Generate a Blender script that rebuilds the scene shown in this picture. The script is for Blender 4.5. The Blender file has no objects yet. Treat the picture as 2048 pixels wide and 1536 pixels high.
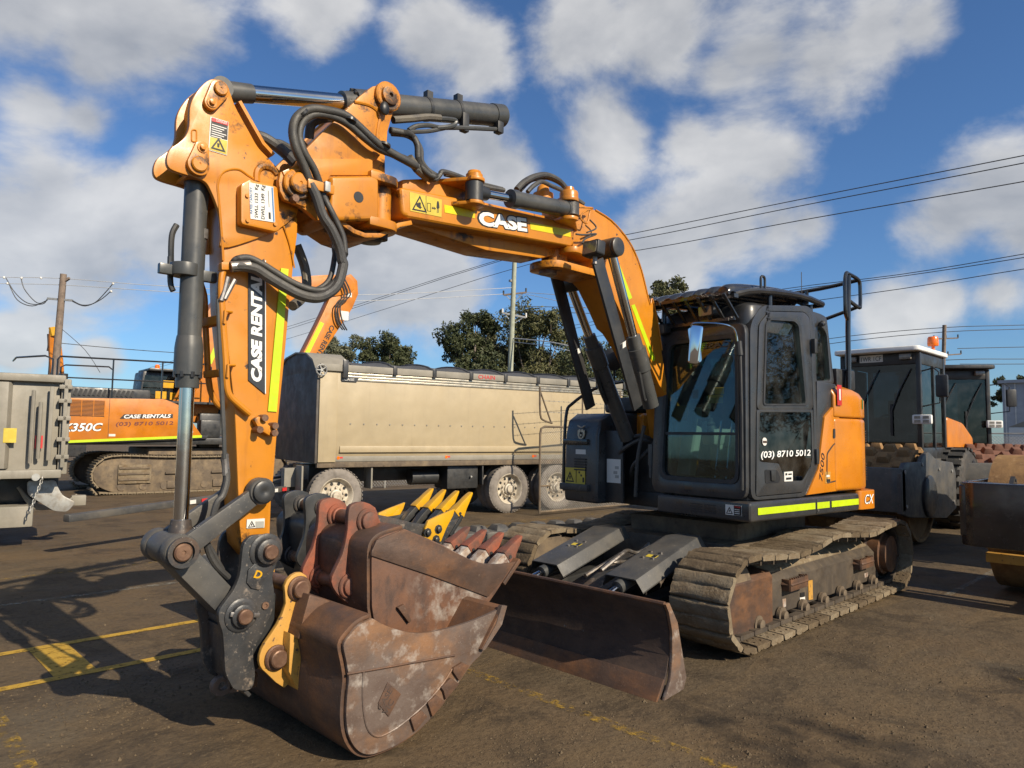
import bpy, bmesh, math, random
from mathutils import Vector, Matrix
rad = math.radians
rng = random.Random(7)
S = bpy.context.scene
COL = S.collection

# ---------------------------------------------------------------- camera, sky, sun, exposure
cd = bpy.data.cameras.new('camera'); cam = bpy.data.objects.new('camera', cd); COL.objects.link(cam)
cd.sensor_width = 36; cd.lens = 24.96; cd.clip_end = 5000; cd.clip_start = .05
_r, _u, _f = Vector((-0.71504,0.69898,0.01219)), Vector((0.05807,0.04201,0.99743)), Vector((-0.69667,-0.71391,0.07063))
cam.matrix_world = Matrix(((_r.x, _u.x, -_f.x, 7.02), (_r.y, _u.y, -_f.y, 3.97), (_r.z, _u.z, -_f.z, 1.7), (0, 0, 0, 1)))
S.camera = cam
SUN_EL, SUN_AZ = 33.5, 93.0
sl = bpy.data.lights.new('sun', 'SUN'); sl.energy = 5.0; sl.angle = rad(.53); sl.color = (1, .87, .68)
so = bpy.data.objects.new('sun', sl); COL.objects.link(so)
_sd = Vector((math.cos(rad(SUN_EL)) * math.cos(rad(SUN_AZ)), math.cos(rad(SUN_EL)) * math.sin(rad(SUN_AZ)), math.sin(rad(SUN_EL))))
so.rotation_euler = _sd.to_track_quat('Z', 'Y').to_euler()
so.location = _sd * 40
S.view_settings.view_transform = 'Standard'; S.view_settings.look = 'None'
S.view_settings.exposure = 0.42; S.view_settings.gamma = 1; S.view_settings.use_curve_mapping = False

W = bpy.data.worlds.new('World'); S.world = W; W.use_nodes = True
nt = W.node_tree; nt.nodes.clear()
def wn(t, **k):
    n = nt.nodes.new(t)
    for a, b in k.items(): setattr(n, a, b)
    return n
def wmath(op, a, b=None, c=None, clamp=False):
    n = wn('ShaderNodeMath', operation=op, use_clamp=clamp)
    for i, q in enumerate((a, b, c)):
        if q is None: continue
        if isinstance(q, (int, float)): n.inputs[i].default_value = q
        else: nt.links.new(q, n.inputs[i])
    return n.outputs[0]
sky = wn('ShaderNodeTexSky', sky_type='NISHITA', sun_disc=False)
sky.sun_elevation = rad(SUN_EL); sky.sun_rotation = rad(90 - SUN_AZ); sky.altitude = 50; sky.air_density = 1.0; sky.dust_density = .6; sky.ozone_density = 2.5
tc = wn('ShaderNodeTexCoord'); DIR = tc.outputs['Generated']
nrm = wn('ShaderNodeVectorMath', operation='NORMALIZE'); nt.links.new(DIR, nrm.inputs[0]); D = nrm.outputs[0]
sep = wn('ShaderNodeSeparateXYZ'); nt.links.new(D, sep.inputs[0])
def wnoise(vec, scale, detail, rough, dist=0):
    n = wn('ShaderNodeTexNoise'); n.inputs['Scale'].default_value = scale; n.inputs['Detail'].default_value = detail
    n.inputs['Roughness'].default_value = rough; n.inputs['Distortion'].default_value = dist
    nt.links.new(vec, n.inputs['Vector']); return n.outputs['Fac']
# clouds: soft cumulus bodies standing at fixed directions over the whole hemisphere, edges broken by noise
mp = wn('ShaderNodeMapping'); mp.inputs['Scale'].default_value = (1, 1, 1.5); nt.links.new(D, mp.inputs['Vector'])
n1 = wnoise(mp.outputs[0], 4.2, 7, .60, .25); n2 = wnoise(mp.outputs[0], 15, 4, .55, .2)
CL = [(-0.200,-0.870,0.450,0.116),(-0.138,-0.887,0.441,0.096),(-0.266,-0.846,0.462,0.063),(-0.196,-0.888,0.415,0.061),(-0.157,-0.921,0.357,0.060),(-0.200,-0.912,0.359,0.047),(-0.176,-0.944,0.279,0.078),(-0.152,-0.961,0.231,0.097),(-0.241,-0.934,0.263,0.087),(-0.277,-0.910,0.309,0.060),(-0.211,-0.954,0.212,0.102),(-0.296,-0.924,0.242,0.084),(-0.499,-0.838,0.219,0.104),(-0.562,-0.800,0.210,0.093),(-0.607,-0.768,0.205,0.069),(-0.405,-0.756,0.515,0.060),(-0.529,-0.689,0.495,0.065),(-0.573,-0.662,0.482,0.052),(-0.612,-0.694,0.378,0.060),(-0.649,-0.674,0.352,0.049),(-0.661,-0.553,0.507,0.068),(-0.724,-0.478,0.497,0.095),(-0.789,-0.399,0.466,0.094),(-0.827,-0.330,0.454,0.086),(-0.839,-0.278,0.468,0.067),(-0.856,-0.231,0.462,0.045),(-0.783,-0.430,0.449,0.067),(-0.725,-0.564,0.395,0.077),(-0.822,-0.431,0.372,0.075),(-0.788,-0.482,0.383,0.058),(-0.848,-0.397,0.351,0.057),(-0.843,-0.457,0.284,0.095),(-0.873,-0.404,0.273,0.075),(-0.814,-0.530,0.238,0.091),(-0.886,-0.377,0.271,0.046),(-0.939,-0.228,0.258,0.069),(-0.944,-0.179,0.277,0.077),(-0.960,-0.160,0.231,0.071),(-0.944,-0.286,0.164,0.055),(-0.955,-0.245,0.167,0.046),(-0.968,-0.187,0.167,0.047),(-0.162,-0.981,0.102,0.042),(-0.242,-0.967,0.084,0.033),(-0.468,-0.871,0.151,0.055)]
_r2 = random.Random(3)
for k in range(12):                                       # the same kind of cloud all round the rest of the sky
    az = _r2.uniform(-95, 175); el = _r2.uniform(4, 75)
    CL.append((math.cos(rad(el)) * math.cos(rad(az)), math.cos(rad(el)) * math.sin(rad(az)), math.sin(rad(el)), _r2.uniform(.16, .3)))
acc = None; accl = None
for (x, y, z, r) in CL:
    vm = wn('ShaderNodeVectorMath', operation='DISTANCE'); nt.links.new(D, vm.inputs[0]); vm.inputs[1].default_value = (x, y, z)
    v = wmath('MULTIPLY_ADD', vm.outputs['Value'], -1.0 / r, 1.0)
    acc = v if acc is None else wmath('SMOOTH_MAX', acc, v, .3)
body = wmath('MAXIMUM', acc, -.55)
dens = wmath('ADD', wmath('MULTIPLY', body, .80), wmath('MULTIPLY', wmath('SUBTRACT', n1, .5), 1.9))
dens = wmath('ADD', dens, wmath('MULTIPLY', wmath('SUBTRACT', n2, .5), .5))
mr = wn('ShaderNodeMapRange', interpolation_type='SMOOTHSTEP'); nt.links.new(dens, mr.inputs['Value'])
mr.inputs['From Min'].default_value = -.12; mr.inputs['From Max'].default_value = .48
mask = wmath('MULTIPLY', mr.outputs[0], .86)
# cloud brightness: thick cores turn grey, rims stay bright; noise gives the billows
off = wn('ShaderNodeVectorMath', operation='ADD'); nt.links.new(mp.outputs[0], off.inputs[0]); off.inputs[1].default_value = (0, .05, .09)
n3 = wnoise(off.outputs[0], 4.2, 4, .60, .25)
bill = wmath('SUBTRACT', n1, n3)
core = wmath('MULTIPLY_ADD', bill, 1.7, .70)
core = wmath('SUBTRACT', core, wmath('MULTIPLY', wmath('MAXIMUM', dens, 0.0), .16), clamp=True)
cr = wn('ShaderNodeMixRGB'); nt.links.new(core, cr.inputs[0]); cr.inputs[1].default_value = (.20, .218, .25, 1); cr.inputs[2].default_value = (.58, .573, .56, 1)
hz = wn('ShaderNodeMapRange'); nt.links.new(sep.outputs['Z'], hz.inputs['Value']); hz.inputs['From Min'].default_value = 0; hz.inputs['From Max'].default_value = .3
hz.inputs['To Min'].default_value = .55; hz.inputs['To Max'].default_value = 1.0
skm = wn('ShaderNodeMixRGB', blend_type='MULTIPLY'); skm.inputs[0].default_value = 1; nt.links.new(sky.outputs[0], skm.inputs[1]); skm.inputs[2].default_value = (.049, .069, .091, 1)
mx = wn('ShaderNodeMixRGB'); nt.links.new(mask, mx.inputs[0]); nt.links.new(skm.outputs[0], mx.inputs[1]); nt.links.new(cr.outputs[0], mx.inputs[2])
bg = wn('ShaderNodeBackground'); nt.links.new(mx.outputs[0], bg.inputs[0]); bg.inputs[1].default_value = 1.0
W.cycles.sampling_method = 'MANUAL'; W.cycles.sample_map_resolution = 512
wo = wn('ShaderNodeOutputWorld'); nt.links.new(bg.outputs[0], wo.inputs[0])

# ---------------------------------------------------------------- materials
MATS = {}
def mat(name, col, rough=.5, metal=0., c2=None, s2=3., t2=(.45, .65), c3=None, s3=14., t3=(.62, .7), bump=.0, bs=40., stretch=(1, 1, 1), rvar=.15, spec=.5, coat=0., c4=None, s4=5., t4=(.55, .75), bdist=.01, a2=1., a4=1., spot=None, c5=None, s5=60., t5=(.66, .71), gs=()):
    """paint / metal / dirt: base colour, a broad second tone, small chips, vertical streaks; all procedural"""
    m = bpy.data.materials.new(name); m.use_nodes = True; t = m.node_tree; N = t.nodes; L = t.links
    b = N['Principled BSDF']
    co = N.new('ShaderNodeTexCoord'); v = co.outputs['Object']
    if stretch != (1, 1, 1):
        q = N.new('ShaderNodeMapping'); q.inputs['Scale'].default_value = stretch; L.new(v, q.inputs['Vector']); v2 = q.outputs[0]
    else: v2 = v
    def noise(vec, s, d=6, r=.6):
        n = N.new('ShaderNodeTexNoise'); n.inputs['Scale'].default_value = s; n.inputs['Detail'].default_value = d; n.inputs['Roughness'].default_value = r; L.new(vec, n.inputs['Vector']); return n.outputs['Fac']
    def ramp(f, lo, hi, amt=1.):
        n = N.new('ShaderNodeMapRange'); n.inputs['From Min'].default_value = lo; n.inputs['From Max'].default_value = hi; n.inputs['To Max'].default_value = amt; L.new(f, n.inputs['Value']); return n.outputs[0]
    cur = None
    rgb = N.new('ShaderNodeRGB'); rgb.outputs[0].default_value = (*col, 1); cur = rgb.outputs[0]
    base_n = noise(v, 2.3, 5)
    hv = N.new('ShaderNodeHueSaturation'); L.new(cur, hv.inputs['Color']); L.new(ramp(base_n, .25, .75, 1.), hv.inputs['Value'])
    # gentle overall variation 0.85..1.1
    mrr = N.new('ShaderNodeMapRange'); L.new(base_n, mrr.inputs['Value']); mrr.inputs['From Min'].default_value = .3; mrr.inputs['From Max'].default_value = .7; mrr.inputs['To Min'].default_value = .86; mrr.inputs['To Max'].default_value = 1.1
    L.new(mrr.outputs[0], hv.inputs['Value']); cur = hv.outputs[0]
    f2 = None
    for (c, s, th, vec, amt) in ((c2, s2, t2, v, a2), (c4, s4, t4, v2, a4), (c3, s3, t3, v, 1.), (c5, s5, t5, v, .85)):
        if c is None: continue
        f = ramp(noise(vec, s, 8, .65), th[0], th[1], amt)
        if spot and c is c3:
            dn = N.new('ShaderNodeVectorMath'); dn.operation = 'DISTANCE'; L.new(v, dn.inputs[0]); dn.inputs[1].default_value = spot[:3]
            sf = ramp(dn.outputs['Value'], spot[3], spot[3] * .35, 1.); mm = N.new('ShaderNodeMath'); mm.operation = 'MULTIPLY'; L.new(f, mm.inputs[0]); L.new(sf, mm.inputs[1]); f = mm.outputs[0]
        mxn = N.new('ShaderNodeMixRGB'); L.new(f, mxn.inputs[0]); L.new(cur, mxn.inputs[1]); mxn.inputs[2].default_value = (*c, 1); cur = mxn.outputs[0]
        f2 = f
    if gs:                                                        # grease and dirt worked out of the pins, a stain of its own on the paint
        acc_ = None
        for (sx, sy, sz, sr) in gs:
            dn = N.new('ShaderNodeVectorMath'); dn.operation = 'DISTANCE'; L.new(v, dn.inputs[0]); dn.inputs[1].default_value = (sx, sy, sz); q_ = ramp(dn.outputs['Value'], sr, sr * .25, .27)
            if acc_ is None: acc_ = q_
            else:
                mm = N.new('ShaderNodeMath'); mm.operation = 'MAXIMUM'; L.new(acc_, mm.inputs[0]); L.new(q_, mm.inputs[1]); acc_ = mm.outputs[0]
        ad = N.new('ShaderNodeMath'); ad.operation = 'ADD'; L.new(acc_, ad.inputs[0]); L.new(noise(v, 11, 8, .75), ad.inputs[1])
        mg = N.new('ShaderNodeMixRGB'); L.new(ramp(ad.outputs[0], .70, .82, .92), mg.inputs[0]); L.new(cur, mg.inputs[1]); mg.inputs[2].default_value = (.028, .019, .012, 1); cur = mg.outputs[0]
    L.new(cur, b.inputs['Base Color'])
    b.inputs['Metallic'].default_value = metal; b.inputs['Specular IOR Level'].default_value = spec
    rr = N.new('ShaderNodeMapRange'); L.new(noise(v, s2 * 2.7, 5), rr.inputs['Value']); rr.inputs['From Min'].default_value = .3; rr.inputs['From Max'].default_value = .7
    rr.inputs['To Min'].default_value = max(.02, rough - rvar); rr.inputs['To Max'].default_value = min(1, rough + rvar); L.new(rr.outputs[0], b.inputs['Roughness'])
    if coat: b.inputs['Coat Weight'].default_value = coat; b.inputs['Coat Roughness'].default_value = .15
    if bump:
        bn = N.new('ShaderNodeBump'); bn.inputs['Strength'].default_value = bump; bn.inputs['Distance'].default_value = bdist; L.new(noise(v, bs, 8, .7), bn.inputs['Height']); L.new(bn.outputs[0], b.inputs['Normal'])
    MATS[name] = m; return m
def glass(name, tint, alpha_mix, rough=.02):
    """thin pane: sharp sky reflection over a tinted see-through sheet"""
    m = bpy.data.materials.new(name); m.use_nodes = True; t = m.node_tree; N = t.nodes; L = t.links
    N.clear(); o = N.new('ShaderNodeOutputMaterial'); tr = N.new('ShaderNodeBsdfTransparent'); tr.inputs[0].default_value = (*tint, 1)
    gl = N.new('ShaderNodeBsdfGlossy'); gl.inputs['Roughness'].default_value = rough; gl.inputs[0].default_value = (.9, .95, .95, 1)
    df = N.new('ShaderNodeBsdfDiffuse'); df.inputs[0].default_value = (.5, .5, .47, 1)
    fr = N.new('ShaderNodeFresnel'); fr.inputs[0].default_value = 1.5
    co = N.new('ShaderNodeTexCoord'); nz = N.new('ShaderNodeTexNoise'); nz.inputs['Scale'].default_value = 6; nz.inputs['Detail'].default_value = 8; L.new(co.outputs['Object'], nz.inputs['Vector'])
    mr_ = N.new('ShaderNodeMapRange'); L.new(nz.outputs['Fac'], mr_.inputs['Value']); mr_.inputs['From Min'].default_value = .4; mr_.inputs['From Max'].default_value = .8; mr_.inputs['To Max'].default_value = alpha_mix
    m1 = N.new('ShaderNodeMixShader'); L.new(mr_.outputs[0], m1.inputs[0]); L.new(tr.outputs[0], m1.inputs[1]); L.new(df.outputs[0], m1.inputs[2])
    m2 = N.new('ShaderNodeMixShader'); L.new(fr.outputs[0], m2.inputs[0]); L.new(m1.outputs[0], m2.inputs[1]); L.new(gl.outputs[0], m2.inputs[2]); L.new(m2.outputs[0], o.inputs[0])
    MATS[name] = m; return m
GS = [(*p, r) for p, r in zip([(4.503,0.2,3.829),(4.473,0.2,3.299),(5.106,0.2,3.089),(5.559,0.12,3.549),(5.644,0.12,3.153),(5.454,0.12,3.404),(5.114,0.11,2.941),(5.253,0.12,3.19),(4.771,0.1,2.939)] + [(3.741,0.2,3.41),(2.644,0.2,3.472),(2.724,0.2,3.624),(2.746,0,3.08)] + [(5.297,0.1,1.073)], (.22, .24, .2, .16, .14, .13, .15, .16, .3, .22, .25, .25, .3, .16))]
OR = (.51, .190, .008); BK = (.022, .023, .025)
mat('orange', OR, .42, gs=GS, c2=(.42, .155, .014), s2=2., t2=(.5, .7), c3=(.05, .03, .02), s3=14, t3=(.655, .70), c5=(.06, .03, .012), c4=(.24, .085, .018), s4=3.5, t4=(.55, .76), stretch=(3, 3, .5), a4=.55, bump=.05, bs=60, coat=.15)
mat('orange_grimy', OR, .5, gs=GS, c2=(.38, .135, .010), s2=3., t2=(.48, .7), c5=(.05, .025, .012), c3=(.03, .02, .015), s3=9, t3=(.57, .66), c4=(.24, .085, .02), s4=4, t4=(.55, .72), stretch=(4, 4, .7), a4=.7, bump=.06, bs=50)
mat('orange_clean', (.55, .190, .010), .30, c5=(.15, .06, .02), c2=(.50, .165, .010), s2=2, c3=(.08, .05, .03), s3=22, t3=(.72, .76), coat=.3)
mat('orange_far', (.50, .162, .008), .4, c2=(.40, .125, .010), s2=1.5, c4=(.25, .12, .05), s4=2, t4=(.6, .8), stretch=(2, 2, .4), a4=.5)
mat('black', (.024, .025, .026), .42, c5=(.12, .11, .095), t5=(.66, .74), c2=(.045, .043, .040), s2=3, t2=(.45, .7), c3=(.13, .12, .11), s3=18, t3=(.70, .78), bump=.05, bs=70)
mat('black_plastic', (.020, .021, .023), .5, c2=(.035, .034, .033), s2=4, bump=.05, bs=120)
mat('black_gloss', (.020, .021, .023), .22, c2=(.03, .03, .03), s2=3, coat=.3)
mat('charcoal', (.033, .034, .036), .34, c5=(.14, .13, .11), t5=(.67, .75), c2=(.05, .047, .044), s2=2.5, t2=(.45, .7), c3=(.13, .12, .11), s3=26, t3=(.70, .76), coat=.15)
mat('charcoal_dusty', (.050, .050, .050), .5, c5=(.17, .155, .13), t5=(.60, .70), c2=(.10, .09, .075), s2=2.5, t2=(.42, .7), c3=(.2, .18, .15), s3=20, t3=(.66, .74), bump=.08, bs=60)
mat('cylinder_grey', (.054, .056, .055), .36, c5=(.15, .14, .12), t5=(.66, .74), c2=(.085, .082, .075), s2=3, t2=(.45, .7), c3=(.16, .15, .13), s3=14, t3=(.66, .76), c4=(.03, .03, .03), s4=6, t4=(.55, .75), stretch=(3, 3, .5), a4=.6)
mat('worn_black', (.03, .031, .033), .45, c2=(.06, .053, .047), s2=5, t2=(.45, .68), c3=(.20, .16, .125), s3=8, t3=(.585, .66), c4=(.12, .07, .042), s4=3, t4=(.52, .70), a4=.8, c5=(.20, .17, .14), t5=(.60, .68), bump=.15, bs=45)
mat('chrome', (.62, .62, .61), .10, 1., rvar=.04, c2=(.45, .44, .42), s2=6, t2=(.55, .8))
mat('steel_bare', (.30, .28, .26), .42, .8, c2=(.16, .12, .09), s2=9, t2=(.45, .7), bump=.1)
mat('rust', (.092, .058, .043), .55, .2, c2=(.185, .088, .042), s2=3.2, t2=(.42, .66), c3=(.28, .22, .18), s3=17, t3=(.66, .80), c4=(.055, .037, .030), s4=3, t4=(.44, .62), stretch=(1.6, 1, 3.6), a4=.6, c5=(.22, .15, .11), t5=(.63, .72), bump=.25, bs=50, spec=.35)
mat('rust_worn', (.135, .100, .082), .55, .15, c2=(.22, .115, .058), s2=2.6, t2=(.46, .64), c3=(.36, .32, .28), s3=9, t3=(.54, .74), c4=(.085, .055, .042), s4=3, t4=(.44, .62), stretch=(1.6, 1, 3.6), a4=.55, c5=(.26, .20, .16), t5=(.63, .72), bump=.25, bs=50, spec=.35)
mat('rust_scuffed', (.12, .066, .046), .62, .1, c2=(.18, .085, .045), s2=3.2, t2=(.42, .66), c3=(.33, .29, .25), s3=8, t3=(.46, .66), c4=(.07, .045, .036), s4=5, t4=(.48, .7), stretch=(2.4, 1, 1.2), bump=.25, bs=50, spec=.35, spot=(4.05, .42, .70, .40))
mat('rust_red', (.20, .075, .045), .6, .05, c2=(.30, .085, .045), s2=4, t2=(.45, .65), c3=(.33, .25, .2), s3=17, t3=(.66, .8), c4=(.11, .06, .045), s4=7, t4=(.45, .65), bump=.3, bs=60, spec=.3)
mat('rust_dark', (.060, .042, .034), .65, .1, c2=(.09, .06, .045), s2=3, t2=(.42, .66), c3=(.14, .10, .08), s3=17, t3=(.62, .8), c4=(.04, .03, .028), s4=5, t4=(.48, .7), stretch=(1, 1, 2.4), bump=.2, bs=50, spec=.35)
mat('rust_pin', (.14, .075, .048), .5, .45, c2=(.22, .13, .08), s2=12, t2=(.45, .7), bump=.15, bs=90)
mat('pale_scuff', (.42, .39, .35), .7, c2=(.25, .17, .12), s2=9, t2=(.42, .6), c3=(.16, .10, .075), s3=20, t3=(.52, .62), bump=.3, bs=70)
mat('yellow_chip', (.48, .26, .055), .5, c2=(.46, .23, .035), s2=4, c3=(.10, .055, .035), s3=19, t3=(.60, .645), c4=(.30, .15, .05), s4=5, t4=(.62, .76), bump=.15, bs=40)
mat('yellow_new', (.58, .31, .008), .34, c2=(.5, .26, .01), s2=5, c3=(.06, .045, .02), s3=21, t3=(.69, .73), coat=.2)
mat('mud', (.205, .165, .112), .95, c2=(.14, .10, .06), s2=5, t2=(.42, .64), c3=(.31, .25, .17), s3=13, t3=(.55, .75), bump=.9, bs=38, spec=.15, bdist=.012)
mat('mud_dark', (.125, .093, .058), .95, c2=(.085, .062, .04), s2=5, t2=(.42, .64), c3=(.22, .17, .11), s3=13, t3=(.55, .75), bump=.9, bs=38, spec=.15, bdist=.012)
mat('mud_steel', (.115, .09, .066), .75, .1, c2=(.20, .15, .095), s2=4, t2=(.42, .66), c3=(.07, .05, .038), s3=10, t3=(.55, .72), c4=(.25, .19, .12), s4=4, t4=(.55, .75), stretch=(1, 1, .4), a4=.8, bump=.4, bs=45, spec=.3)
mat('frame_steel', (.070, .057, .045), .6, .15, c2=(.11, .085, .06), s2=4, t2=(.45, .68), c3=(.05, .038, .03), s3=10, t3=(.55, .72), c4=(.19, .145, .09), s4=5, t4=(.55, .75), stretch=(3, 3, .35), a4=.75, bump=.25, bs=45, spec=.35)
mat('rubber', (.035, .034, .033), .75, c2=(.10, .09, .078), s2=3, t2=(.42, .7), bump=.2, bs=60)
mat('hose', (.042, .041, .040), .55, c2=(.075, .07, .06), s2=6, t2=(.45, .7), bump=.25, bs=130)
mat('hose_pale', (.12, .105, .08), .6, c2=(.06, .055, .05), s2=8, t2=(.45, .65), bump=.2, bs=130)
mat('tyre_dusty', (.23, .205, .18), .9, c2=(.13, .115, .10), s2=5, t2=(.45, .7), bump=.4, bs=50, spec=.2)
mat('tyre', (.030, .029, .028), .8, c2=(.07, .06, .05), s2=4, t2=(.45, .7), bump=.3, bs=50)
mat('cream', (.385, .312, .195), .5, c2=(.345, .275, .165), s2=1.2, t2=(.4, .7), c4=(.24, .19, .13), s4=2.6, t4=(.56, .78), stretch=(3, 3, .25), a4=.45, c3=(.3, .25, .2), s3=20, t3=(.72, .8), bump=.05, bs=8)
mat('grey_dusty', (.20, .185, .15), .6, c2=(.27, .245, .20), s2=2, t2=(.4, .7), c4=(.15, .135, .115), s4=3, t4=(.55, .75), stretch=(3, 3, .35), a4=.7, bump=.1)
mat('charcoal_matt', (.070, .058, .048), .65, c2=(.09, .085, .078), s2=2, c4=(.12, .11, .095), s4=3, t4=(.55, .75), stretch=(2, 2, .35), a4=.7)
mat('tarp', (.055, .056, .058), .7, c2=(.085, .083, .08), s2=3, t2=(.4, .7), bump=.3, bs=20)
mat('aluminium', (.40, .37, .30), .4, .6, c2=(.36, .32, .26), s2=3, t2=(.45, .7), bump=.1)
mat('white', (.72, .72, .70), .45, c2=(.6, .59, .56), s2=3)
mat('white_paint', (.74, .74, .72), .5)
mat('cream_wheel', (.50, .45, .36), .5, c2=(.3, .24, .17), s2=8, t2=(.45, .65), bump=.1)
mat('red', (.50, .03, .03), .45)
mat('dark_red_ink', (.14, .03, .02), .6)
mat('green', (.03, .42, .17), .5)
mat('tape_lime', (.46, .60, .006), .45, c2=(.42, .54, .008), s2=14)
mat('tape_yellow', (.64, .52, .004), .45, c2=(.58, .46, .005), s2=14)
mat('decal_yellow', (.50, .38, .04), .5, c2=(.58, .45, .06), s2=10)
mat('decal_white', (.62, .61, .57), .5, c2=(.62, .6, .55), s2=10)
mat('decal_blue', (.05, .16, .36), .5)
mat('ink', (.012, .012, .013), .5)
mat('fabric', (.06, .065, .07), .85, bump=.3, bs=80)
mat('panel_grey', (.33, .33, .30), .6, c2=(.26, .26, .23), s2=6)
mat('concrete', (.28, .255, .21), .85, c2=(.21, .19, .16), s2=5, t2=(.4, .7), c3=(.2, .18, .16), s3=22, t3=(.6, .75), bump=.4, bs=40)
mat('timber_pole', (.20, .15, .115), .85, c2=(.13, .10, .08), s2=4, stretch=(6, 6, .5), c4=(.28, .22, .17), s4=4, bump=.4, bs=30)
mat('pale_pole', (.34, .36, .28), .8, c2=(.26, .27, .2), s2=3, bump=.2)
mat('galv', (.38, .38, .36), .5, .5, c2=(.27, .25, .22), s2=12)
mat('wire', (.05, .052, .055), .6)
mat('wire_pale', (.42, .43, .44), .5)
mat('bark', (.20, .165, .13), .9, c2=(.12, .095, .075), s2=5, t2=(.4, .65), bump=.6, bs=20)
mat('brown_mud', (.26, .155, .070), .9, c2=(.17, .10, .05), s2=5, t2=(.42, .64), c3=(.34, .22, .11), s3=12, t3=(.55, .75), bump=.7, bs=34, spec=.15)
mat('red_mud', (.17, .085, .06), .9, c2=(.11, .06, .045), s2=5, bump=.6, bs=34, spec=.2)
mat('lamp_lens', (.22, .20, .17), .18, c2=(.12, .11, .1), s2=30, coat=.5)
mat('amber', (.85, .16, .01), .2, coat=.5)
mat('mirror', (.75, .77, .8), .03, 1., rvar=.01)
mat('seat', (.20, .19, .175), .85, bump=.2)
mat('shed_grey', (.36, .38, .41), .6, c2=(.31, .33, .36), s2=.5)
mat('shed_white', (.62, .61, .57), .6, c2=(.5, .49, .45), s2=.7)
mat('shed_yellow', (.62, .38, .03), .6)
glass('pane', (.66, .80, .78), .06)
glass('pane_dark', (.10, .13, .13), .08)
glass('pane_roller', (.30, .36, .38), .05)
glass('pane_tint', (.56, .68, .66), .05)

# ---------------------------------------------------------------- mesh helpers
def sm(pts, n=4, closed=True):
    """Catmull-Rom through 2-D or 3-D points"""
    P = [Vector(p) for p in pts]; N = len(P); out = []
    rngi = range(N) if closed else range(N - 1)
    for i in rngi:
        if closed: a, b, c, d = P[(i - 1) % N], P[i], P[(i + 1) % N], P[(i + 2) % N]
        else: a, b, c, d = P[max(i - 1, 0)], P[i], P[i + 1], P[min(i + 2, N - 1)]
        for k in range(n):
            t = k / n
            out.append(.5 * ((2 * b) + (c - a) * t + (2 * a - 5 * b + 4 * c - d) * t * t + (3 * b - a - 3 * c + d) * t ** 3))
    if not closed: out.append(P[-1].copy())
    return [tuple(p) for p in out]
def rc(pts, r, n=3):
    """round the corners of a closed polygon"""
    P = [Vector(p) for p in pts]; N = len(P); out = []
    for i in range(N):
        a, b, c = P[i - 1], P[i], P[(i + 1) % N]; u, w = a - b, c - b
        k = min(r, u.length * .45, w.length * .45); p, q = b + u.normalized() * k, b + w.normalized() * k
        for j in range(n + 1):
            t = j / n; out.append(tuple((1 - t) ** 2 * p + 2 * t * (1 - t) * b + t * t * q))
    return out
def arc(cx, cz, r, a0, a1, n=10): return [(cx + r * math.cos(rad(a0 + (a1 - a0) * i / n)), cz + r * math.sin(rad(a0 + (a1 - a0) * i / n))) for i in range(n + 1)]
def frame(d):
    d = Vector(d).normalized(); h = Vector((0, 0, 1)) if abs(d.z) < .9 else Vector((1, 0, 0))
    u = h.cross(d).normalized(); return u, d.cross(u)
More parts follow.
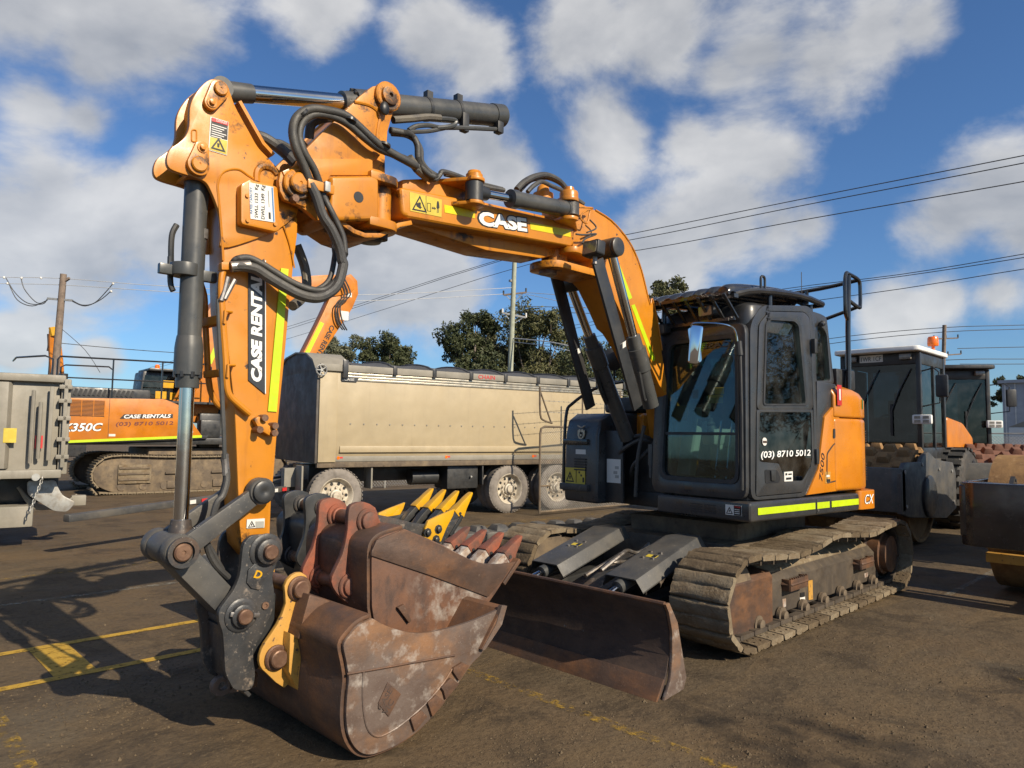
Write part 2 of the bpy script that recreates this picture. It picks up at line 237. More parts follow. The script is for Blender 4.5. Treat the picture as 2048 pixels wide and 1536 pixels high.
class M:
    def __init__(s): s.v = []; s.f = []
    def add(s, vs, fs):
        o = len(s.v); s.v += [tuple(p) for p in vs]; s.f += [tuple(i + o for i in f) for f in fs]; return s
    def box(s, c, d, rot=None, taper=1.):
        x, y, z = (k / 2 for k in d); V = [Vector((a * x, b * y, e * z)) for e in (-1, 1) for a, b in ((-1, -1), (1, -1), (1, 1), (-1, 1))]
        if taper != 1.:
            for p in V[4:]: p.x *= taper; p.y *= taper
        if rot is not None: V = [rot @ p for p in V]
        return s.add([p + Vector(c) for p in V], [(3, 2, 1, 0), (4, 5, 6, 7), (0, 1, 5, 4), (1, 2, 6, 5), (2, 3, 7, 6), (3, 0, 4, 7)])
    def bb(s, x0, x1, y0, y1, z0, z1): return s.box(((x0 + x1) / 2, (y0 + y1) / 2, (z0 + z1) / 2), (abs(x1 - x0), abs(y1 - y0), abs(z1 - z0)))
    def bar(s, a, b, w, h, up=(0, 0, 1)):
        a, b = Vector(a), Vector(b); d = (b - a); l = d.length; d.normalize(); u = Vector(up).cross(d)
        if u.length < 1e-4: u = Vector((1, 0, 0)).cross(d)
        u.normalize(); w2 = d.cross(u); R = Matrix((d, u, w2)).transposed()
        return s.box((a + b) / 2, (l, w, h), R)
    def prism(s, prof, ax, a, b):
        """closed outline extruded along an axis; outline is (x,z) for y, (y,z) for x, (x,y) for z"""
        f = {'x': lambda p, c: (c, p[0], p[1]), 'y': lambda p, c: (p[0], c, p[1]), 'z': lambda p, c: (p[0], p[1], c)}[ax]
        n = len(prof); V = [f(p, a) for p in prof] + [f(p, b) for p in prof]
        return s.add(V, [tuple(range(n)), tuple(range(2 * n - 1, n - 1, -1))] + [(i, (i + 1) % n, n + (i + 1) % n, n + i) for i in range(n)])
    def shell(s, prof, ax, a, b, t):
        """open outline extruded along an axis with thickness t (to the left of its run)"""
        P = [Vector(p) for p in prof]; O = []
        for i, p in enumerate(P):
            d = (P[min(i + 1, len(P) - 1)] - P[max(i - 1, 0)]).normalized(); O.append((p.x - d.y * t, p.y + d.x * t))
        return s.prism([tuple(p) for p in P] + O[::-1], ax, a, b)
    def cyl(s, a, b, r, n=16, r2=None, cap=True):
        a, b = Vector(a), Vector(b); r2 = r if r2 is None else r2; u, w = frame(b - a); V = []
        for p, q in ((a, r), (b, r2)): V += [p + (u * math.cos(2 * math.pi * i / n) + w * math.sin(2 * math.pi * i / n)) * q for i in range(n)]
        F = [(i, (i + 1) % n, n + (i + 1) % n, n + i) for i in range(n)]
        if cap: F += [tuple(range(n - 1, -1, -1)), tuple(range(n, 2 * n))]
        return s.add(V, F)
    def lathe(s, a, d, prof, n=24, cap=True):
        """prof: list of (distance along axis, radius)"""
        a = Vector(a); d = Vector(d).normalized(); u, w = frame(d); V = []; k = len(prof)
        for (h, r) in prof: V += [a + d * h + (u * math.cos(2 * math.pi * i / n) + w * math.sin(2 * math.pi * i / n)) * max(r, 1e-4) for i in range(n)]
        F = [(j * n + i, j * n + (i + 1) % n, (j + 1) * n + (i + 1) % n, (j + 1) * n + i) for j in range(k - 1) for i in range(n)]
        if cap: F += [tuple(range(n - 1, -1, -1)), tuple(range((k - 1) * n, k * n))]
        return s.add(V, F)
    def tube(s, pts, r, n=8, sub=6, closed=False, rf=None):
        P = [Vector(p) for p in (sm(pts, sub, closed) if sub > 1 else pts)]; k = len(P); V = []; pu = None
        for i, p in enumerate(P):
            d = ((P[(i + 1) % k] - P[i - 1]) if closed else (P[min(i + 1, k - 1)] - P[max(i - 1, 0)])).normalized()
            if pu is None: u, w = frame(d)
            else: u = (pu - d * pu.dot(d)).normalized(); w = d.cross(u)
            pu = u; q = r if rf is None else rf(i / (k - 1))
            V += [p + (u * math.cos(2 * math.pi * j / n) + w * math.sin(2 * math.pi * j / n)) * q for j in range(n)]
        F = [(i * n + j, i * n + (j + 1) % n, ((i + 1) % k) * n + (j + 1) % n, ((i + 1) % k) * n + j) for i in range(k if closed else k - 1) for j in range(n)]
        if not closed: F += [tuple(range(n - 1, -1, -1)), tuple(range((k - 1) * n, k * n))]
        return s.add(V, F)
    def sphere(s, c, r, n=10, sc=(1, 1, 1)):
        V = []; F = []; c = Vector(c)
        for i in range(n + 1):
            for j in range(2 * n):
                a, b = math.pi * i / n, math.pi * j / n
                V.append(c + Vector((r * sc[0] * math.sin(a) * math.cos(b), r * sc[1] * math.sin(a) * math.sin(b), r * sc[2] * math.cos(a))))
        for i in range(n):
            for j in range(2 * n): F.append((i * 2 * n + j, (i + 1) * 2 * n + j, (i + 1) * 2 * n + (j + 1) % (2 * n), i * 2 * n + (j + 1) % (2 * n)))
        return s.add(V, F)
    def mesh(s, name, bev=0., smooth=True, ang=35, seg=2, jit=0.):
        me = bpy.data.meshes.new(name); bm = bmesh.new()
        vs = [bm.verts.new(p) for p in s.v]
        for f in s.f:
            try: bm.faces.new([vs[i] for i in f])
            except ValueError: pass
        bmesh.ops.remove_doubles(bm, verts=bm.verts, dist=1e-5)
        bmesh.ops.recalc_face_normals(bm, faces=bm.faces)
        if bev:
            E = [e for e in bm.edges if len(e.link_faces) == 2 and e.calc_face_angle(0) > rad(38)]
            bmesh.ops.bevel(bm, geom=E, offset=bev, segments=seg, profile=.6, affect='EDGES', clamp_overlap=True)
        if jit:
            jr = random.Random(len(s.v))
            for q in bm.verts: q.co += Vector((jr.uniform(-jit, jit), jr.uniform(-jit, jit), jr.uniform(-jit, jit)))
        bm.to_mesh(me); bm.free()
        if smooth:
            me.polygons.foreach_set('use_smooth', [True] * len(me.polygons)); me.set_sharp_from_angle(angle=rad(ang))
        return me
    def o(s, name, m, parent=None, bev=0., smooth=True, ang=35, seg=2, kind=None, label=None, jit=0.):
        ob = bpy.data.objects.new(name, s.mesh(name, bev, smooth, ang, seg, jit)); COL.objects.link(ob)
        ob.data.materials.append(MATS[m] if isinstance(m, str) else m); ob.parent = parent
        if kind: ob['kind'] = kind
        if label: ob['label'] = label
        return ob
def thing(name, label, cat, loc=(0, 0, 0), rot=0., group=None):
    e = bpy.data.objects.new(name, None); COL.objects.link(e); e.location = loc; e.rotation_euler = (0, 0, rot); e.empty_display_size = .3
    e['label'] = label; e['category'] = cat
    if group: e['group'] = group
    return e
def tag(o, label, cat, group=None):
    o['label'] = label; o['category'] = cat
    if group: o['group'] = group
    return o
def inst(src, parent, loc=(0, 0, 0), rot=(0, 0, 0), name=None):
    c = src.copy(); COL.objects.link(c); c.parent = parent; c.location = loc; c.rotation_euler = rot; return c
def copy_tree(o, parent=None):
    c = o.copy(); COL.objects.link(c); c.parent = parent
    for ch in list(o.children): copy_tree(ch, c)
    return c
def text(body, org, xd, yd, w, h, m, parent, name='lettering', off=.0, ext=.0015, shear=0., lift=0.):
    """flat lettering: fills a w by h rectangle whose lower-left corner is org"""
    c = bpy.data.curves.new('t', 'FONT'); c.body = body; c.offset = off; c.extrude = ext; c.shear = shear; c.resolution_u = 3
    t = bpy.data.objects.new('t', c); COL.objects.link(t); dg = bpy.context.evaluated_depsgraph_get(); dg.update()
    me = bpy.data.meshes.new_from_object(t.evaluated_get(dg)); bpy.data.objects.remove(t); bpy.data.curves.remove(c)
    xs = [v.co.x for v in me.vertices]; ys = [v.co.y for v in me.vertices]; x0, x1, y0, y1 = min(xs), max(xs), min(ys), max(ys)
    X, Y = Vector(xd).normalized(), Vector(yd).normalized(); Z = X.cross(Y); O = Vector(org)
    for v in me.vertices:
        v.co = O + X * ((v.co.x - x0) / (x1 - x0) * w) + Y * ((v.co.y - y0) / (y1 - y0) * h) + Z * (v.co.z + lift)
    me.name = name; me.materials.clear(); me.materials.append(MATS[m]); ob = bpy.data.objects.new(name, me); COL.objects.link(ob); ob.parent = parent; return ob
def quad(org, xd, yd, w, h, m, parent, name, t=.003, lift=0., bev=0.):
    X, Y = Vector(xd).normalized(), Vector(yd).normalized(); Z = X.cross(Y); O = Vector(org) + Z * lift
    V = [O + X * a * w + Y * b * h + Z * c * t for c in (0, 1) for a, b in ((0, 0), (1, 0), (1, 1), (0, 1))]
    return M().add(V, [(3, 2, 1, 0), (4, 5, 6, 7), (0, 1, 5, 4), (1, 2, 6, 5), (2, 3, 7, 6), (3, 0, 4, 7)]).o(name, m, parent, bev)
def triangle(org, xd, yd, s, m, parent, name='warning_triangle', lift=.004, ring=.16):
    X, Y = Vector(xd).normalized(), Vector(yd).normalized(); Z = X.cross(Y); O = Vector(org) + Z * lift; h = .87 * s; b = M()
    o = [(0, 0), (s, 0), (s / 2, h)]; c = (s / 2, h / 3); i = [(c[0] + (p[0] - c[0]) * (1 - ring * 2.2), c[1] + (p[1] - c[1]) * (1 - ring * 2.2)) for p in o]
    P = lambda p: O + X * p[0] + Y * p[1]
    for k in range(3): b.add([P(o[k]), P(o[(k + 1) % 3]), P(i[(k + 1) % 3]), P(i[k])], [(0, 1, 2, 3)])
    b.add([P((s * .44, h * .25)), P((s * .56, h * .25)), P((s * .58, h * .55)), P((s * .42, h * .55))], [(0, 1, 2, 3)])
    return b.o(name, m, parent)


# ================================================================ MAIN EXCAVATOR
# world x = forward of its undercarriage, y = its left, z = up, origin on the ground under the slew ring
EX = thing('excavator', 'large orange short-tail excavator with offset boom, black cab and dozer blade in the foreground', 'excavator')
YAW = rad(-6)
def U(o): o.rotation_euler.z = YAW; return o          # parts of the upper body: slewed six degrees
def ring(b, outer, inner, ax, a, c):
    """flat frame: outer outline with the inner outline cut out, both star-shaped about the inner middle"""
    cx = sum(p[0] for p in inner) / len(inner); cy = sum(p[1] for p in inner) / len(inner)
    angs = sorted(set(round(math.atan2(p[1] - cy, p[0] - cx), 4) for p in list(outer) + list(inner)))
    def hit(P, t):
        dx, dy = math.cos(t), math.sin(t); best = 0
        for i in range(len(P)):
            x1, y1 = P[i - 1][0] - cx, P[i - 1][1] - cy; x2, y2 = P[i][0] - cx, P[i][1] - cy; ex, ey = x2 - x1, y2 - y1
            den = dx * ey - dy * ex
            if abs(den) < 1e-9: continue
            s = (x1 * ey - y1 * ex) / den; w = (x1 * dy - y1 * dx) / den
            if s > 0 and -1e-3 <= w <= 1.001: best = max(best, s)
        return (cx + dx * best, cy + dy * best)
    O = [hit(outer, t) for t in angs]; I = [hit(inner, t) for t in angs]; n = len(angs)
    f = {'x': lambda p, q: (q, p[0], p[1]), 'y': lambda p, q: (p[0], q, p[1]), 'z': lambda p, q: (p[0], p[1], q)}[ax]
    V = [f(p, a) for p in O] + [f(p, a) for p in I] + [f(p, c) for p in O] + [f(p, c) for p in I]; F = []
    for i in range(n):
        j = (i + 1) % n
        F += [(i, j, n + j, n + i), (2 * n + i, 3 * n + i, 3 * n + j, 2 * n + j), (i, 2 * n + i, 2 * n + j, j), (n + i, n + j, 3 * n + j, 3 * n + i)]
    return b.add(V, F)
def tY(body, P, c, m, parent, lift=0., **k):          # lettering on a left-facing side; P = lower left, lower right, upper left
    a, b, u = P; xd = Vector((b[0] - a[0], 0, b[1] - a[1])); yd = Vector((u[0] - a[0], 0, u[1] - a[1])); yo = yd - xd * (yd.dot(xd) / xd.dot(xd))
    return text(body, (a[0], c + lift, a[1]), xd, yo, xd.length, yo.length, m, parent, **k)
def polyY(P, c, t, m, parent, name, **k): return M().prism(P, 'y', c, c + t).o(name, m, parent, **k)

# ---------------- undercarriage
M().bb(-1.0, 1.0, -.8, .8, .36, .72).bb(-.75, .75, -.62, .62, .70, .88).o('car_body', 'mud_steel', EX, .03)
M().cyl((0, 0, .86), (0, 0, 1.0), .56, 40).o('slew_ring', 'black', EX)
def track_path(u):
    """outer surface of the belt, u metres along it from the front of the bottom run"""
    pass
def belt_points():
    P = []
    P += [(1.70 - i * .17, .035) for i in range(0, 21)]                       # bottom run, going back
    P += [(-1.70 + .40 * math.cos(rad(a)), .415 + .38 * math.sin(rad(a))) for a in range(-105, -271, -15)]
    top = [(-1.70, .795), (-1.3, .775), (-.9, .735), (-.45, .765), (.05, .80), (.45, .745), (.85, .715), (1.25, .735), (1.7, .775)]
    P += sm(top, 4, False)
    P += [(1.72 + .43 * math.cos(rad(a)), .405 + .37 * math.sin(rad(a))) for a in range(90, -91, -15)]
    return P
BP = [Vector(p) for p in belt_points()]
BL = [0.]
for i in range(len(BP)): BL.append(BL[-1] + (BP[(i + 1) % len(BP)] - BP[i]).length)
def belt(u):
    u %= BL[-1]
    for i in range(len(BP)):
        if BL[i + 1] >= u:
            a, b = BP[i], BP[(i + 1) % len(BP)]; d = b - a
            return a + d * ((u - BL[i]) / max(d.length, 1e-6))
    return BP[0]
NSH = 40
def shoe_mesh(w, seed):
    r = random.Random(seed); b = M(); n = 7; L = .212
    prof = [(-L / 2, -.026), (-L / 2, .012), (-L / 2 + .008, .022), (-L / 2 + .022, .027), (-.04, .028), (-.012, .027), (-.004, .020), (.006, .020), (.014, .027), (.045, .028), (L / 2 - .022, .026), (L / 2 - .008, .020), (L / 2, .010), (L / 2, -.026)]
    V = []; k = len(prof)
    for i in range(n + 1):
        y = -w / 2 + w * i / n; e = .8 if i in (0, n) else 1.
        V += [(p[0] + r.uniform(-.002, .002), y + r.uniform(-.005, .005), p[1] * e + (r.uniform(-.004, .007) if p[1] > .004 else 0)) for p in prof]
    F = [(i * k + j, i * k + (j + 1) % k, (i + 1) * k + (j + 1) % k, (i + 1) * k + j) for i in range(n) for j in range(k)] + [tuple(range(k)), tuple(range(n * k + k - 1, n * k - 1, -1))]
    b.add(V, F)
    for x in (-.05, .05):
        for y in (-.2, -.14, .14, .2):
            b.cyl((x, y, -.014), (x, y, -.032), .013, 6)
    return b.mesh('track_shoe', ang=50)
SHM = []
for q in range(5):
    me = shoe_mesh(.50, q); me.materials.append(MATS['mud' if q not in (1, 3) else 'mud_dark']); SHM.append(me)
def track(side):
    y0 = 1.03 * side; s = side
    tf = M()
    cs = [(1.065, .15), (1.065, .44), (1.0, .50), (.86, .60), (.80, .60), (.80, .15)]
    tf.prism([(a * s, b) for a, b in cs], 'x', -1.60, 1.16)
    fr = tf.o('track_frame', 'frame_steel', EX, .012)
    M().prism([(a * s, b) for a, b in [(1.10, .09), (1.10, .51), (1.07, .55), (.92, .57), (.92, .09)]], 'x', 1.05, 1.86).o('idler_guard', 'rust', fr, .015)
    M().prism([(.85 * s, .585), (1.0 * s, .485), (1.0 * s, .512), (.93 * s, .575), (.85 * s, .625)], 'x', -1.45, 1.05).o('mud_cake', 'mud', fr, .01, jit=.006)
    # idler, sprocket and rollers
    M().lathe((1.70, y0 - .18 * s, .40), (0, s, 0), [(0, .1), (0, .31), (.06, .33), (.18, .33), (.24, .31), (.24, .1)], 28).o('idler', 'mud_steel', fr)
    sp = M().lathe((-1.70, y0 - .10 * s, .41), (0, s, 0), [(0, .12), (0, .3), (.05, .31), (.05, .12)], 28)
    for i in range(21):
        a = 2 * math.pi * i / 21; sp.box((-1.70 + .32 * math.cos(a), y0 - .075 * s, .41 + .32 * math.sin(a)), (.05, .045, .045), Matrix.Rotation(-a, 3, 'Y'))
    sp.o('sprocket', 'rust_dark', fr)
    M().lathe((-1.70, y0 - .06 * s, .41), (0, s, 0), [(0, .23), (.13, .23), (.14, .20), (.20, .20), (.205, .185), (.205, .05), (.21, .04)], 28).o('final_drive', 'rust', fr)
    rm = M().lathe((0, -.13, 0), (0, 1, 0), [(0, .03), (0, .075), (.03, .075), (.04, .06), (.21, .06), (.22, .075), (.25, .075), (.25, .045), (.28, .045), (.285, .02)], 16).o('track_roller', 'mud_steel', fr)
    for i in range(7):
        x = 1.32 - i * .44; o = rm if i == 0 else inst(rm, fr); o.location = (x, y0 - .04 * s, .145); o.rotation_euler.z = 0 if s > 0 else math.pi
    c = M().cyl((.05, y0 - .12 * s, .685), (.05, y0 + .03 * s, .685), .05, 14).cyl((.05, y0 + .03 * s, .685), (.05, y0 + .06 * s, .685), .06, 14).o('carrier_roller', 'mud_steel', fr)
    M().bb(.0, .1, y0 - .1 * s, y0 - .05 * s, .5, .66).o('roller_bracket', 'mud_steel', fr)
    if s > 0:
        for (x, z) in ((.62, .40), (-1.05, .385)):
            st = M().tube([(x + .19, 1.06, z), (x + .17, 1.14, z), (x - .17, 1.14, z), (x - .19, 1.06, z)], .02, 4, 1)
            st.bb(x - .18, x + .18, 1.125, 1.148, z - .055, z + .045)
            st.bb(x - .185, x - .165, 1.06, 1.14, z - .055, z + .045).bb(x + .165, x + .185, 1.06, 1.14, z - .055, z + .045)
            for i in range(9): st.bb(x - .17 + i * .041, x - .155 + i * .041, 1.128, 1.145, z + .045, z + .058)
            st.o('step_bracket', 'rust', fr, .004)
        polyY([(0.257,0.358),(0.163,0.353),(0.161,0.173),(0.255,0.179)], 1.066, .003, 'yellow_chip', fr, 'stencil')
        polyY([(0.445,0.231),(0.336,0.226),(0.33,0.15),(0.438,0.157)], 1.066, .003, 'decal_white', fr, 'sticker')
        polyY([(0.434,0.271),(0.344,0.266),(0.345,0.223),(0.436,0.229)], 1.066, .004, 'ink', fr, 'slot')
        polyY([(0.801,0.269),(0.73,0.266),(0.732,0.194),(0.795,0.195)], 1.066, .002, 'pale_scuff', fr, 'paint_mark')
        polyY([(-1.166,0.245),(-1.272,0.245),(-1.269,0.201),(-1.176,0.199)], 1.066, .002, 'pale_scuff', fr, 'paint_mark')
    # chain links running under the shoes, with pins
    ch = M()
    for i in range(NSH):
        u = BL[-1] * i / NSH; p = belt(u); q = belt(u + .16); d = (q - p).normalized(); nrm_ = Vector((d.y, -d.x))
        mid = (p + q) / 2 - nrm_ * -.0
        for yy in (y0 - .085, y0 + .085):
            inn = Vector((-d.y, d.x))
            if (Vector((0, .4)) - mid).dot(inn) < 0: inn = -inn
            a = p + inn * .075; b_ = p + d * .21 + inn * .075
            ch.bar((a.x, yy, a.y), (b_.x, yy, b_.y), .035, .07, up=(0, 1, 0))
        a = p + inn * .08; ch.cyl((a.x, y0 - .125, a.y), (a.x, y0 + .125, a.y), .024, 8)
    chn = ch.o('track_chain', 'frame_steel', fr)
    for i in range(NSH):
        u = BL[-1] * (i + .5) / NSH; p = belt(u); q0, q1 = belt(u - .1), belt(u + .1); d = (q1 - q0).normalized()
        inn = Vector((-d.y, d.x)); 
        if (Vector((max(-1.6, min(1.6, p.x)), .4)) - p).dot(inn) < 0: inn = -inn
        o = bpy.data.objects.new('track_shoe', SHM[(i * 3 + (side > 0)) % 5]); COL.objects.link(o); o.parent = fr
        c = p + inn * .024; out = -inn
        R = Matrix(((out.y, 0, out.x), (0, 1, 0), (-out.x, 0, out.y)))   # local z -> outward
        o.matrix_local = Matrix.Translation((c.x, 1.03 * side, c.y)) @ R.to_4x4() @ Matrix.Scale(1 if i % 2 else -1, 4, (0, 1, 0))
    return fr
track(1); track(-1)

# ---------------- dozer blade
BLP = [(3.055, .0), (2.985, .10), (2.935, .22), (2.92, .34), (2.935, .46), (2.985, .57), (2.995, .60)]
BLP = sm(BLP, 3, False)
bl = M().shell(BLP, 'y', -1.28, 1.28, .022).o('dozer_blade', 'rust_dark', EX, .004)
M().shell([(3.078, -.0), (2.99, .125)], 'y', -1.27, 1.285, .018).o('cutting_edge', 'rust', bl, .004)
for s in (1, -1):
    M().prism([(3.02, .0), (2.95, .11), (2.925, .25), (2.925, .42), (2.965, .55), (3.0, .605), (2.955, .61), (2.86, .47), (2.80, .25), (2.755, .09), (2.79, .02)], 'y', 1.285 * s, 1.31 * s).o('blade_end_plate', 'rust_worn' if s > 0 else 'rust', bl, .006)
M().bb(2.80, 2.915, -1.2, 1.2, .18, .36).o('blade_stiffener', 'black', bl, .02)
M().cyl((2.985, -1.29, .604), (2.985, 1.29, .604), .016, 8).o('blade_top_edge', 'rust', bl)
for s in (1, -1):
    M().bar((2.85, .55 * s, .22), (.9, .5 * s, .36), .16, .2).o('push_arm', 'black', bl, .02)
for (yc, sgn) in ((.46, 1), (-.37, -1)):
    a, b = Vector((2.36, yc, .575)), Vector((1.36, yc, .85)); d = (b - a).normalized(); n = Vector((0, 1, 0)); up_ = d.cross(n) * -1
    if up_.z < 0: up_ = -up_
    cv = M(); W2 = .15; prof = [(-W2 - .05, -.10), (-W2, -.004), (-W2 + .02, 0), (W2 - .02, 0), (W2, -.004), (W2 + .05, -.10)]
    def pt(t, q): return a + d * t + n * q[0] + up_ * q[1]
    L_ = (b - a).length
    V = [pt(0, q) for q in prof] + [pt(L_ * .86, q) for q in prof] + [pt(L_, (q[0] * .8, q[1] - .03)) for q in prof]
    V += [p - up_ * .012 for p in V]; k = len(prof); F = []
    for r_ in range(2):
        for i in range(k - 1): F += [(r_ * k + i, r_ * k + i + 1, (r_ + 1) * k + i + 1, (r_ + 1) * k + i), (3 * k + r_ * k + i, 3 * k + (r_ + 1) * k + i, 3 * k + (r_ + 1) * k + i + 1, 3 * k + r_ * k + i + 1)]
    for i in range(k - 1): F += [(i, 3 * k + i, 3 * k + i + 1, i + 1), (2 * k + i, 2 * k + i + 1, 5 * k + i + 1, 5 * k + i)]
    for r_ in range(2): F += [(r_ * k, (r_ + 1) * k, 3 * k + (r_ + 1) * k, 3 * k + r_ * k), (r_ * k + k - 1, 3 * k + r_ * k + k - 1, 3 * k + (r_ + 1) * k + k - 1, (r_ + 1) * k + k - 1)]
    cv.add(V, F); cvo = cv.o('cylinder_cover', 'charcoal_dusty', bl, .004, ang=20)
    bo = M()
    for t in (.38, .5):
        for q in (-.05, .05): bo.cyl(pt(L_ * t, (q, -.002)), pt(L_ * t, (q, .012)), .013, 8)
    bo.o('bolt', 'steel_bare', cvo)
    p0 = pt(L_ * .42, (-.055, .003)); dc = quad(pt(L_ * .40, (-.04, .001)), n, d, .10, .05, 'decal_yellow', cvo, 'warning_sticker', .002)
    quad(pt(L_ * .405, (.015, .001)), n, d, .04, .04, 'ink', dc, 'sticker_panel', .004)
    M().cyl(a - up_ * .07 - d * .06, b - up_ * .08, .055, 16).o('blade_cylinder', 'cylinder_grey', bl)
    M().cyl(a - up_ * .07 - d * .30, a - up_ * .07 - d * .05, .03, 12).o('cylinder_rod', 'chrome', bl)
    e = a - up_ * .07 - d * .30
    M().cyl(e - n * .06, e + n * .06, .055, 14).o('rod_eye', 'black', bl)
    for q in (-.085, .085):
        c = e + n * q; M().prism([(c.x + .06, c.z - .12), (c.x + .14, c.z - .16), (c.x + .30, c.z - .16), (c.x + .22, c.z - .02), (c.x + .05, c.z + .06), (c.x - .055, c.z + .03), (c.x - .05, c.z - .05)], 'y', c.y - .014, c.y + .014).o('blade_lug', 'worn_black', bl, .004)
    M().cyl(e - n * .12, e + n * .12, .03, 12).o('blade_pin', 'rust_pin', bl)
M().tube([(2.2, .14, .56), (1.95, .15, .66), (1.8, .12, .68), (1.6, .1, .64), (1.3, .12, .72)], .018, 8).tube([(2.24, .0, .5), (2.0, .02, .57), (1.85, .06, .58), (1.6, .0, .56), (1.3, .0, .68)], .018, 8).o('blade_hose', 'steel_bare', bl)
M().prism([(2.3, .22), (1.5, .22), (1.2, .5), (1.5, .6), (2.25, .4)], 'y', -.2, .2).o('centre_frame', 'worn_black', bl, .02)

# ---------------- upper body
def rrect(x0, x1, y0, y1, r, n=4): return rc([(x0, y0), (x1, y0), (x1, y1), (x0, y1)], r, n)
tail = [(1.49 * math.cos(rad(a)), 1.49 * math.sin(rad(a))) for a in range(126, 235, 6)]
deck = [(1.28, -1.22), (1.28, 1.22)] + [(-.55, 1.22)] + tail + [(-.55, -1.22)]
sk = U(M().prism([(1.02, -.2), (1.02, 1.0), (-.55, 1.14)] + tail[1:-1] + [(-.55, -1.15), (.9, -1.15)], 'z', .99, 1.14).o('deck', 'black', EX, .02))
skirt = U(M().prism([(1.285, .22), (1.285, 1.225), (-.615, 1.225), (-.615, .9), (.9, .9), (.9, .22)], 'z', .985, 1.155).o('side_skirt', 'charcoal', EX, .035, seg=3))
quad((.225, 1.2255, 1.0), (-1, 0, 0), (0, 0, 1), .255, .135, 'charcoal', skirt, 'skirt_flap', .004, bev=.002)
for (x0, w) in ((1.18, .93), (.215, .225), (-.05, .53)):
    quad((x0, 1.227, 1.045), (-1, 0, 0), (0, 0, 1), w, .058, 'tape_lime', skirt, 'reflective_tape', .004)
M().cyl((.20, 1.226, 1.03), (.20, 1.236, 1.03), .012, 10).o('flap_latch', 'steel_bare', skirt)
vs = M()
for i in range(4):
    for k in range(2): vs.bb(1.284, 1.288, .62 + k * .14, .74 + k * .14, 1.03 + i * .022, 1.038 + i * .022)
vs.o('vent_slot', 'ink', skirt)
dq = quad((1.286, .985, 1.035), (0, 1, 0), (0, 0, 1), .16, .085, 'decal_white', skirt, 'warning_sticker', .003)
triangle((1.286, .99, 1.043), (0, 1, 0), (0, 0, 1), .07, 'ink', dq); quad((1.2863, 1.07, 1.037), (0, 1, 0), (0, 0, 1), .073, .081, 'ink', dq, 'sticker_panel', .004)
text('DANGER', (1.2863, 1.078, 1.1), (0, 1, 0), (0, 0, 1), .055, .012, 'red', dq, lift=.005)
for k_ in range(3): quad((1.2863, 1.078, 1.082 - .016 * k_), (0, 1, 0), (0, 0, 1), .05, .006, 'decal_white', dq, 'print_line', .001, lift=.005)
cxp = U(M().prism(rc([(-.625, 1.22), (-.625, .8), (-1.1, .6), (-1.32, .7), (-1.12, 1.0), (-.98, 1.205), (-.9, 1.23)], .05), 'z', .985, 1.175).o('rear_corner', 'orange_clean', EX, .02, seg=3))
for dz, m_, of in ((.0, 'ink', .045), (.002, 'white_paint', .0)):
    text('CX', (-.715, 1.226 + dz, 1.04), (-1, 0, 0), (0, 0, 1), .19, .095, m_, cxp, off=of, shear=.25, ext=.002)
# counterweight: round tail, two stacked castings
def tail_prof(r): return [(-.16, 1.215), (-.62, 1.228), (-.80, 1.20), (-.93, 1.13)] + [(r * math.cos(rad(a)), r * math.sin(rad(a))) for a in range(134, 227, 6)] + [(-.93, -1.13), (-.62, -1.22), (-.16, -1.21)]
cw = U(M().prism(tail_prof(1.47), 'z', 1.185, 1.90).o('counterweight', 'orange_clean', EX, .045, seg=4))
cw2 = M(); P1 = tail_prof(1.45); n_ = len(P1); lv = [(1.905, 1.0), (2.12, 1.0), (2.20, .965), (2.235, .90)]; V = []
for (z, s) in lv: V += [(p[0] * (s if p[0] < -.3 else 1), p[1] * s, z - (.12 * max(0, -p[0] - .5) if z > 2.1 else 0)) for p in P1]
F = [(l * n_ + i, l * n_ + (i + 1) % n_, (l + 1) * n_ + (i + 1) % n_, (l + 1) * n_ + i) for l in range(3) for i in range(n_)] + [tuple(range(n_)), tuple(range(4 * n_ - 1, 3 * n_ - 1, -1))]
cw2.add(V, F).o('upper_casting', 'orange_clean', cw, .02, ang=50, seg=3)
for z0 in (1.28, 1.62):
    g = M()
    for i in range(7):
        for k in range(9): g.cyl((-.945 - .018 * k * .5, 1.12 - .018 * k * .6, z0 + .026 * i), (-.93 - .018 * k * .5, 1.15 - .018 * k * .6, z0 + .026 * i), .006, 6)
    g.o('vent_grille', 'rust_dark', cw)
quad((-.72, 1.2, 2.0), (-.86, -.5, 0), (0, 0, 1), .11, .10, 'green', cw, 'green_label', .005, lift=.02)
# orange side door with rounded front edge meeting the cab, and its lock and hatch
sd = U(M().prism([(0.336,1.173),(-0.288,1.191),(-0.298,1.851),(-0.232,2.044),(-0.002,1.903),(0.127,1.413)], 'y', 1.13, 1.205).o('side_door', 'orange_clean', EX, .012))
ring(M(), rc([(-0.001,1.267),(-0.251,1.289),(-0.261,1.69),(-0.139,1.64),(-0.018,1.558)], .03), rc([(-0.017,1.28),(-0.235,1.299),(-0.244,1.677),(-0.145,1.628),(-0.034,1.549)], .03), 'y', 1.205, 1.209).o('hatch_seam', 'rust_dark', sd)
M().prism(rc([(-0.141,1.698),(-0.181,1.702),(-0.191,1.79),(-0.148,1.793)], .012), 'y', 1.2, 1.212).o('door_lock', 'black', sd)
dq = quad((.02, 1.2055, 1.27), (-1, 0, 0), (0, 0, 1), .1, .11, 'yellow_chip', sd, 'hatch_sticker', .003)
quad((.0, 1.206, 1.33), (-1, 0, 0), (0, 0, 1), .06, .02, 'decal_white', dq, 'sticker_line', .004); quad((.0, 1.206, 1.285), (-1, 0, 0), (0, 0, 1), .07, .025, 'ink', dq, 'sticker_line', .004)
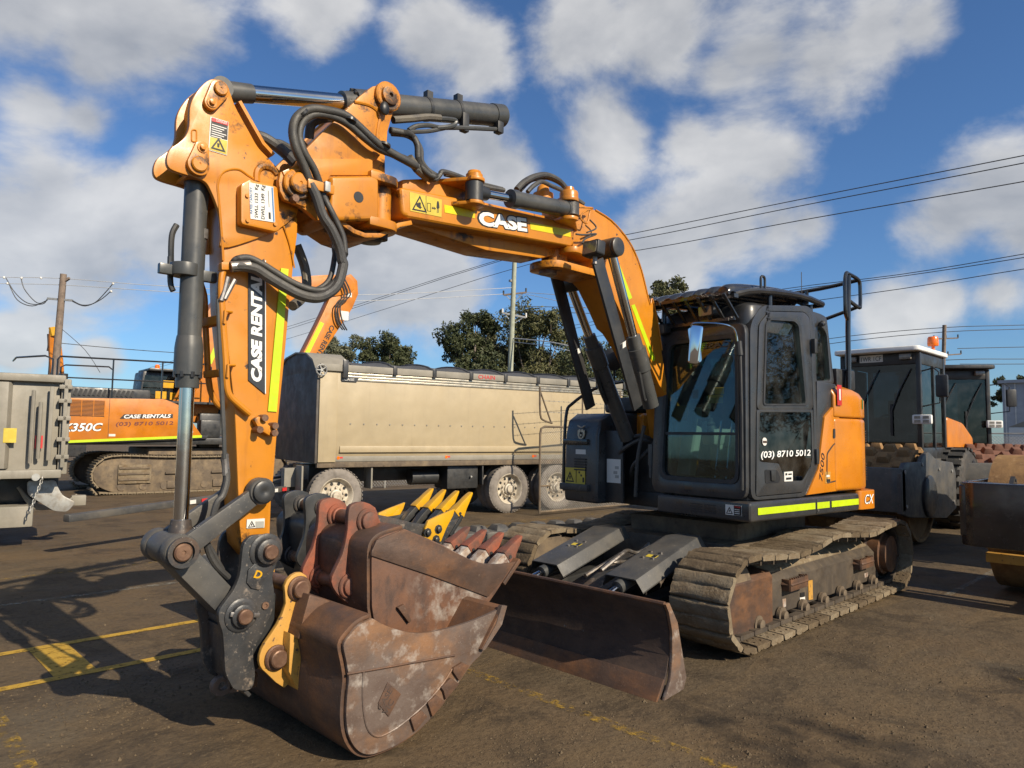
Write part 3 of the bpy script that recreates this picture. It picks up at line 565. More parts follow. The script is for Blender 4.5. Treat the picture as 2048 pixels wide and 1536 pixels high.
tY('7500', [(0.072,1.291),(0.015,1.55),(0.135,1.301)], 1.2065, 'ink', sd, shear=.2)
# brown-grey quarter panel between cab and counterweight
qp = U(M().prism([(0.105,1.901),(0.09,1.428),(-0.04,1.921),(-0.278,2.063),(-0.268,2.233),(0.092,2.246)], 'y', .75, 1.185).o('quarter_panel', 'charcoal', EX, .02))
quad((-.195, 1.19, 2.02), (-1, 0, 0), (0, 0, 1), .085, .2, 'red', cw, 'red_label', .004, lift=.038); 
quad((-.22, 1.195, 2.07), (-1, 0, 0), (0, 0, 1), .03, .11, 'decal_white', cw, 'label_mark', .004, lift=.039)
# engine housing behind boom, right side black box
U(M().bb(-.95, -.2, -1.12, 1.1, 1.15, 2.12).o('engine_bay', 'black', EX, .05))
U(M().bb(-.25, .75, -1.16, -.42, 1.15, 1.95).o('fuel_tank', 'orange_clean', EX, .06, seg=3))
rb = U(M().prism([(1.0, 1.0), (1.35, 1.0), (1.36, 1.12), (1.34, 1.7), (1.30, 1.86), (1.18, 1.93), (.6, 1.95), (.6, 1.0)], 'y', -1.0, -.50).o('tool_box', 'charcoal', EX, .04, seg=3))
M().bb(1.3, 1.4, -1.02, -.6, 1.12, 1.19).o('front_step', 'worn_black', rb, .01)
M().bb(1.20, 1.375, -1.0, -.63, 1.60, 1.66).o('ledge', 'black_gloss', rb, .01)
vs = M()
for i in range(5): vs.bb(1.345, 1.365, -.83, -.66, 1.33 + i * .028, 1.345 + i * .028)
vs.o('vent_slot', 'ink', rb)
em = M().tube([(1.352, -.79, 1.80), (1.352, -.73, 1.78), (1.352, -.68, 1.80)], .008, 6).tube([(1.352, -.775, 1.75), (1.352, -.77, 1.69), (1.352, -.735, 1.66), (1.352, -.70, 1.69), (1.352, -.695, 1.75)], .012, 6)
em.cyl((1.345, -.755, 1.745), (1.36, -.755, 1.745), .018, 10).cyl((1.345, -.715, 1.745), (1.36, -.715, 1.745), .018, 10).cyl((1.345, -.735, 1.70), (1.36, -.735, 1.70), .012, 10)
em.o('emblem', 'aluminium', rb)
q_ = quad((1.36, -.965, 1.185), (0, 1, 0), (0, 0, 1), .30, .17, 'decal_yellow', rb, 'warning_sticker', .004); triangle((1.36, -.955, 1.205), (0, 1, 0), (0, 0, 1), .13, 'ink', q_, lift=.006)
for (yy, zz, w_, h_) in ((-.80, 1.20, .008, .14), (-.76, 1.30, .02, .02), (-.73, 1.27, .02, .02), (-.70, 1.21, .025, .05)): quad((1.36, yy, zz), (0, 1, 0), (0, 0, 1), w_, h_, 'ink', q_, 'sticker_mark', .006)
quad((1.348, -.82, 1.50), (0, 1, 0), (0, 0, 1), .15, .05, 'decal_white', rb, 'small_sticker', .003)
pl = U(M().bb(1.20, 1.23, -.50, -.26, 1.02, 1.75).o('inner_panel', 'black', EX, .01))
q_ = quad((1.233, -.475, 1.22), (0, 1, 0), (0, 0, 1), .19, .24, 'decal_white', pl, 'notice_sticker', .003)
for (yy, zz) in ((-.36, 1.36), (-.36, 1.27), (-.38, 1.31)): quad((1.234, yy, zz), (0, 1, 0), (0, 0, 1), .05, .03, 'panel_grey', q_, 'notice_mark', .004)
U(M().bb(.85, 1.0, -.5, .2, .99, 1.7).o('boom_bay_wall', 'black', EX, .02))
hr = U(M().tube([(1.33, -1.02, 1.1), (1.33, -1.03, 1.3), (1.30, -1.03, 1.9), (1.24, -.98, 2.05), (1.05, -.80, 2.22), (.7, -.75, 2.3)], .018, 10, 5).o('grab_rail', 'black_gloss', EX))
hb = U(M().tube([(1.1, -.42, 1.5), (1.2, -.3, 1.62), (1.15, -.1, 1.7), (1.0, 0, 1.62)], .022, 8).tube([(1.15, -.4, 1.45), (1.24, -.25, 1.56), (1.18, -.05, 1.66), (1.0, .05, 1.58)], .02, 8).tube([(1.0, -.35, 1.2), (1.2, -.15, 1.4), (1.15, .05, 1.6), (.95, .1, 1.9)], .02, 8).tube([(1.22, -.1, 1.1), (1.24, -.05, 1.5), (1.2, 0, 1.8)], .018, 8).o('hose_bundle', 'hose', EX))
U(M().cyl((1.22, .1, 1.42), (1.22, .1, 1.62), .03, 12).cyl((1.22, .1, 1.3), (1.22, .1, 1.44), .022, 12).o('filter', 'cylinder_grey', EX))
U(M().bb(-.1, .8, -.95, -.45, 1.95, 2.12).o('hood', 'black_plastic', EX, .05, seg=3))
# round mirror on the right front
mr_o = U(M().lathe((1.0, -.62, 2.52), (.85, .5, -.1), [(0, .02), (0, .115), (.01, .125), (.04, .12), (.07, .06), (.08, .02)], 20).tube([(.95, -.65, 2.5), (.9, -.7, 2.3), (1.0, -.75, 2.2)], .012, 6, 4).o('right_mirror', 'black_plastic', EX))
M().lathe((1.008, -.615, 2.519), (.85, .5, -.1), [(-.003, .0), (-.003, .1), (.0, .1)], 20).o('mirror_glass', 'mirror', mr_o)
# rear handrail
rl = U(M().tube([(-.69, 1.1, 2.2), (-.70, 1.1, 2.8), (-.735, 1.1, 3.40)], .026, 10, 1).o('rear_handrail', 'black_gloss', EX))
b = M().tube([(-.70, 1.1, 2.93), (-.62, 1.12, 2.98), (-.595, 1.13, 3.08), (-.60, 1.13, 3.32), (-.65, 1.12, 3.41), (-.74, 1.1, 3.42), (-.90, 1.1, 3.40), (-.97, 1.1, 3.37), (-.985, 1.1, 3.30), (-.98, 1.1, 3.12), (-.94, 1.1, 3.09), (-.72, 1.1, 3.14)], .02, 8, 4)
b.tube([(-.95, 1.1, 3.385), (-.92, .7, 3.35), (-.85, .1, 3.33), (-.8, -.3, 3.32)], .022, 8, 3).tube([(-.95, 1.1, 3.10), (-.9, .75, 3.0), (-.88, .5, 2.94)], .02, 8, 2).tube([(-.89, .55, 3.34), (-.88, .55, 2.6)], .022, 8, 1)
b.tube([(-.72, 1.08, 2.2), (-.73, 1.06, 2.5), (-.72, 1.08, 2.62)], .015, 8, 3)
b.o('rail_loop', 'black_gloss', rl)
U(M().bb(-.95, -.55, .75, 1.05, 2.2, 2.42).o('battery_cover', 'black_plastic', EX, .03))

# ---------------- cab (upper-body frame)
CABY = 1.185
cab = U(M().bb(.0, 1.2, .36, 1.14, 1.155, 1.30).o('cab', 'charcoal', EX, .01))
def rake(b, k=.075):                                   # the cab tapers a little towards its roof
    b.v = [(x - max(0, z - 1.6) * (.06 if x > .9 else 0), y - max(0, z - 1.5) * (.03 if y > .9 else -.01), z) for x, y, z in b.v]; return b
side_o = rc([(1.22,1.166),(1.21,2.691),(1.028,2.876),(0.169,2.963),(0.053,2.92),(0.081,1.868),(0.113,1.412),(0.321,1.162)], .10, 4)
door_i = rc([(1.158,1.192),(1.095,2.703),(0.935,2.825),(0.234,2.899),(0.145,2.856),(0.15,1.949),(0.17,1.574),(0.38,1.197)], .06, 4)
rake(ring(M(), side_o, door_i, 'y', 1.09, 1.19)).o('door_surround', 'charcoal', cab, .012, seg=3)
door_o = rc([(1.151,1.196),(1.087,2.701),(0.929,2.821),(0.241,2.893),(0.154,2.85),(0.16,1.948),(0.179,1.578),(0.386,1.201)], .06, 4)
upper_i = rc([(1.032,1.98),(0.983,2.715),(0.9,2.767),(0.421,2.802),(0.334,2.761),(0.273,2.006)], .04, 4)
door = M()
ring(door, rc([(1.122,1.938),(1.082,2.698),(0.927,2.819),(0.244,2.891),(0.158,2.848),(0.169,1.968)], .05, 4), upper_i, 'y', 1.12, 1.196)
ring(door, rc([(1.148,1.199),(1.122,1.938),(0.169,1.968),(0.182,1.578),(0.386,1.205)], .02, 3), rc([(1.095,1.491),(1.081,1.917),(0.207,1.942),(0.229,1.462),(0.398,1.307),(0.696,1.316),(0.79,1.471)], .03, 3), 'y', 1.12, 1.1955)
do = rake(door).o('cab_door', 'charcoal', cab, .006)
rake(ring(M(), rc([(1.037,1.977),(0.989,2.718),(0.903,2.77),(0.417,2.806),(0.328,2.765),(0.267,2.003)], .04, 4), rc([(1.01,1.993),(0.962,2.708),(0.896,2.746),(0.442,2.783),(0.371,2.749),(0.309,2.018)], .03, 4), 'y', 1.16, 1.203)).o('window_seal', 'black_plastic', do)
rake(M().prism(upper_i, 'y', 1.165, 1.170)).o('door_window', 'pane', do, smooth=False)
rake(M().prism(rc([(1.1,1.488),(1.086,1.92),(0.201,1.945),(0.223,1.459),(0.392,1.301),(0.702,1.31),(0.795,1.468)], .03, 3), 'y', 1.185, 1.191)).o('lower_window', 'pane_dark', do, smooth=False)
hd = rake(M().prism(rc([(1.02,1.423),(1.014,1.305),(0.798,1.302),(0.778,1.342),(0.823,1.412)], .02), 'y', 1.18, 1.199)).o('handle_recess', 'ink', do)
rake(M().prism(rc([(0.94,1.414),(0.934,1.324),(0.872,1.322),(0.864,1.412)], .01), 'y', 1.196, 1.212)).o('door_handle', 'black', do, .004)
rake(M().prism([(0.712,1.394),(0.712,1.31),(0.572,1.309),(0.573,1.397)], 'y', 1.191, 1.198)).o('serial_sticker', 'decal_white', do)
for P_ in ([(0.686,1.324),(0.598,1.325),(0.597,1.345),(0.686,1.344)], [(0.648,1.365),(0.591,1.366),(0.59,1.38),(0.648,1.379)], [(0.696,1.363),(0.665,1.364),(0.665,1.384),(0.696,1.383)]): polyY(P_, 1.1985, .001, 'ink', do, 'print_mark')
tY('(03) 8710 5012', [(1.065,1.505),(0.253,1.518),(1.053,1.579)], 1.192, 'white_paint', do, off=.012, shear=.12)
c_ = [(1.009,1.663)][0]; M().cyl((c_[0], 1.19, c_[1]), (c_[0], 1.195, c_[1]), .035, 20).o('round_sticker', 'decal_white', do); M().bb(c_[0] - .03, c_[0] + .03, 1.19, 1.197, c_[1] - .012, c_[1] + .008).o('sticker_band', 'rust_dark', do)
for z in ([(0.156,2.572)][0][1], [(0.129,1.526)][0][1]): M().bb([(0.156,2.572)][0][0] - .03, [(0.156,2.572)][0][0] + .02, 1.17, 1.215, z - .07, z + .07).o('door_hinge', 'black', do, .008)
# rear quarter of the cab side
qo = rc([(-0.011,2.222),(-0.01,2.945),(-0.191,2.935),(-0.302,2.913),(-0.386,2.242)], .05, 4)
rake(ring(M(), qo, rc([(-0.045,2.257),(-0.045,2.807),(-0.22,2.797),(-0.282,2.737),(-0.311,2.276)], .03, 4), 'y', 1.06, 1.13)).o('rear_pillar', 'charcoal', cab, .01)
rake(M().prism(rc([(-0.038,2.254),(-0.038,2.81),(-0.227,2.801),(-0.289,2.738),(-0.318,2.273)], .03, 4), 'y', 1.09, 1.095)).o('rear_side_window', 'pane', cab, smooth=False)
rake(M().prism([(-0.018,2.222),(-0.403,2.243),(-0.364,1.707),(0.006,1.539)], 'y', .5, 1.12)).o('rear_lower_panel', 'charcoal', cab, .01)
# front: frame, bar and two panes
fo = [(.14, 1.17), (1.175, 1.17), (1.175, 2.70), (.14, 2.70)]
fo = rc(fo, .10, 4); fi = rc([(.245, 1.30), (1.10, 1.30), (1.10, 2.60), (.28, 2.60)], .09, 4)
ft = M(); ring(ft, fo, fi, 'x', 1.20, 1.262); rake(ft).o('windscreen_frame', 'charcoal', cab, .015)
rake(ring(M(), rc([(.240, 1.295), (1.105, 1.295), (1.105, 2.605), (.275, 2.605)], .09, 4), rc([(.275, 1.33), (1.075, 1.33), (1.075, 2.57), (.305, 2.57)], .08, 4), 'x', 1.235, 1.27)).o('windscreen_seal', 'black_plastic', cab)
rake(M().bb(1.225, 1.25, .25, 1.09, 1.715, 1.74)).o('windscreen_bar', 'black_plastic', cab)
rake(M().prism(rc([(.26, 1.735), (1.085, 1.735), (1.085, 2.59), (.29, 2.59)], .06, 4), 'x', 1.228, 1.233)).o('windscreen', 'pane_tint', cab, smooth=False)
rake(M().prism(rc([(.26, 1.31), (1.085, 1.31), (1.085, 1.72), (.26, 1.72)], .06, 4), 'x', 1.228, 1.233)).o('lower_windscreen', 'pane_tint', cab, smooth=False)
text('CASE', (1.19, .98, 2.50), (0, -1, 0), (0, 0, 1), .30, .05, 'charcoal_dusty', cab)
# roof, back and right walls
rf = M(); RP = rc([(1.22, .16), (1.20, 1.15), (-.15, 1.11), (-.15, .18)], .12, 4); n_ = len(RP); V = []
for (z, k) in ((2.64, 1.0), (2.80, 1.0), (2.87, .97), (2.90, .88)): V += [((p[0] - .5) * k + .5 - (.06 if p[0] > .9 else 0), (p[1] - .65) * k + .65, z + (.05 if p[0] < .6 else 0) * (z > 2.7)) for p in RP]
F = [(l * n_ + i, l * n_ + (i + 1) % n_, (l + 1) * n_ + (i + 1) % n_, (l + 1) * n_ + i) for l in range(3) for i in range(n_)] + [tuple(range(n_)), tuple(range(4 * n_ - 1, 3 * n_ - 1, -1))]
rf.add(V, F).o('cab_roof', 'charcoal', cab, .01, ang=50)
wl = M(); ring(wl, [(1.2, 1.16), (1.12, 2.72), (-.12, 2.72), (-.12, 1.16)], rc([(1.10, 1.45), (1.04, 2.60), (-.02, 2.60), (-.02, 1.45)], .05), 'y', .20, .24); wl.o('right_wall', 'black', cab)
M().bb(-.02, 1.10, .21, .215, 1.45, 2.60).o('right_window', 'pane', cab, smooth=False)
wl = M(); ring(wl, [(.2, 1.16), (1.08, 1.16), (1.06, 2.72), (.2, 2.72)], rc([(.28, 1.60), (1.0, 1.60), (.98, 2.58), (.30, 2.58)], .06), 'x', -.14, -.09); wl.o('rear_wall', 'black', cab)
M().bb(-.12, -.115, .28, 1.0, 1.60, 2.58).o('rear_window', 'pane', cab, smooth=False)
# interior: seat, consoles, joysticks, monitor, stickers
se = M().box((.35, .68, 1.66), (.48, .5, .14)).box((.10, .68, 2.0), (.14, .48, .62), Matrix.Rotation(rad(-12), 3, 'Y')).box((.04, .68, 2.40), (.10, .28, .18), Matrix.Rotation(rad(-10), 3, 'Y')).box((.35, .68, 1.5), (.3, .35, .3))
se.o('operator_seat', 'seat', cab, .05, seg=3)
for yy in (.42, .96):
    M().box((.45, yy, 1.70), (.62, .15, .16)).box((.5, yy, 1.45), (.3, .13, .4)).o('armrest_console', 'panel_grey', cab, .03)
    j = M().lathe((.72, yy, 1.76), (.15, 0, 1), [(0, .07), (.03, .065), (.05, .05), (.07, .055), (.09, .04), (.12, .04), (.13, .015), (.2, .014), (.22, .03), (.30, .034), (.34, .02)], 14).o('joystick', 'black_plastic', cab)
M().box((1.02, .40, 1.56), (.12, .16, .5), Matrix.Rotation(rad(-14), 3, 'Y')).box((1.08, .42, 1.84), (.1, .2, .24), Matrix.Rotation(rad(-14), 3, 'Y')).o('side_console', 'panel_grey', cab, .04, seg=3)
M().box((1.12, .38, 1.92), (.04, .16, .14)).o('monitor', 'yellow_chip', cab, .01)
M().bb(.7, 1.15, .4, 1.05, 1.27, 1.32).box((1.0, .62, 1.38), (.16, .10, .02), Matrix.Rotation(rad(-35), 3, 'Y')).box((1.0, .78, 1.38), (.16, .10, .02), Matrix.Rotation(rad(-35), 3, 'Y')).o('pedals', 'black_plastic', cab)
for yy in (.64, .76): M().tube([(.95, yy, 1.32), (.9, yy, 1.6), (.84, yy, 1.85)], .012, 8, 3).o('travel_lever', 'chrome', cab)
for (yy, zz, w_, h_, m_) in ((.62, 1.98, .06, .11, 'decal_white'), (.75, 2.12, .16, .075, 'decal_yellow'), (.82, 2.2, .1, .06, 'decal_yellow'), (.68, 1.86, .055, .10, 'decal_white'), (.58, 2.16, .06, .09, 'panel_grey')):
    quad((1.20, yy, zz - .12), (0, 1, 0), (0, 0, 1), w_, h_, m_, cab, 'glass_sticker', .001)
# mirror on its chrome arm, work lights, wiper box
mi = U(M().tube([(1.30, 1.13, 2.50), (1.33, 1.12, 2.62), (1.42, 1.06, 2.665), (1.52, .86, 2.685), (1.53, .82, 2.66)], .009, 8, 4).o('mirror_arm', 'chrome', EX))
M().tube([(1.27, 1.14, 1.25), (1.275, 1.145, 1.9), (1.28, 1.14, 2.42)], .014, 8, 2).o('mirror_post', 'black_plastic', mi); M().cyl((1.285, 1.14, 2.40), (1.295, 1.135, 2.52), .028, 10).o('mirror_clamp', 'black_plastic', mi)
def place(b, loc, rot):
    R = Matrix.Rotation(rot[2], 3, 'Z') @ Matrix.Rotation(rot[1], 3, 'Y') @ Matrix.Rotation(rot[0], 3, 'X'); b.v = [tuple(R @ Vector(p) + Vector(loc)) for p in b.v]; return b
place(M().prism(rc([(-.048, -.17), (.048, -.17), (.055, .17), (-.055, .17)], .03, 4), 'x', -.02, .02), (1.50, .84, 2.50), (rad(-6), 0, rad(38))).o('mirror_head', 'mirror', mi, .012)
place(M().prism(rc([(-.04, -.155), (.04, -.155), (.047, .155), (-.047, .155)], .025, 4), 'x', .021, .024), (1.50, .84, 2.50), (rad(-6), 0, rad(218))).o('mirror_glass', 'mirror', mi)
for (yy, zz) in ((.26, 2.72), (.80, 2.83)):
    l = U(place(M().prism(rc([(-.085, -.05), (.085, -.05), (.085, .05), (-.085, .05)], .02, 3), 'x', -.06, .03), (1.27, yy, zz), (0, rad(8), rad(-3))).o('work_light', 'black_plastic', EX, .012))
    place(M().prism(rc([(-.072, -.04), (.072, -.04), (.072, .04), (-.072, .04)], .015, 3), 'x', .03, .034), (1.27, yy, zz), (0, rad(8), rad(-3))).o('lens', 'lamp_lens', l)
    M().bb(1.1, 1.25, yy - .02, yy + .02, zz - .02, zz + .01).o('light_bracket', 'black', l)
U(M().tube([(1.16, .15, 1.3), (1.20, .16, 1.9), (1.15, .17, 2.6)], .018, 8, 3).o('wiper_channel', 'worn_black', EX))
# roof guard: arched slats on a frame
gd = U(M().tube([(1.30, 1.10, 2.93), (1.0, 1.13, 3.0), (.3, 1.13, 3.05), (-.15, 1.12, 3.02)], .03, 8, 3).tube([(1.42, .12, 2.94), (1.0, .10, 3.0), (.3, .10, 3.04), (-.15, .12, 3.02)], .03, 8, 3).bb(1.28, 1.34, .1, 1.13, 2.90, 2.935).bb(-.16, -.12, .1, 1.13, 2.99, 3.03).o('roof_guard', 'black_gloss', EX))
for yy, xx, zt in ((1.1, .75, 2.84), (.2, .75, 2.84), (1.08, .0, 2.9), (.2, .0, 2.9), (.25, 1.2, 2.72)): M().cyl((xx, yy, zt), (xx, yy, 3.0), .022, 10).o('guard_post', 'black_gloss', gd)
for i in range(7):
    y = .20 + i * .135; P_ = [(y + .062 * math.cos(rad(a)), .06 * math.sin(rad(a))) for a in range(180, -1, -20)]; sl_ = M()
    st = [(1.46 - .02 * i, 2.925), (1.30, 2.985), (1.0, 3.03), (.5, 3.065), (0.05, 3.06), (-.15, 3.03)]; st = sm(st, 3, False); V = []; k = len(P_)
    for (x, z) in st: V += [(x, p[0], z + p[1] - .012) for p in P_] + [(x, p[0], z + p[1] - .022) for p in P_[::-1]]
    kk = 2 * k; F = [(r_ * kk + j, r_ * kk + (j + 1) % kk, (r_ + 1) * kk + (j + 1) % kk, (r_ + 1) * kk + j) for r_ in range(len(st) - 1) for j in range(kk)] + [tuple(range(kk)), tuple(range(len(st) * kk - 1, (len(st) - 1) * kk - 1, -1))]
    sl_.add(V, F).o('guard_slat', 'black_gloss', gd)
fm = M()
for i in range(8): fm.bar((1.42, .13 + i * .135, 2.93), (1.22, .13 + i * .135, 2.74), .028, .012)
fm.bar((1.43, .1, 2.935), (1.37, 1.1, 2.94), .03, .03).bar((1.22, .12, 2.74), (1.22, 1.05, 2.74), .03, .03)
fm.o('guard_lattice', 'black_gloss', gd)
M().tube([(.95, 1.14, 3.02), (.95, 1.14, 3.12), (.92, 1.14, 3.14), (.89, 1.14, 3.12), (.89, 1.14, 3.02)], .012, 8, 4).o('lifting_eye', 'black_gloss', gd)
M().cyl((-.02, .98, 2.9), (-.02, .98, 3.35), .004, 6).o('aerial', 'black', gd)
M().cyl((-.15, 1.12, 2.83), (-.05, 1.16, 2.80), .02, 10).sphere((-.15, 1.12, 2.83), .03, 6).o('side_lamp', 'black_plastic', cab)


# ================================================================ BOOM, ARM, CYLINDERS, HITCH (plane y = 0)
def pinY(p, y0, y1, r, m, parent, name='pin', cap=None, n=18):
    b = M().lathe((p[0], y0, p[1]), (0, 1, 0), [(0, r * .9), (0, r), (y1 - y0 - .008, r), (y1 - y0, r * .86), (y1 - y0, .2 * r), (y1 - y0 - .004, .1 * r)], n); return b.o(name, m, parent)
def boss(p, y0, y1, r, m, parent, name='boss', n=24):
    return M().lathe((p[0], y0, p[1]), (0, 1, 0), [(0, r), (y1 - y0 - .01, r), (y1 - y0, r - .012), (y1 - y0, r * .62), (y1 - y0 - .008, r * .6)], n).o(name, m, parent)
def cap_plate(p, q, y0, y1, r1, r2, m, parent):
    """tear-drop pin keeper: big end over the pin, small end with its bolt"""
    P, Q = Vector(p), Vector(q); d = (Q - P).normalized(); a = math.atan2(d.y, d.x); out = []
    for i in range(13): t = a + math.pi / 2 + math.pi * i / 12; out.append((P.x + r1 * math.cos(t), P.y + r1 * math.sin(t)))
    for i in range(9): t = a - math.pi / 2 + math.pi * i / 8; out.append((Q.x + r2 * math.cos(t), Q.y + r2 * math.sin(t)))
    o = M().prism(out, 'y', y0, y1).o('pin_keeper', m, parent, .005)
    M().lathe((P.x, y1, P.y), (0, 1, 0), [(-.01, r1 * .72), (.012, r1 * .72), (.018, r1 * .62), (.018, r1 * .1), (.014, r1 * .06)], 20).o('pin_end', m, o)
    M().lathe((Q.x, y1, Q.y), (0, 1, 0), [(-.01, r2 * .72), (.006, r2 * .72), (.006, r2 * .4), (.022, r2 * .38), (.024, r2 * .1)], 12).o('keeper_bolt', m, o); return o

# ---- arm
arm_head = [(5.579,3.623),(5.527,3.622),(5.487,3.59),(5.455,3.52),(5.413,3.457),(5.363,3.389),(5.311,3.319),(5.249,3.274),(5.177,3.219),(5.111,3.153),(5.068,3.071),(5.053,2.998),(5.164,2.875),(5.342,2.764),(5.489,2.699),(5.499,2.768),(5.51,2.871),(5.533,2.937),(5.564,3),(5.592,3.038),(5.64,3.05),(5.744,3.056),(5.786,3.071),(5.796,3.113),(5.781,3.169),(5.745,3.21),(5.708,3.26),(5.691,3.321),(5.692,3.418),(5.672,3.495),(5.628,3.575)]
arm = M().prism([(5.491,2.955),(5.483,2.774),(5.474,2.608),(5.459,2.374),(5.42,2.096),(5.378,1.82),(5.362,1.634),(5.346,1.431),(5.325,1.184),(5.309,1.069),(5.246,0.991),(5.174,0.991),(5.131,1.034),(5.146,1.128),(5.145,1.339),(5.135,1.451),(5.125,1.679),(5.107,1.945),(5.089,2.203),(5.074,2.477),(5.055,2.731),(5.041,2.866),(5.045,3.062)], 'y', -.10, .10).o('arm', 'orange', EX, .012)
M().prism(sm(arm_head, 3), 'y', .085, .118).o('head_plate', 'orange', arm, .006)
M().prism(sm(arm_head, 3), 'y', -.118, -.085).o('head_plate', 'orange', arm, .006)
M().shell([(5.194,3.323),(5.258,3.37),(5.311,3.441),(5.363,3.512),(5.406,3.57)], 'y', -.09, .09, -.02).o('head_web', 'orange', arm)
M().shell([(5.518,3.033),(5.547,3.069),(5.596,3.078),(5.677,3.078)], 'y', -.09, .09, -.02).o('head_web', 'orange', arm)
M().shell([(5.631,3.565),(5.65,3.472),(5.649,3.371),(5.667,3.308)], 'y', -.09, .09, -.02).o('head_web', 'orange', arm)
# raised weld line round the side reinforcement
M().tube([(p[0], .119, p[1]) for p in [(5.482,2.63),(5.5,2.803),(5.522,2.975),(5.529,3.044),(5.512,3.106),(5.471,3.142),(5.415,3.158),(5.363,3.139),(5.325,3.127)]], .007, 6, 4).o('weld_bead', 'orange', arm)
M().tube([(p[0], .107, p[1]) for p in [(5.134,2.899),(5.09,2.795),(5.057,2.664)]], .005, 6, 4).o('weld_bead', 'orange', arm)
cap_plate([(5.549,3.564)][0], [(5.592,3.473)][0], .118, .15, .052, .038, 'orange', arm)
cap_plate([(5.644,3.115)][0], [(5.631,3.21)][0], .118, .15, .058, .038, 'orange', arm)
st = [(5.68,3.303),(5.654,3.311),(5.651,3.246),(5.677,3.238)]; M().tube([(p[0], .12, p[1]) for p in sm(rc(st, .03), 1)], .004, 6, 1, True).o('cast_mark', 'orange', arm)
# warning plate near the head
wp = polyY([(5.585,3.407),(5.485,3.408),(5.487,3.217),(5.588,3.218)], .118, .004, 'decal_white', arm, 'warning_plate')
polyY([(5.579,3.401),(5.49,3.402),(5.489,3.305),(5.581,3.299)], .120, .005, 'ink', wp, 'plate_panel'); polyY([(5.578,3.402),(5.488,3.404),(5.489,3.384),(5.578,3.382)], .121, .006, 'red', wp, 'plate_band')
tY('DANGER', [(5.555,3.387),(5.496,3.388),(5.556,3.402)], .1275, 'decal_white', wp)
for k_ in range(6): q = [(5.577,3.362),(5.504,3.365),(5.577,3.351)][0]; quad((q[0], .1255, q[1] - k_ * .0125), (-1, 0, 0), (0, 0, 1), .080 - .012 * (k_ % 3), .005, 'decal_white', wp, 'print_line', .001)
polyY([(5.581,3.293),(5.489,3.299),(5.489,3.221),(5.584,3.222)], .120, .004, 'decal_yellow', wp, 'plate_panel'); triangle(([(5.578,3.231)][0][0], .125, [(5.578,3.231)][0][1]), (-1, 0, 0), (0, 0, 1), .082, 'ink', wp, lift=.001)
# rated-capacity sign box
bx_ = M().prism(rc([(5.426,3.058),(5.377,3.098),(5.363,3.097),(5.213,3.099),(5.184,2.86),(5.21,2.834),(5.417,2.835)], .02), 'y', .11, .18).o('sign_box', 'orange', arm, .012)
polyY([(5.384,3.077),(5.242,3.087),(5.223,2.885),(5.367,2.875)], .18, .004, 'decal_white', bx_, 'capacity_sign')
def rotY(body, P, c, m, parent, **k): return tY(body, P, c, m, parent, **k)
rotY('SWLL 1533  Kg', [(5.319,2.888),(5.326,3.077),(5.344,2.882)], .1845, 'ink', bx_, off=.01); rotY('DWLL 1349  Kg', [(5.28,2.889),(5.288,3.082),(5.306,2.883)], .1845, 'ink', bx_, off=.01)
rotY('RATED CAPACITY', [(5.357,2.906),(5.365,3.052),(5.37,2.903)], .1845, 'decal_blue', bx_)
polyY([(5.254,3.081),(5.245,3.083),(5.227,2.888),(5.236,2.888)], .1842, .001, 'decal_blue', bx_, 'sign_stripe'); polyY([(5.273,3.058),(5.27,3.058),(5.261,2.965),(5.264,2.965)], .1842, .001, 'ink', bx_, 'print_line'); polyY([(5.265,2.935),(5.253,2.936),(5.25,2.898),(5.262,2.898)], .1842, .001, 'ink', bx_, 'print_mark')
for p in [(5.391,2.999),(5.383,2.862),(5.223,2.876)]: M().cyl((p[0], .175, p[1]), (p[0], .19, p[1]), .011, 10).o('screw', 'orange', bx_)
M().tube([(p[0], .115, p[1]) for p in [(5.311,3.115),(5.31,3.175),(5.277,3.214),(5.224,3.217),(5.192,3.192)]], .022, 8, 4).o('lifting_loop', 'orange_grimy', arm)
# lettering panel and tape down the side
lp = polyY([(5.335,2.611),(5.244,2.686),(5.211,1.911),(5.31,1.984)], .105, .003, 'charcoal', arm, 'lettering_panel')
tY('RENTALS', [(5.24,2.235),(5.256,2.644),(5.306,2.228)], .1085, 'white_paint', lp, off=.045, shear=.15); tY('CASE', [(5.232,1.979),(5.24,2.218),(5.296,1.975)], .1085, 'white_paint', lp, off=.06, shear=.15)
polyY([(5.24,2.676),(5.235,2.677),(5.206,1.911),(5.211,1.916)], .106, .004, 'white_paint', arm, 'panel_edge')
polyY([(5.141,2.649),(5.094,2.651),(5.136,1.812),(5.189,1.814)], .105, .003, 'tape_yellow' if 0 else 'tape_lime', arm, 'reflective_tape')
sq = polyY([(5.287,1.211),(5.184,1.21),(5.185,1.159),(5.288,1.163)], .1, .007, 'decal_white', arm, 'warning_sticker'); triangle(([(5.281,1.167)][0][0], .107, [(5.281,1.167)][0][1]), (-1, 0, 0), (0, 0, 1), .042, 'ink', sq, lift=.002); polyY([(5.238,1.197),(5.189,1.195),(5.189,1.162),(5.236,1.164)], .107, .002, 'panel_grey', sq, 'sticker_panel')
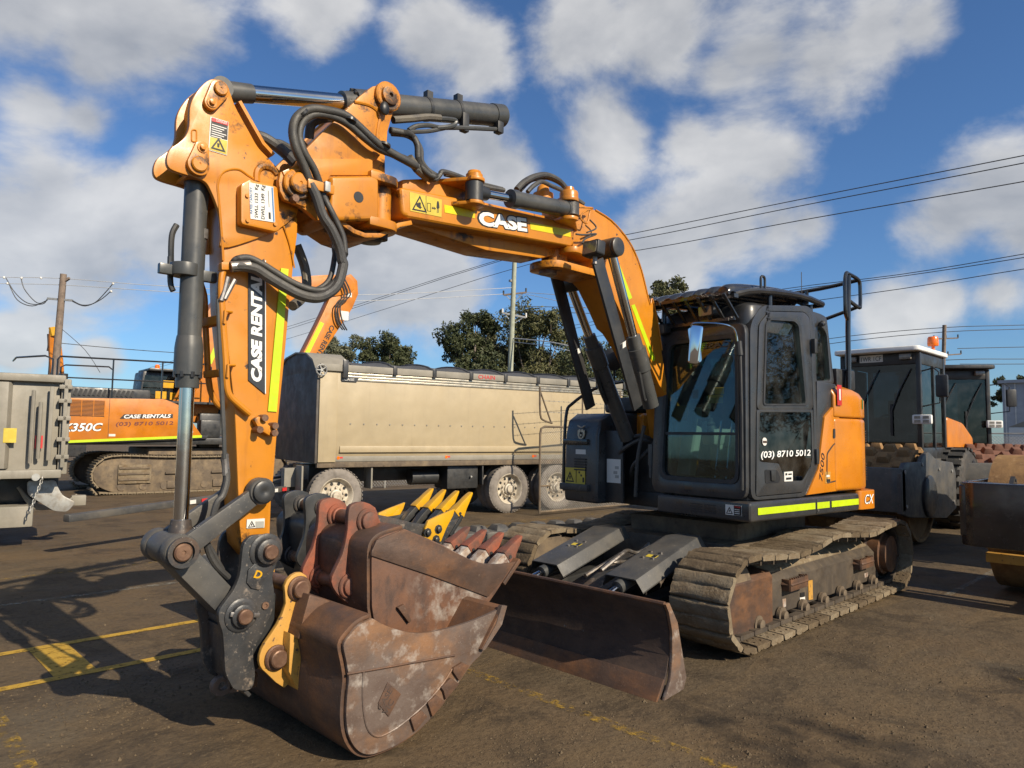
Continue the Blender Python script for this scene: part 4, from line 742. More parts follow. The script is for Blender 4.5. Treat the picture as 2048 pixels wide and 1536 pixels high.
# orange pipes down the arm's leading side
pp = M().tube([(p[0], .135, p[1]) for p in [(5.479,2.591),(5.493,2.532),(5.491,2.43),(5.473,2.256),(5.454,2.092),(5.442,1.954),(5.423,1.891),(5.374,1.846),(5.305,1.793)]], .018, 10, 4).o('arm_pipe', 'orange', arm)
for q in [(5.447,2.311),(5.419,2.021)]: M().tube([(q[0] + .03, .11, q[1] - .03), (q[0] + .03, .16, q[1] - .03), (q[0] + .03, .16, q[1] + .035), (q[0] - .01, .15, q[1] + .035), (q[0] - .015, .11, q[1] + .035)], .008, 6, 1).o('pipe_clip', 'orange', pp)
M().prism(rc([(5.508,2.608),(5.464,2.616),(5.462,2.574),(5.506,2.567)], .006), 'y', .10, .165).o('pipe_block', 'orange', pp, .006)
p2 = M().tube([(5.544,-0.06,2.549),(5.508,-0.06,2.454),(5.497,-0.06,2.311),(5.481,-0.06,2.15),(5.468,-0.06,2.008),(5.448,-0.06,1.914),(5.412,-0.06,1.854),(5.368,-0.06,1.822)], .017, 10, 4).o('arm_pipe', 'orange_grimy', arm)
for (u, w_) in (((360, 495), (470, 465)), ((380, 800), (500, 780))): pass
M().bar([(5.502,-0.07,2.297)][0], [(5.452,0.05,2.314)][0], .05, .05).o('pipe_bracket', 'orange_grimy', p2, .006); M().bar([(5.481,-0.07,2.011)][0], [(5.402,0.05,2.026)][0], .04, .04).o('pipe_bracket', 'orange_grimy', p2, .006)
M().bar([(5.527,-0.07,2.553)][0], [(5.493,0,2.545)][0], .03, .03).o('pipe_bracket', 'worn_black', p2, .006)
vb = M().prism([(5.288,1.765),(5.259,1.785),(5.156,1.701),(5.15,1.681),(5.185,1.671),(5.256,1.709)], 'y', .105, .15).o('pipe_valve', 'orange_grimy', arm, .008)
for q in [(5.234,1.774),(5.172,1.731),(5.261,1.709),(5.173,1.691)]: M().cyl((q[0], .11, q[1]), (q[0], .175, q[1]), .02, 8).o('valve_bolt', 'rust_pin', vb)
M().tube([(p[0], .13, p[1]) for p in [(5.505,2.41),(5.488,2.181),(5.463,1.907),(5.444,1.679),(5.435,1.551)]], .012, 8, 3).o('arm_tube', 'cylinder_grey', arm)
M().tube([(p[0], .15, p[1]) for p in [(5.465,2.535),(5.48,2.458),(5.496,2.4)]], .014, 8, 3).tube([(p[0], .15, p[1]) for p in [(5.427,2.527),(5.461,2.451),(5.478,2.412)]], .014, 8, 3).o('hose_fitting', 'steel_bare', arm)
hz_ = M().tube([(5.432,0.12,1.578),(5.42,0.12,1.514),(5.416,0.13,1.433),(5.44,0.14,1.353),(5.474,0.14,1.31)] + [(5.497,0.12,1.155),(5.496,0.1,1.082),(5.443,0.08,0.983),(5.354,0.05,0.896)], .017, 8, 4).tube([(5.432,0.1,1.55),(5.414,0.1,1.449),(5.433,0.1,1.359)] + [(5.499,0.1,1.143),(5.456,0.08,1.045),(5.388,0.05,0.941)], .014, 8, 4).o('hitch_hose', 'hose', EX)
M().cyl([(5.429,0.12,1.574)][0], [(5.418,0.12,1.46)][0], .02, 10).o('hose_fitting', 'steel_bare', hz_)

# ---- bucket cylinder down the front of the arm
TP = [(5.598,3.149)][0]; BPn = [(5.602,1.056)][0]
bc = M(); a, b = Vector((TP[0], 0, TP[1])), Vector((BPn[0], 0, BPn[1])); d = (b - a).normalized(); L_ = (b - a).length
def on_ax(t): return a + d * t
bc.lathe(a, d, [(.06, .055), (.09, .066), (.12, .061), (.15, .061), (.94, .061), (.94, .064), (.98, .070), (1.01, .073), (1.15, .073), (1.15, .062), (1.22, .060), (1.22, .045)], 28)
bcy = bc.o('bucket_cylinder', 'cylinder_grey', EX)
M().cyl(a - Vector((0, .07, 0)), a + Vector((0, .07, 0)), .085, 18).o('cylinder_eye', 'cylinder_grey', bcy)
M().cyl(on_ax(1.17), on_ax(L_ - .04), .038, 20).o('cylinder_rod', 'chrome', bcy)
M().cyl(b - Vector((0, .075, 0)), b + Vector((0, .075, 0)), .082, 20).cyl(on_ax(L_ - .17), on_ax(L_ - .05), .05, 16, .07).o('rod_eye', 'worn_black', bcy)
bol = M()
for i in range(8):
    t = 2 * math.pi * i / 8; u, w_ = frame(d); p = on_ax(1.135) + (u * math.cos(t) + w_ * math.sin(t)) * .066; bol.cyl(p, p + d * .03, .012, 6)
bol.o('gland_bolts', 'black', bcy, kind='stuff')
M().tube([(5.554,0.02,3.041),(5.558,0.02,2.975),(5.564,0.02,2.88),(5.565,0.02,2.809)], .022, 8, 3).o('cylinder_hose', 'hose_pale', bcy)
M().tube([(5.563,0.02,2.802),(5.559,0.02,2.753),(5.567,0.02,2.688),(5.585,0.02,2.649)] + [(5.591,0.02,2.618),(5.595,0.02,2.552),(5.595,0.02,2.458),(5.599,0.02,2.29),(5.621,0.02,2.177),(5.621,0.02,2.04)], .02, 8, 4).o('cylinder_tube', 'black', bcy)
M().cyl([(5.56,0.02,2.807)][0], [(5.56,0.02,2.753)][0], .028, 10).o('hose_fitting', 'steel_bare', bcy)
M().tube([(5.672,-0.06,2.824),(5.693,-0.06,2.77),(5.696,-0.06,2.691),(5.692,-0.06,2.601)] + [(5.697,-0.06,2.64),(5.694,-0.05,2.499),(5.682,-0.04,2.453)], .016, 8, 4).o('cylinder_tube', 'black', bcy)
cl = M(); c0 = [(5.639,0,2.557)][0]; u_ = Vector((1, 0, 0))
cl.lathe(Vector(c0) - d * .045, d, [(0, .06), (0, .076), (.07, .076), (.07, .06)], 24).box(Vector(c0) + Vector((.10, 0, 0)), (.07, .04, .055)).box(Vector(c0) + Vector((-.11, 0.02, -.01)), (.10, .04, .06))
cl.o('cylinder_clamp', 'cylinder_grey', bcy, .006)

# ---- H-links and bucket link
def linkbar(p, q, y0, y1, w1, w2, r1, r2, m, parent, name):
    """dog-bone link: eyes at both ends and a tapered bar between"""
    P, Q = Vector(p), Vector(q); dd = (Q - P).normalized(); n = Vector((-dd.y, dd.x)); b = M()
    b.prism([tuple(P + n * w1), tuple(Q + n * w2), tuple(Q - n * w2), tuple(P - n * w1)], 'y', y0, y1)
    o = b.o(name, m, parent, .008)
    for (c, r) in ((P, r1), (Q, r2)): M().lathe((c.x, y0 - .012, c.y), (0, 1, 0), [(0, r * .9), (.008, r), (y1 - y0 + .012, r), (y1 - y0 + .022, r * .92), (y1 - y0 + .022, r * .5)], 24).o('link_eye', m, o)
    return o
J = [(5.655,1.081)][0]; K = [(5.237,1.368)][0]
for s in (1, -1):
    y0, y1 = (.125, .175) if s > 0 else (-.175, -.125)
    l = linkbar(J, K, y0, y1, .055, .045, .088, .075, 'charcoal_dusty', EX, 'arm_link')
    M().lathe((K[0], y0 - .02, K[1]), (0, 1, 0), [(0, .06), (.10, .06), (.105, .05), (.105, .02), (.10, .01)], 20).o('pin', 'black', l)
M().lathe((J[0], -.2, J[1]), (0, 1, 0), [(0, .046), (.405, .046), (.412, .038), (.412, .012), (.406, .008)], 20).o('link_pin', 'rust_pin', EX)
M().lathe((J[0], .19, J[1]), (0, 1, 0), [(0, .06), (0, .078), (.02, .078), (.02, .055)], 24, False).o('link_collar', 'worn_black', EX)
M().cyl((J[0], -.19, J[1]), (J[0], .17, J[1]), .07, 18).o('link_tube', 'worn_black', EX)
HB = [(5.312,0.7)][0]
bk = linkbar(J, HB, -.105, .10, .072, .068, .08, .085, 'charcoal_dusty', EX, 'bucket_link')

# ---- quick hitch
hp = [(5.255,1.131),(5.177,1.122),(5.13,1.081),(5.118,1.021),(5.136,0.959),(5.156,0.888),(5.142,0.802),(5.15,0.708),(5.181,0.641),(5.201,0.592),(5.242,0.528),(5.25,0.469),(5.236,0.384),(5.255,0.307),(5.34,0.322),(5.373,0.365),(5.401,0.43),(5.41,0.521),(5.424,0.633),(5.445,0.696),(5.447,0.751),(5.421,0.792),(5.372,0.855),(5.343,0.932),(5.336,1.024),(5.328,1.084),(5.298,1.123)]
hp = sm(hp, 3)
hi = M().prism(hp, 'y', .135, .17).o('quick_hitch', 'worn_black', EX, .006)
M().prism(hp, 'y', -.17, -.135).o('hitch_plate', 'worn_black', hi, .006)
M().prism([(5.302,0.948),(5.25,0.994),(5.16,0.952),(5.202,0.894),(5.233,0.831),(5.282,0.848),(5.308,0.882)], 'y', .165, .181).o('hitch_boss', 'worn_black', hi, .006)
M().prism([(5.286,0.784),(5.117,0.792),(5.121,0.597),(5.204,0.399),(5.29,0.355),(5.329,0.529),(5.345,0.657)], 'y', -.14, .14).o('hitch_body', 'black', hi, .01)
M().shell([(5.366,0.64),(5.347,0.481),(5.323,0.362),(5.243,0.271)], 'y', -.15, .15, .02).o('hitch_back', 'worn_black', hi, .004)
for q in ([(5.201,1.04)][0],): 
    M().lathe((q[0], .165, q[1]), (0, 1, 0), [(0, .095), (.012, .095), (.018, .085), (.018, .07), (.05, .068), (.055, .06), (.055, .035), (.05, .03)], 24).o('hitch_pin_boss', 'worn_black', hi)
    M().lathe((q[0], -.19, q[1]), (0, 1, 0), [(0, .04), (.435, .04), (.44, .034), (.44, .01)], 16).o('hitch_pin', 'rust_pin', hi)
q = [(5.329,0.712)][0]
M().lathe((q[0], .165, q[1]), (0, 1, 0), [(0, .09), (.012, .09), (.018, .08), (.018, .062), (.04, .06), (.045, .05), (.045, .035)], 24).o('hitch_pin_boss', 'worn_black', hi)
M().lathe((q[0], -.19, q[1]), (0, 1, 0), [(0, .04), (.425, .04), (.43, .034), (.43, .01)], 16).o('hitch_pin', 'rust_pin', hi)
M().bar((q[0] + .07, .195, q[1] + .02), (q[0] - .09, .195, q[1] - .01), .02, .025).o('pin_lock', 'steel_bare', hi, .004)
q = [(5.195,0.742)][0]; M().lathe((q[0], .168, q[1]), (0, 1, 0), [(0, .02), (.012, .02), (.012, .01), (.006, .008)], 14).o('grease_hole', 'rust_pin', hi)
tY('D', [(5.274,0.905),(5.232,0.89),(5.267,0.948)], .1825, 'yellow_new', hi, off=.03, shear=.1)
# lifting eye under the hitch
q = [(5.326,0.288)][0]; e_ = M(); ring(e_, [(q[0] + .06 * math.cos(t * .524), q[1] + .055 * math.sin(t * .524)) for t in range(12)], [(q[0] + .026 * math.cos(t * .524), q[1] + .024 * math.sin(t * .524)) for t in range(12)], 'y', -.075, -.03)
e_.prism([(q[0] - .03, q[1] + .045), (q[0] - .2, q[1] + .03), (q[0] - .2, q[1] - .05), (q[0] - .04, q[1] - .05)], 'y', -.075, -.03); e_.o('lifting_eye', 'rust_worn', hi, .004)

# ---- tip bracket that carries the arm (end of the offset boom)
tb_prof = [(5.207,3.182),(5.162,3.202),(5.112,3.257),(5.071,3.341),(5.032,3.391),(4.944,3.504),(4.819,3.655),(4.698,3.811),(4.607,3.906),(4.531,3.944),(4.467,3.935),(4.435,3.878),(4.433,3.818),(4.461,3.749),(4.488,3.647),(4.492,3.553),(4.546,3.462),(4.606,3.408),(4.594,3.038),(4.832,2.975),(4.967,2.954),(5.034,2.993),(5.099,3.015),(5.178,3.026),(5.207,3.071),(5.215,3.128)]
tb = M().prism(tb_prof, 'y', .155, .195).o('tip_bracket', 'orange_grimy', EX, .008)
M().prism(tb_prof, 'y', -.195, -.155).o('bracket_plate', 'orange_grimy', tb, .008)
M().prism([(4.95,3.401),(4.698,3.609),(4.478,3.498),(4.466,3.109),(4.715,3.012),(4.858,3.005),(4.948,3.105)], 'y', -.16, .16).o('bracket_body', 'orange_grimy', tb, .01)
M().shell([(4.959,3.423),(4.834,3.591),(4.702,3.751),(4.574,3.91)], 'y', -.157, .157, -.02).o('bracket_web', 'orange', tb)
M().shell([(4.956,3.095),(4.858,3.013),(4.713,2.954),(4.638,2.945),(4.535,2.966),(4.39,3.065),(4.288,3.104)], 'y', -.2, .2, .03).o('bracket_belly', 'orange_grimy', tb, .006)
M().prism([(5.2,3.184),(5.029,3.307),(4.602,3.43),(4.599,3.323),(4.893,3.244),(5.051,3.011),(5.107,3.017)], 'y', .19, .205).o('doubler_plate', 'orange', tb, .004)
M().tube([(p[0], .197, p[1]) for p in [(4.742,3.755),(4.65,3.77),(4.583,3.759),(4.553,3.719),(4.561,3.658),(4.569,3.589),(4.556,3.493)]], .01, 6, 4).o('weld_bead', 'orange', tb)
hp_ = [(5.108,3.13)][0]
M().lathe((hp_[0], .19, hp_[1]), (0, 1, 0), [(0, .088), (.03, .088), (.036, .08), (.036, .062), (.06, .06), (.066, .052), (.066, .01), (.06, .005)], 26).o('pivot_pin', 'orange', tb)
q = [(5.13,3.038)][0]; M().cyl((q[0], .19, q[1]), (q[0], .24, q[1]), .022, 8).o('pivot_bolt', 'rust_pin', tb)
tp_ = [(4.504,3.866)][0]
M().lathe((tp_[0], .185, tp_[1]), (0, 1, 0), [(0, .095), (.035, .095), (.042, .085), (.042, .062), (.062, .06), (.066, .05), (.066, .015), (.05, .01)], 26).o('trunnion', 'orange_grimy', tb)
M().lathe((tp_[0], -.23, tp_[1]), (0, 1, 0), [(0, .085), (.05, .085)], 20).o('trunnion', 'orange_grimy', tb)
q = [(4.543,3.768)][0]; M().sphere((q[0], .235, q[1]), .035, 6, (1, .6, 1.3)).o('grease_lump', 'ink', tb)
# hinge block with its hole
M().prism([(4.912,3.225),(4.631,3.305),(4.574,3.301),(4.566,3.033),(4.852,2.962),(4.913,2.994)], 'y', -.24, .245).o('hinge_block', 'orange', tb, .03, seg=3)
q = [(4.722,3.142)][0]; M().cyl((q[0], .20, q[1]), (q[0], .2475, q[1]), .034, 20).o('block_hole', 'ink', tb)
HGx = [(4.475,3.214)][0][0]; zt, zb = [(4.564,3.287)][0][1], [(4.557,3.052)][0][1]
for (z0, z1) in ((zt - .0, zt + .055), (zb - .06, zb)):
    M().prism([(HGx + .16, -.24), (HGx + .16, .245)] + [(HGx - .0 - .10 * math.sin(rad(a)), .145 * math.cos(rad(a)) + .1) for a in range(0, 181, 20)] + [(HGx, -.24)], 'z', z0, z1).o('hinge_lug', 'orange', tb, .01)
M().cyl((HGx - .0, .1, zb - .02), (HGx, .1, zt + .03), .075, 20).o('hinge_knuckle', 'orange_grimy', tb)
M().cyl((HGx, .1, zb - .1), (HGx, .1, zb - .05), .06, 14).o('hinge_nut', 'rust_dark', tb)
q = [(4.509,0.05,2.97)][0]; M().lathe(q, (0, 0, 1), [(-.04, .03), (-.035, .07), (.0, .10), (.06, .10), (.1, .08)], 18).o('link_nut', 'worn_black', tb)

# ---- offset boom
ob_prof = [(4.384,3.307),(4.361,3.125),(4.31,3.116),(2.681,3.239),(2.638,3.269),(2.64,3.433),(2.683,3.437),(3.929,3.35)]
ob = M().prism(ob_prof, 'y', -.20, .20).o('offset_boom', 'orange', EX, .03, seg=3)
M().prism([(4.311,3.394),(3.994,3.489),(3.822,3.478),(3.61,3.414),(2.591,3.487),(2.591,3.447),(4.308,3.288)], 'y', -.16, .12).o('boom_spine', 'orange_grimy', ob, .012)
M().prism([(4.193,3.179),(2.532,3.307),(2.532,3.253),(2.897,3.125),(3.496,3.076),(4.243,3.113)], 'y', -.19, .07).o('boom_belly', 'orange_grimy', ob, .02)
dq = polyY([(4.311,3.289),(4.039,3.303),(4.039,3.18),(4.302,3.163)], .199, .004, 'decal_yellow', ob, 'warning_plate')
q0 = [(4.289,3.173),(4.177,3.181),(4.292,3.273)]; triangle((q0[0][0], .203, q0[0][1]), (q0[1][0] - q0[0][0], 0, q0[1][1] - q0[0][1]), (0, 0, 1), .125, 'ink', dq, lift=.001, ring=.12)
polyY([(4.177,3.295),(4.173,3.295),(4.17,3.172),(4.174,3.172)], .203, .001, 'ink', dq, 'plate_line'); polyY([(4.257,3.228),(4.221,3.232),(4.226,3.217),(4.208,3.208),(4.22,3.194),(4.252,3.206)], .203, .001, 'ink', dq, 'plate_symbol')
for P_ in ([(4.164,3.251),(4.133,3.253),(4.132,3.25),(4.164,3.247)], [(4.163,3.197),(4.131,3.199),(4.131,3.196),(4.163,3.194)], [(4.164,3.251),(4.16,3.252),(4.159,3.195),(4.163,3.194)], [(4.137,3.252),(4.133,3.253),(4.131,3.196),(4.135,3.195)], [(4.126,3.223),(4.112,3.237),(4.112,3.229),(4.103,3.23),(4.103,3.239),(4.088,3.226),(4.102,3.216),(4.102,3.224),(4.112,3.222),(4.112,3.216)], [(4.082,3.271),(4.063,3.272),(4.059,3.238),(4.066,3.235),(4.065,3.204),(4.069,3.203),(4.07,3.23),(4.076,3.228),(4.075,3.201),(4.08,3.201),(4.08,3.233),(4.085,3.235)]):
    polyY(P_, .203, .001, 'ink', dq, 'plate_symbol')
q = [(4.073,3.276)][0]; M().cyl((q[0], .203, q[1]), (q[0], .2045, q[1]), .008, 10).o('plate_symbol', 'ink', dq)
for P_ in ([(4.018,3.273),(3.736,3.294),(3.735,3.24),(4.012,3.219)], [(3.17,3.336),(2.692,3.376),(2.692,3.318),(3.164,3.282)]): polyY(P_, .199, .004, 'tape_yellow', ob, 'reflective_tape')
P_ = [(3.707,3.189),(3.186,3.247),(3.712,3.311)]
tY('CASE', P_, .2005, 'ink', ob, off=.085, ext=.0015); P_ = [(3.692,3.199),(3.201,3.253),(3.697,3.303)]; tY('CASE', P_, .2035, 'white_paint', ob, off=.05, ext=.0015)
# cylinder that swings the offset boom, on brackets along its left side
oc0, oc1 = Vector([(3.832,0.3,3.386)][0]), Vector([(2.809,0.3,3.497)][0]); dd = (oc1 - oc0).normalized()
ocl = (oc1 - oc0).length
oc = M().lathe(oc0, dd, [(ocl * .34, .05), (ocl * .34, .068), (ocl * .40, .07), (ocl * .40, .062), (ocl * .93, .062), (ocl * .93, .066), (ocl * .96, .06), (ocl * .98, .03)], 24).o('offset_cylinder', 'cylinder_grey', EX)
M().cyl(oc0, oc0 + dd * ocl * .36, .03, 16).o('cylinder_rod', 'chrome', oc)
M().cyl(oc0 - Vector((0, 0, .07)), oc0 + Vector((0, 0, .06)), .065, 18).cyl(oc0, oc0 + dd * .12, .06, 14, .045).o('rod_eye', 'black', oc)
M().cyl(oc1 - Vector((0, 0, .05)), oc1 + Vector((0, 0, .05)), .07, 18).o('cylinder_eye', 'worn_black', oc)
for z, nm in ((.068, 'bracket_ear'), (-.10, 'bracket_ear')):
    e = M().prism([(oc0.x + .22, .05), (oc0.x + .06, .30)] + [(oc0.x + .075 * math.cos(rad(a)), oc0.y + .075 * math.sin(rad(a))) for a in range(30, 200, 20)] + [(oc0.x - .12, .05)], 'z', oc0.z + z, oc0.z + z + .026).o(nm, 'orange_grimy', ob, .006)
M().lathe(oc0 + Vector((0, 0, .07)), (0, 0, 1), [(0, .06), (.05, .06), (.06, .05), (.075, .045), (.075, .01)], 18).o('bracket_pin', 'orange_grimy', ob)
M().tube([(4.169,0.1,3.486),(4.126,0.15,3.446),(4.097,0.2,3.43),(4.057,0.2,3.474),(4.03,0.2,3.503),(3.848,0.15,3.532),(3.612,0.12,3.532),(3.373,0.12,3.557)], .018, 8, 4).tube([(3.952,0.12,3.523),(3.747,0.1,3.548),(3.371,0.1,3.575)], .014, 8, 2).o('cylinder_line', 'hose', oc)

# ---- lower boom: curved box
lb_out = [(2.642,3.622),(2.542,3.646),(2.335,3.634),(2.117,3.594),(1.911,3.496),(1.769,3.38),(1.66,3.226),(1.586,3.062),(1.524,2.924)] + [(1.491,2.985),(1.403,2.778),(1.334,2.511)]
lb_in = [(1.117,1.978),(1.373,2.176),(1.648,2.509),(1.809,2.648),(1.895,2.684),(2.007,2.831),(2.172,3.021),(2.278,3.083),(2.369,3.146)] + [(2.38,3.227)] + [(2.627,3.258),(2.609,3.433)]
lb = M().prism(lb_out + [(1.05, 1.6), (.75, 1.35), (.65, 1.6)][:0] + [(1.25, 2.2), (.75, 1.75), (.55, 1.45), (.75, 1.35), (1.0, 1.5)] + lb_in, 'y', -.17, .17).o('lower_boom', 'orange', EX, .012)
M().tube([(p[0], .172, p[1]) for p in lb_out[2:]], .008, 6, 3).o('weld_bead', 'orange', lb)
for P_ in ([(2.104,3.287),(2.043,3.289),(1.806,2.946),(1.855,2.921)], [(1.82,2.874),(1.768,2.893),(1.447,2.427),(1.46,2.399),(1.491,2.396)]): polyY(P_, .169, .004, 'tape_lime', lb, 'reflective_tape')
# vertical hinge at the boom head
hx = oc1.x + .02
for P_, z0, z1 in (((0, 0), oc1.z + .055, oc1.z + .09), ((0, 0), oc1.z - .10, oc1.z - .07)):
    M().prism([(hx - .35, .10), (hx - .05, .33)] + [(hx + .08 * math.cos(rad(a)), .30 + .08 * math.sin(rad(a))) for a in range(120, -60, -20)] + [(hx + .05, .1)], 'z', z0, z1).o('head_lug', 'orange', lb, .008)
M().lathe((hx, .30, oc1.z + .08), (0, 0, 1), [(0, .075), (.05, .075), (.06, .07), (.06, .045), (.095, .04), (.10, .02)], 18).o('head_pin', 'orange', lb)
bz = Vector([(2.746,0,3.08)][0])
M().prism([(bz.x - .5, -.17), (bz.x - .5, .17)] + [(bz.x + .13 * math.cos(rad(a)), .17 * math.sin(rad(a))) for a in range(80, -81, -20)], 'z', bz.z - .02, bz.z + .04).o('head_lug', 'orange_grimy', lb, .008)
M().cyl((bz.x, 0, bz.z - .05), (bz.x, 0, bz.z - .015), .075, 18).o('head_pin_end', 'rust_pin', lb)
M().cyl((bz.x - .08, 0, bz.z), (bz.x - .08, 0, bz.z + .55), .11, 20).o('head_knuckle', 'orange_grimy', lb)
bz2 = Vector([(2.639,0.18,3.24)][0]); M().prism([(bz2.x - .3, .0), (bz2.x - .25, .2)] + [(bz2.x + .09 * math.cos(rad(a)), .15 + .1 * math.sin(rad(a))) for a in range(90, -91, -20)], 'z', bz2.z - .05, bz2.z).o('head_lug', 'orange', lb, .008)
bz3 = Vector([(2.599,-0.2,3.817)][0]); M().lathe(bz3, (0, 0, 1), [(-.1, .09), (-.02, .09), (-.01, .06), (.04, .05), (.06, .03)], 16).o('head_pin', 'orange_grimy', lb)

# ---- twin boom cylinders with flat guards
for (s, R0, R1, G) in ((1, [(2.267,0.28,3.292)][0], [(1.636,0.24,2.023)][0], [(2.554,0.37,3.124),(1.958,0.34,1.94)]), (-1, [(2.083,-0.34,3.112)][0], [(1.394,-0.34,2.01)][0], [(2.314,-0.3,3.14),(1.815,-0.3,1.957)])):
    a, b = Vector(R0), Vector(R1); d = (b - a).normalized(); L_ = (b - a).length
    bt = d * 1.0
    t0 = L_ * .56 if s > 0 else L_ * .42
    c = M().lathe(a, d, [(t0, .045), (t0, .062), (t0 + .12, .066), (t0 + .12, .085), (t0 + .33, .085), (t0 + .34, .072), (L_ + (.06 if s > 0 else .4), .072)], 24).o('boom_cylinder', 'cylinder_grey', EX)
    M().cyl(a, a + d * (t0 + .05), .042, 18).o('cylinder_rod', 'chrome', c)
    M().cyl(a - Vector((0, .12 * s, 0)), a + Vector((0, .06 * s, 0)), .085, 20).o('rod_eye', 'black', c)
    M().lathe(a + Vector((0, .06 * s, 0)), (0, s, 0), [(0, .08), (.03, .08), (.036, .07), (.036, .02)], 22).o('pin_cap', 'black', c)
    g0, g1 = Vector(G[0]), Vector(G[1]); gd_ = (g1 - g0).normalized(); nx = Vector((gd_.z, 0, -gd_.x))
    M().add([g0 + nx * .07 + Vector((0, .012, 0)), g0 - nx * .07 + Vector((0, .012, 0)), g1 - nx * .065 + Vector((0, .012, 0)), g1 + nx * .065 + Vector((0, .012, 0)), g0 + nx * .07 - Vector((0, .012, 0)), g0 - nx * .07 - Vector((0, .012, 0)), g1 - nx * .065 - Vector((0, .012, 0)), g1 + nx * .065 - Vector((0, .012, 0))], [(0, 1, 2, 3), (7, 6, 5, 4), (0, 4, 5, 1), (1, 5, 6, 2), (2, 6, 7, 3), (3, 7, 4, 0)]).o('cylinder_guard', 'black', c, .004)
    q = quad(g0 + (g1 - g0) * .585 + nx * .05 + Vector((0, .013, 0)), -nx, (0, 0, 1), .085, .05, 'decal_white', c, 'warning_sticker', .002); quad(g0 + (g1 - g0) * .585 + nx * .0 + Vector((0, .0135, 0)), -nx, (0, 0, 1), .04, .048, 'ink', q, 'sticker_panel', .003)
    M().tube([a + d * (t0 + .35) + Vector((.08, .02 * s, 0)), a + d * (t0 + .6) + Vector((.11, .02 * s, 0)), b + Vector((.1, .02 * s, 0))], .02, 8, 3).o('cylinder_line', 'black', c)
# lamp on the boom
l = Vector([(2.702,0.44,3.178)][0])
lm = place(M().prism(rc([(-.085, -.06), (.085, -.06), (.085, .06), (-.085, .06)], .02, 3), 'x', -.06, .03), l, (0, rad(-6), rad(-4))).o('boom_lamp', 'black_plastic', EX, .01)
place(M().prism(rc([(-.072, -.048), (.072, -.048), (.072, .048), (-.072, .048)], .015, 3), 'x', .031, .036), l, (0, rad(-6), rad(-4))).o('lens', 'lamp_lens', lm)
M().cyl(l + Vector((-.03, .0, -.06)), l + Vector((-.03, 0, -.12)), .02, 8).o('lamp_bolt', 'steel_bare', lm)

# ---- arm cylinder along the top
a, b = Vector([(5.503,0,3.622)][0]), Vector([(3.287,0,4.208)][0]); d = (b - a).normalized(); L_ = (b - a).length
tq = (Vector([(4.714,0,3.815)][0]) - a).length
ac = M().lathe(a, d, [(tq, .05), (tq, .068), (tq + .09, .07), (tq + .09, .088), (tq + .22, .09), (tq + .22, .082), (L_ - .12, .082), (L_ - .12, .088), (L_ - .01, .088), (L_, .08), (L_, .02)], 30).o('arm_cylinder', 'cylinder_grey', EX)
M().cyl(a + d * .06, a + d * (tq + .05), .05, 24).o('cylinder_rod', 'chrome', ac)
M().cyl(a - Vector((0, .07, 0)), a + Vector((0, .07, 0)), .06, 20).cyl(a + d * .05, a + d * .2, .06, 16, .055).o('rod_eye', 'cylinder_grey', ac)
bol = M(); u, w_ = frame(d)
for i in range(10):
    t = 2 * math.pi * i / 10; p = a + d * (tq + .07) + (u * math.cos(t) + w_ * math.sin(t)) * .078; bol.cyl(p, p + d * .03, .011, 6)
bol.o('gland_bolts', 'black', ac, kind='stuff')
for t in (L_ * .66, L_ * .785):
    M().lathe(a + d * t, d, [(-.012, .078), (-.012, .086), (.012, .086), (.012, .078)], 26).box(a + d * t + Vector((-.02, .0, .11)), (.05, .05, .05)).o('strap', 'black', ac)
p0 = a + d * (L_ * .80); M().box(p0 + Vector((0, .06, -.10)), (.06, .05, .14)).o('strap_block', 'black', ac, .008)
M().tube([(4.384,0.1,3.786),(4.244,0.1,3.84),(4.099,0.1,3.899),(3.989,0.1,3.929)], .026, 8, 4).o('cylinder_hose', 'hose_pale', ac)
M().tube([(3.989,0.1,3.926),(3.903,0.1,3.949),(3.845,0.1,3.956),(3.859,0.1,3.922),(3.916,0.1,3.887),(3.999,0.08,3.859)], .018, 8, 4).tube([(4.241,0.08,3.767),(4.176,0.08,3.816),(4.069,0.08,3.856),(3.971,0.08,3.872),(3.754,0.08,3.939),(3.365,0.05,4.059)], .017, 8, 4).tube([(4.38,0.08,3.707),(4.266,0.08,3.748),(4.081,0.08,3.81),(3.915,0.08,3.888)], .015, 8, 4).o('cylinder_tube', 'cylinder_grey', ac)
M().box([(3.374,0.05,4.069)][0], (.06, .06, .09)).o('port_block', 'black', ac, .008)

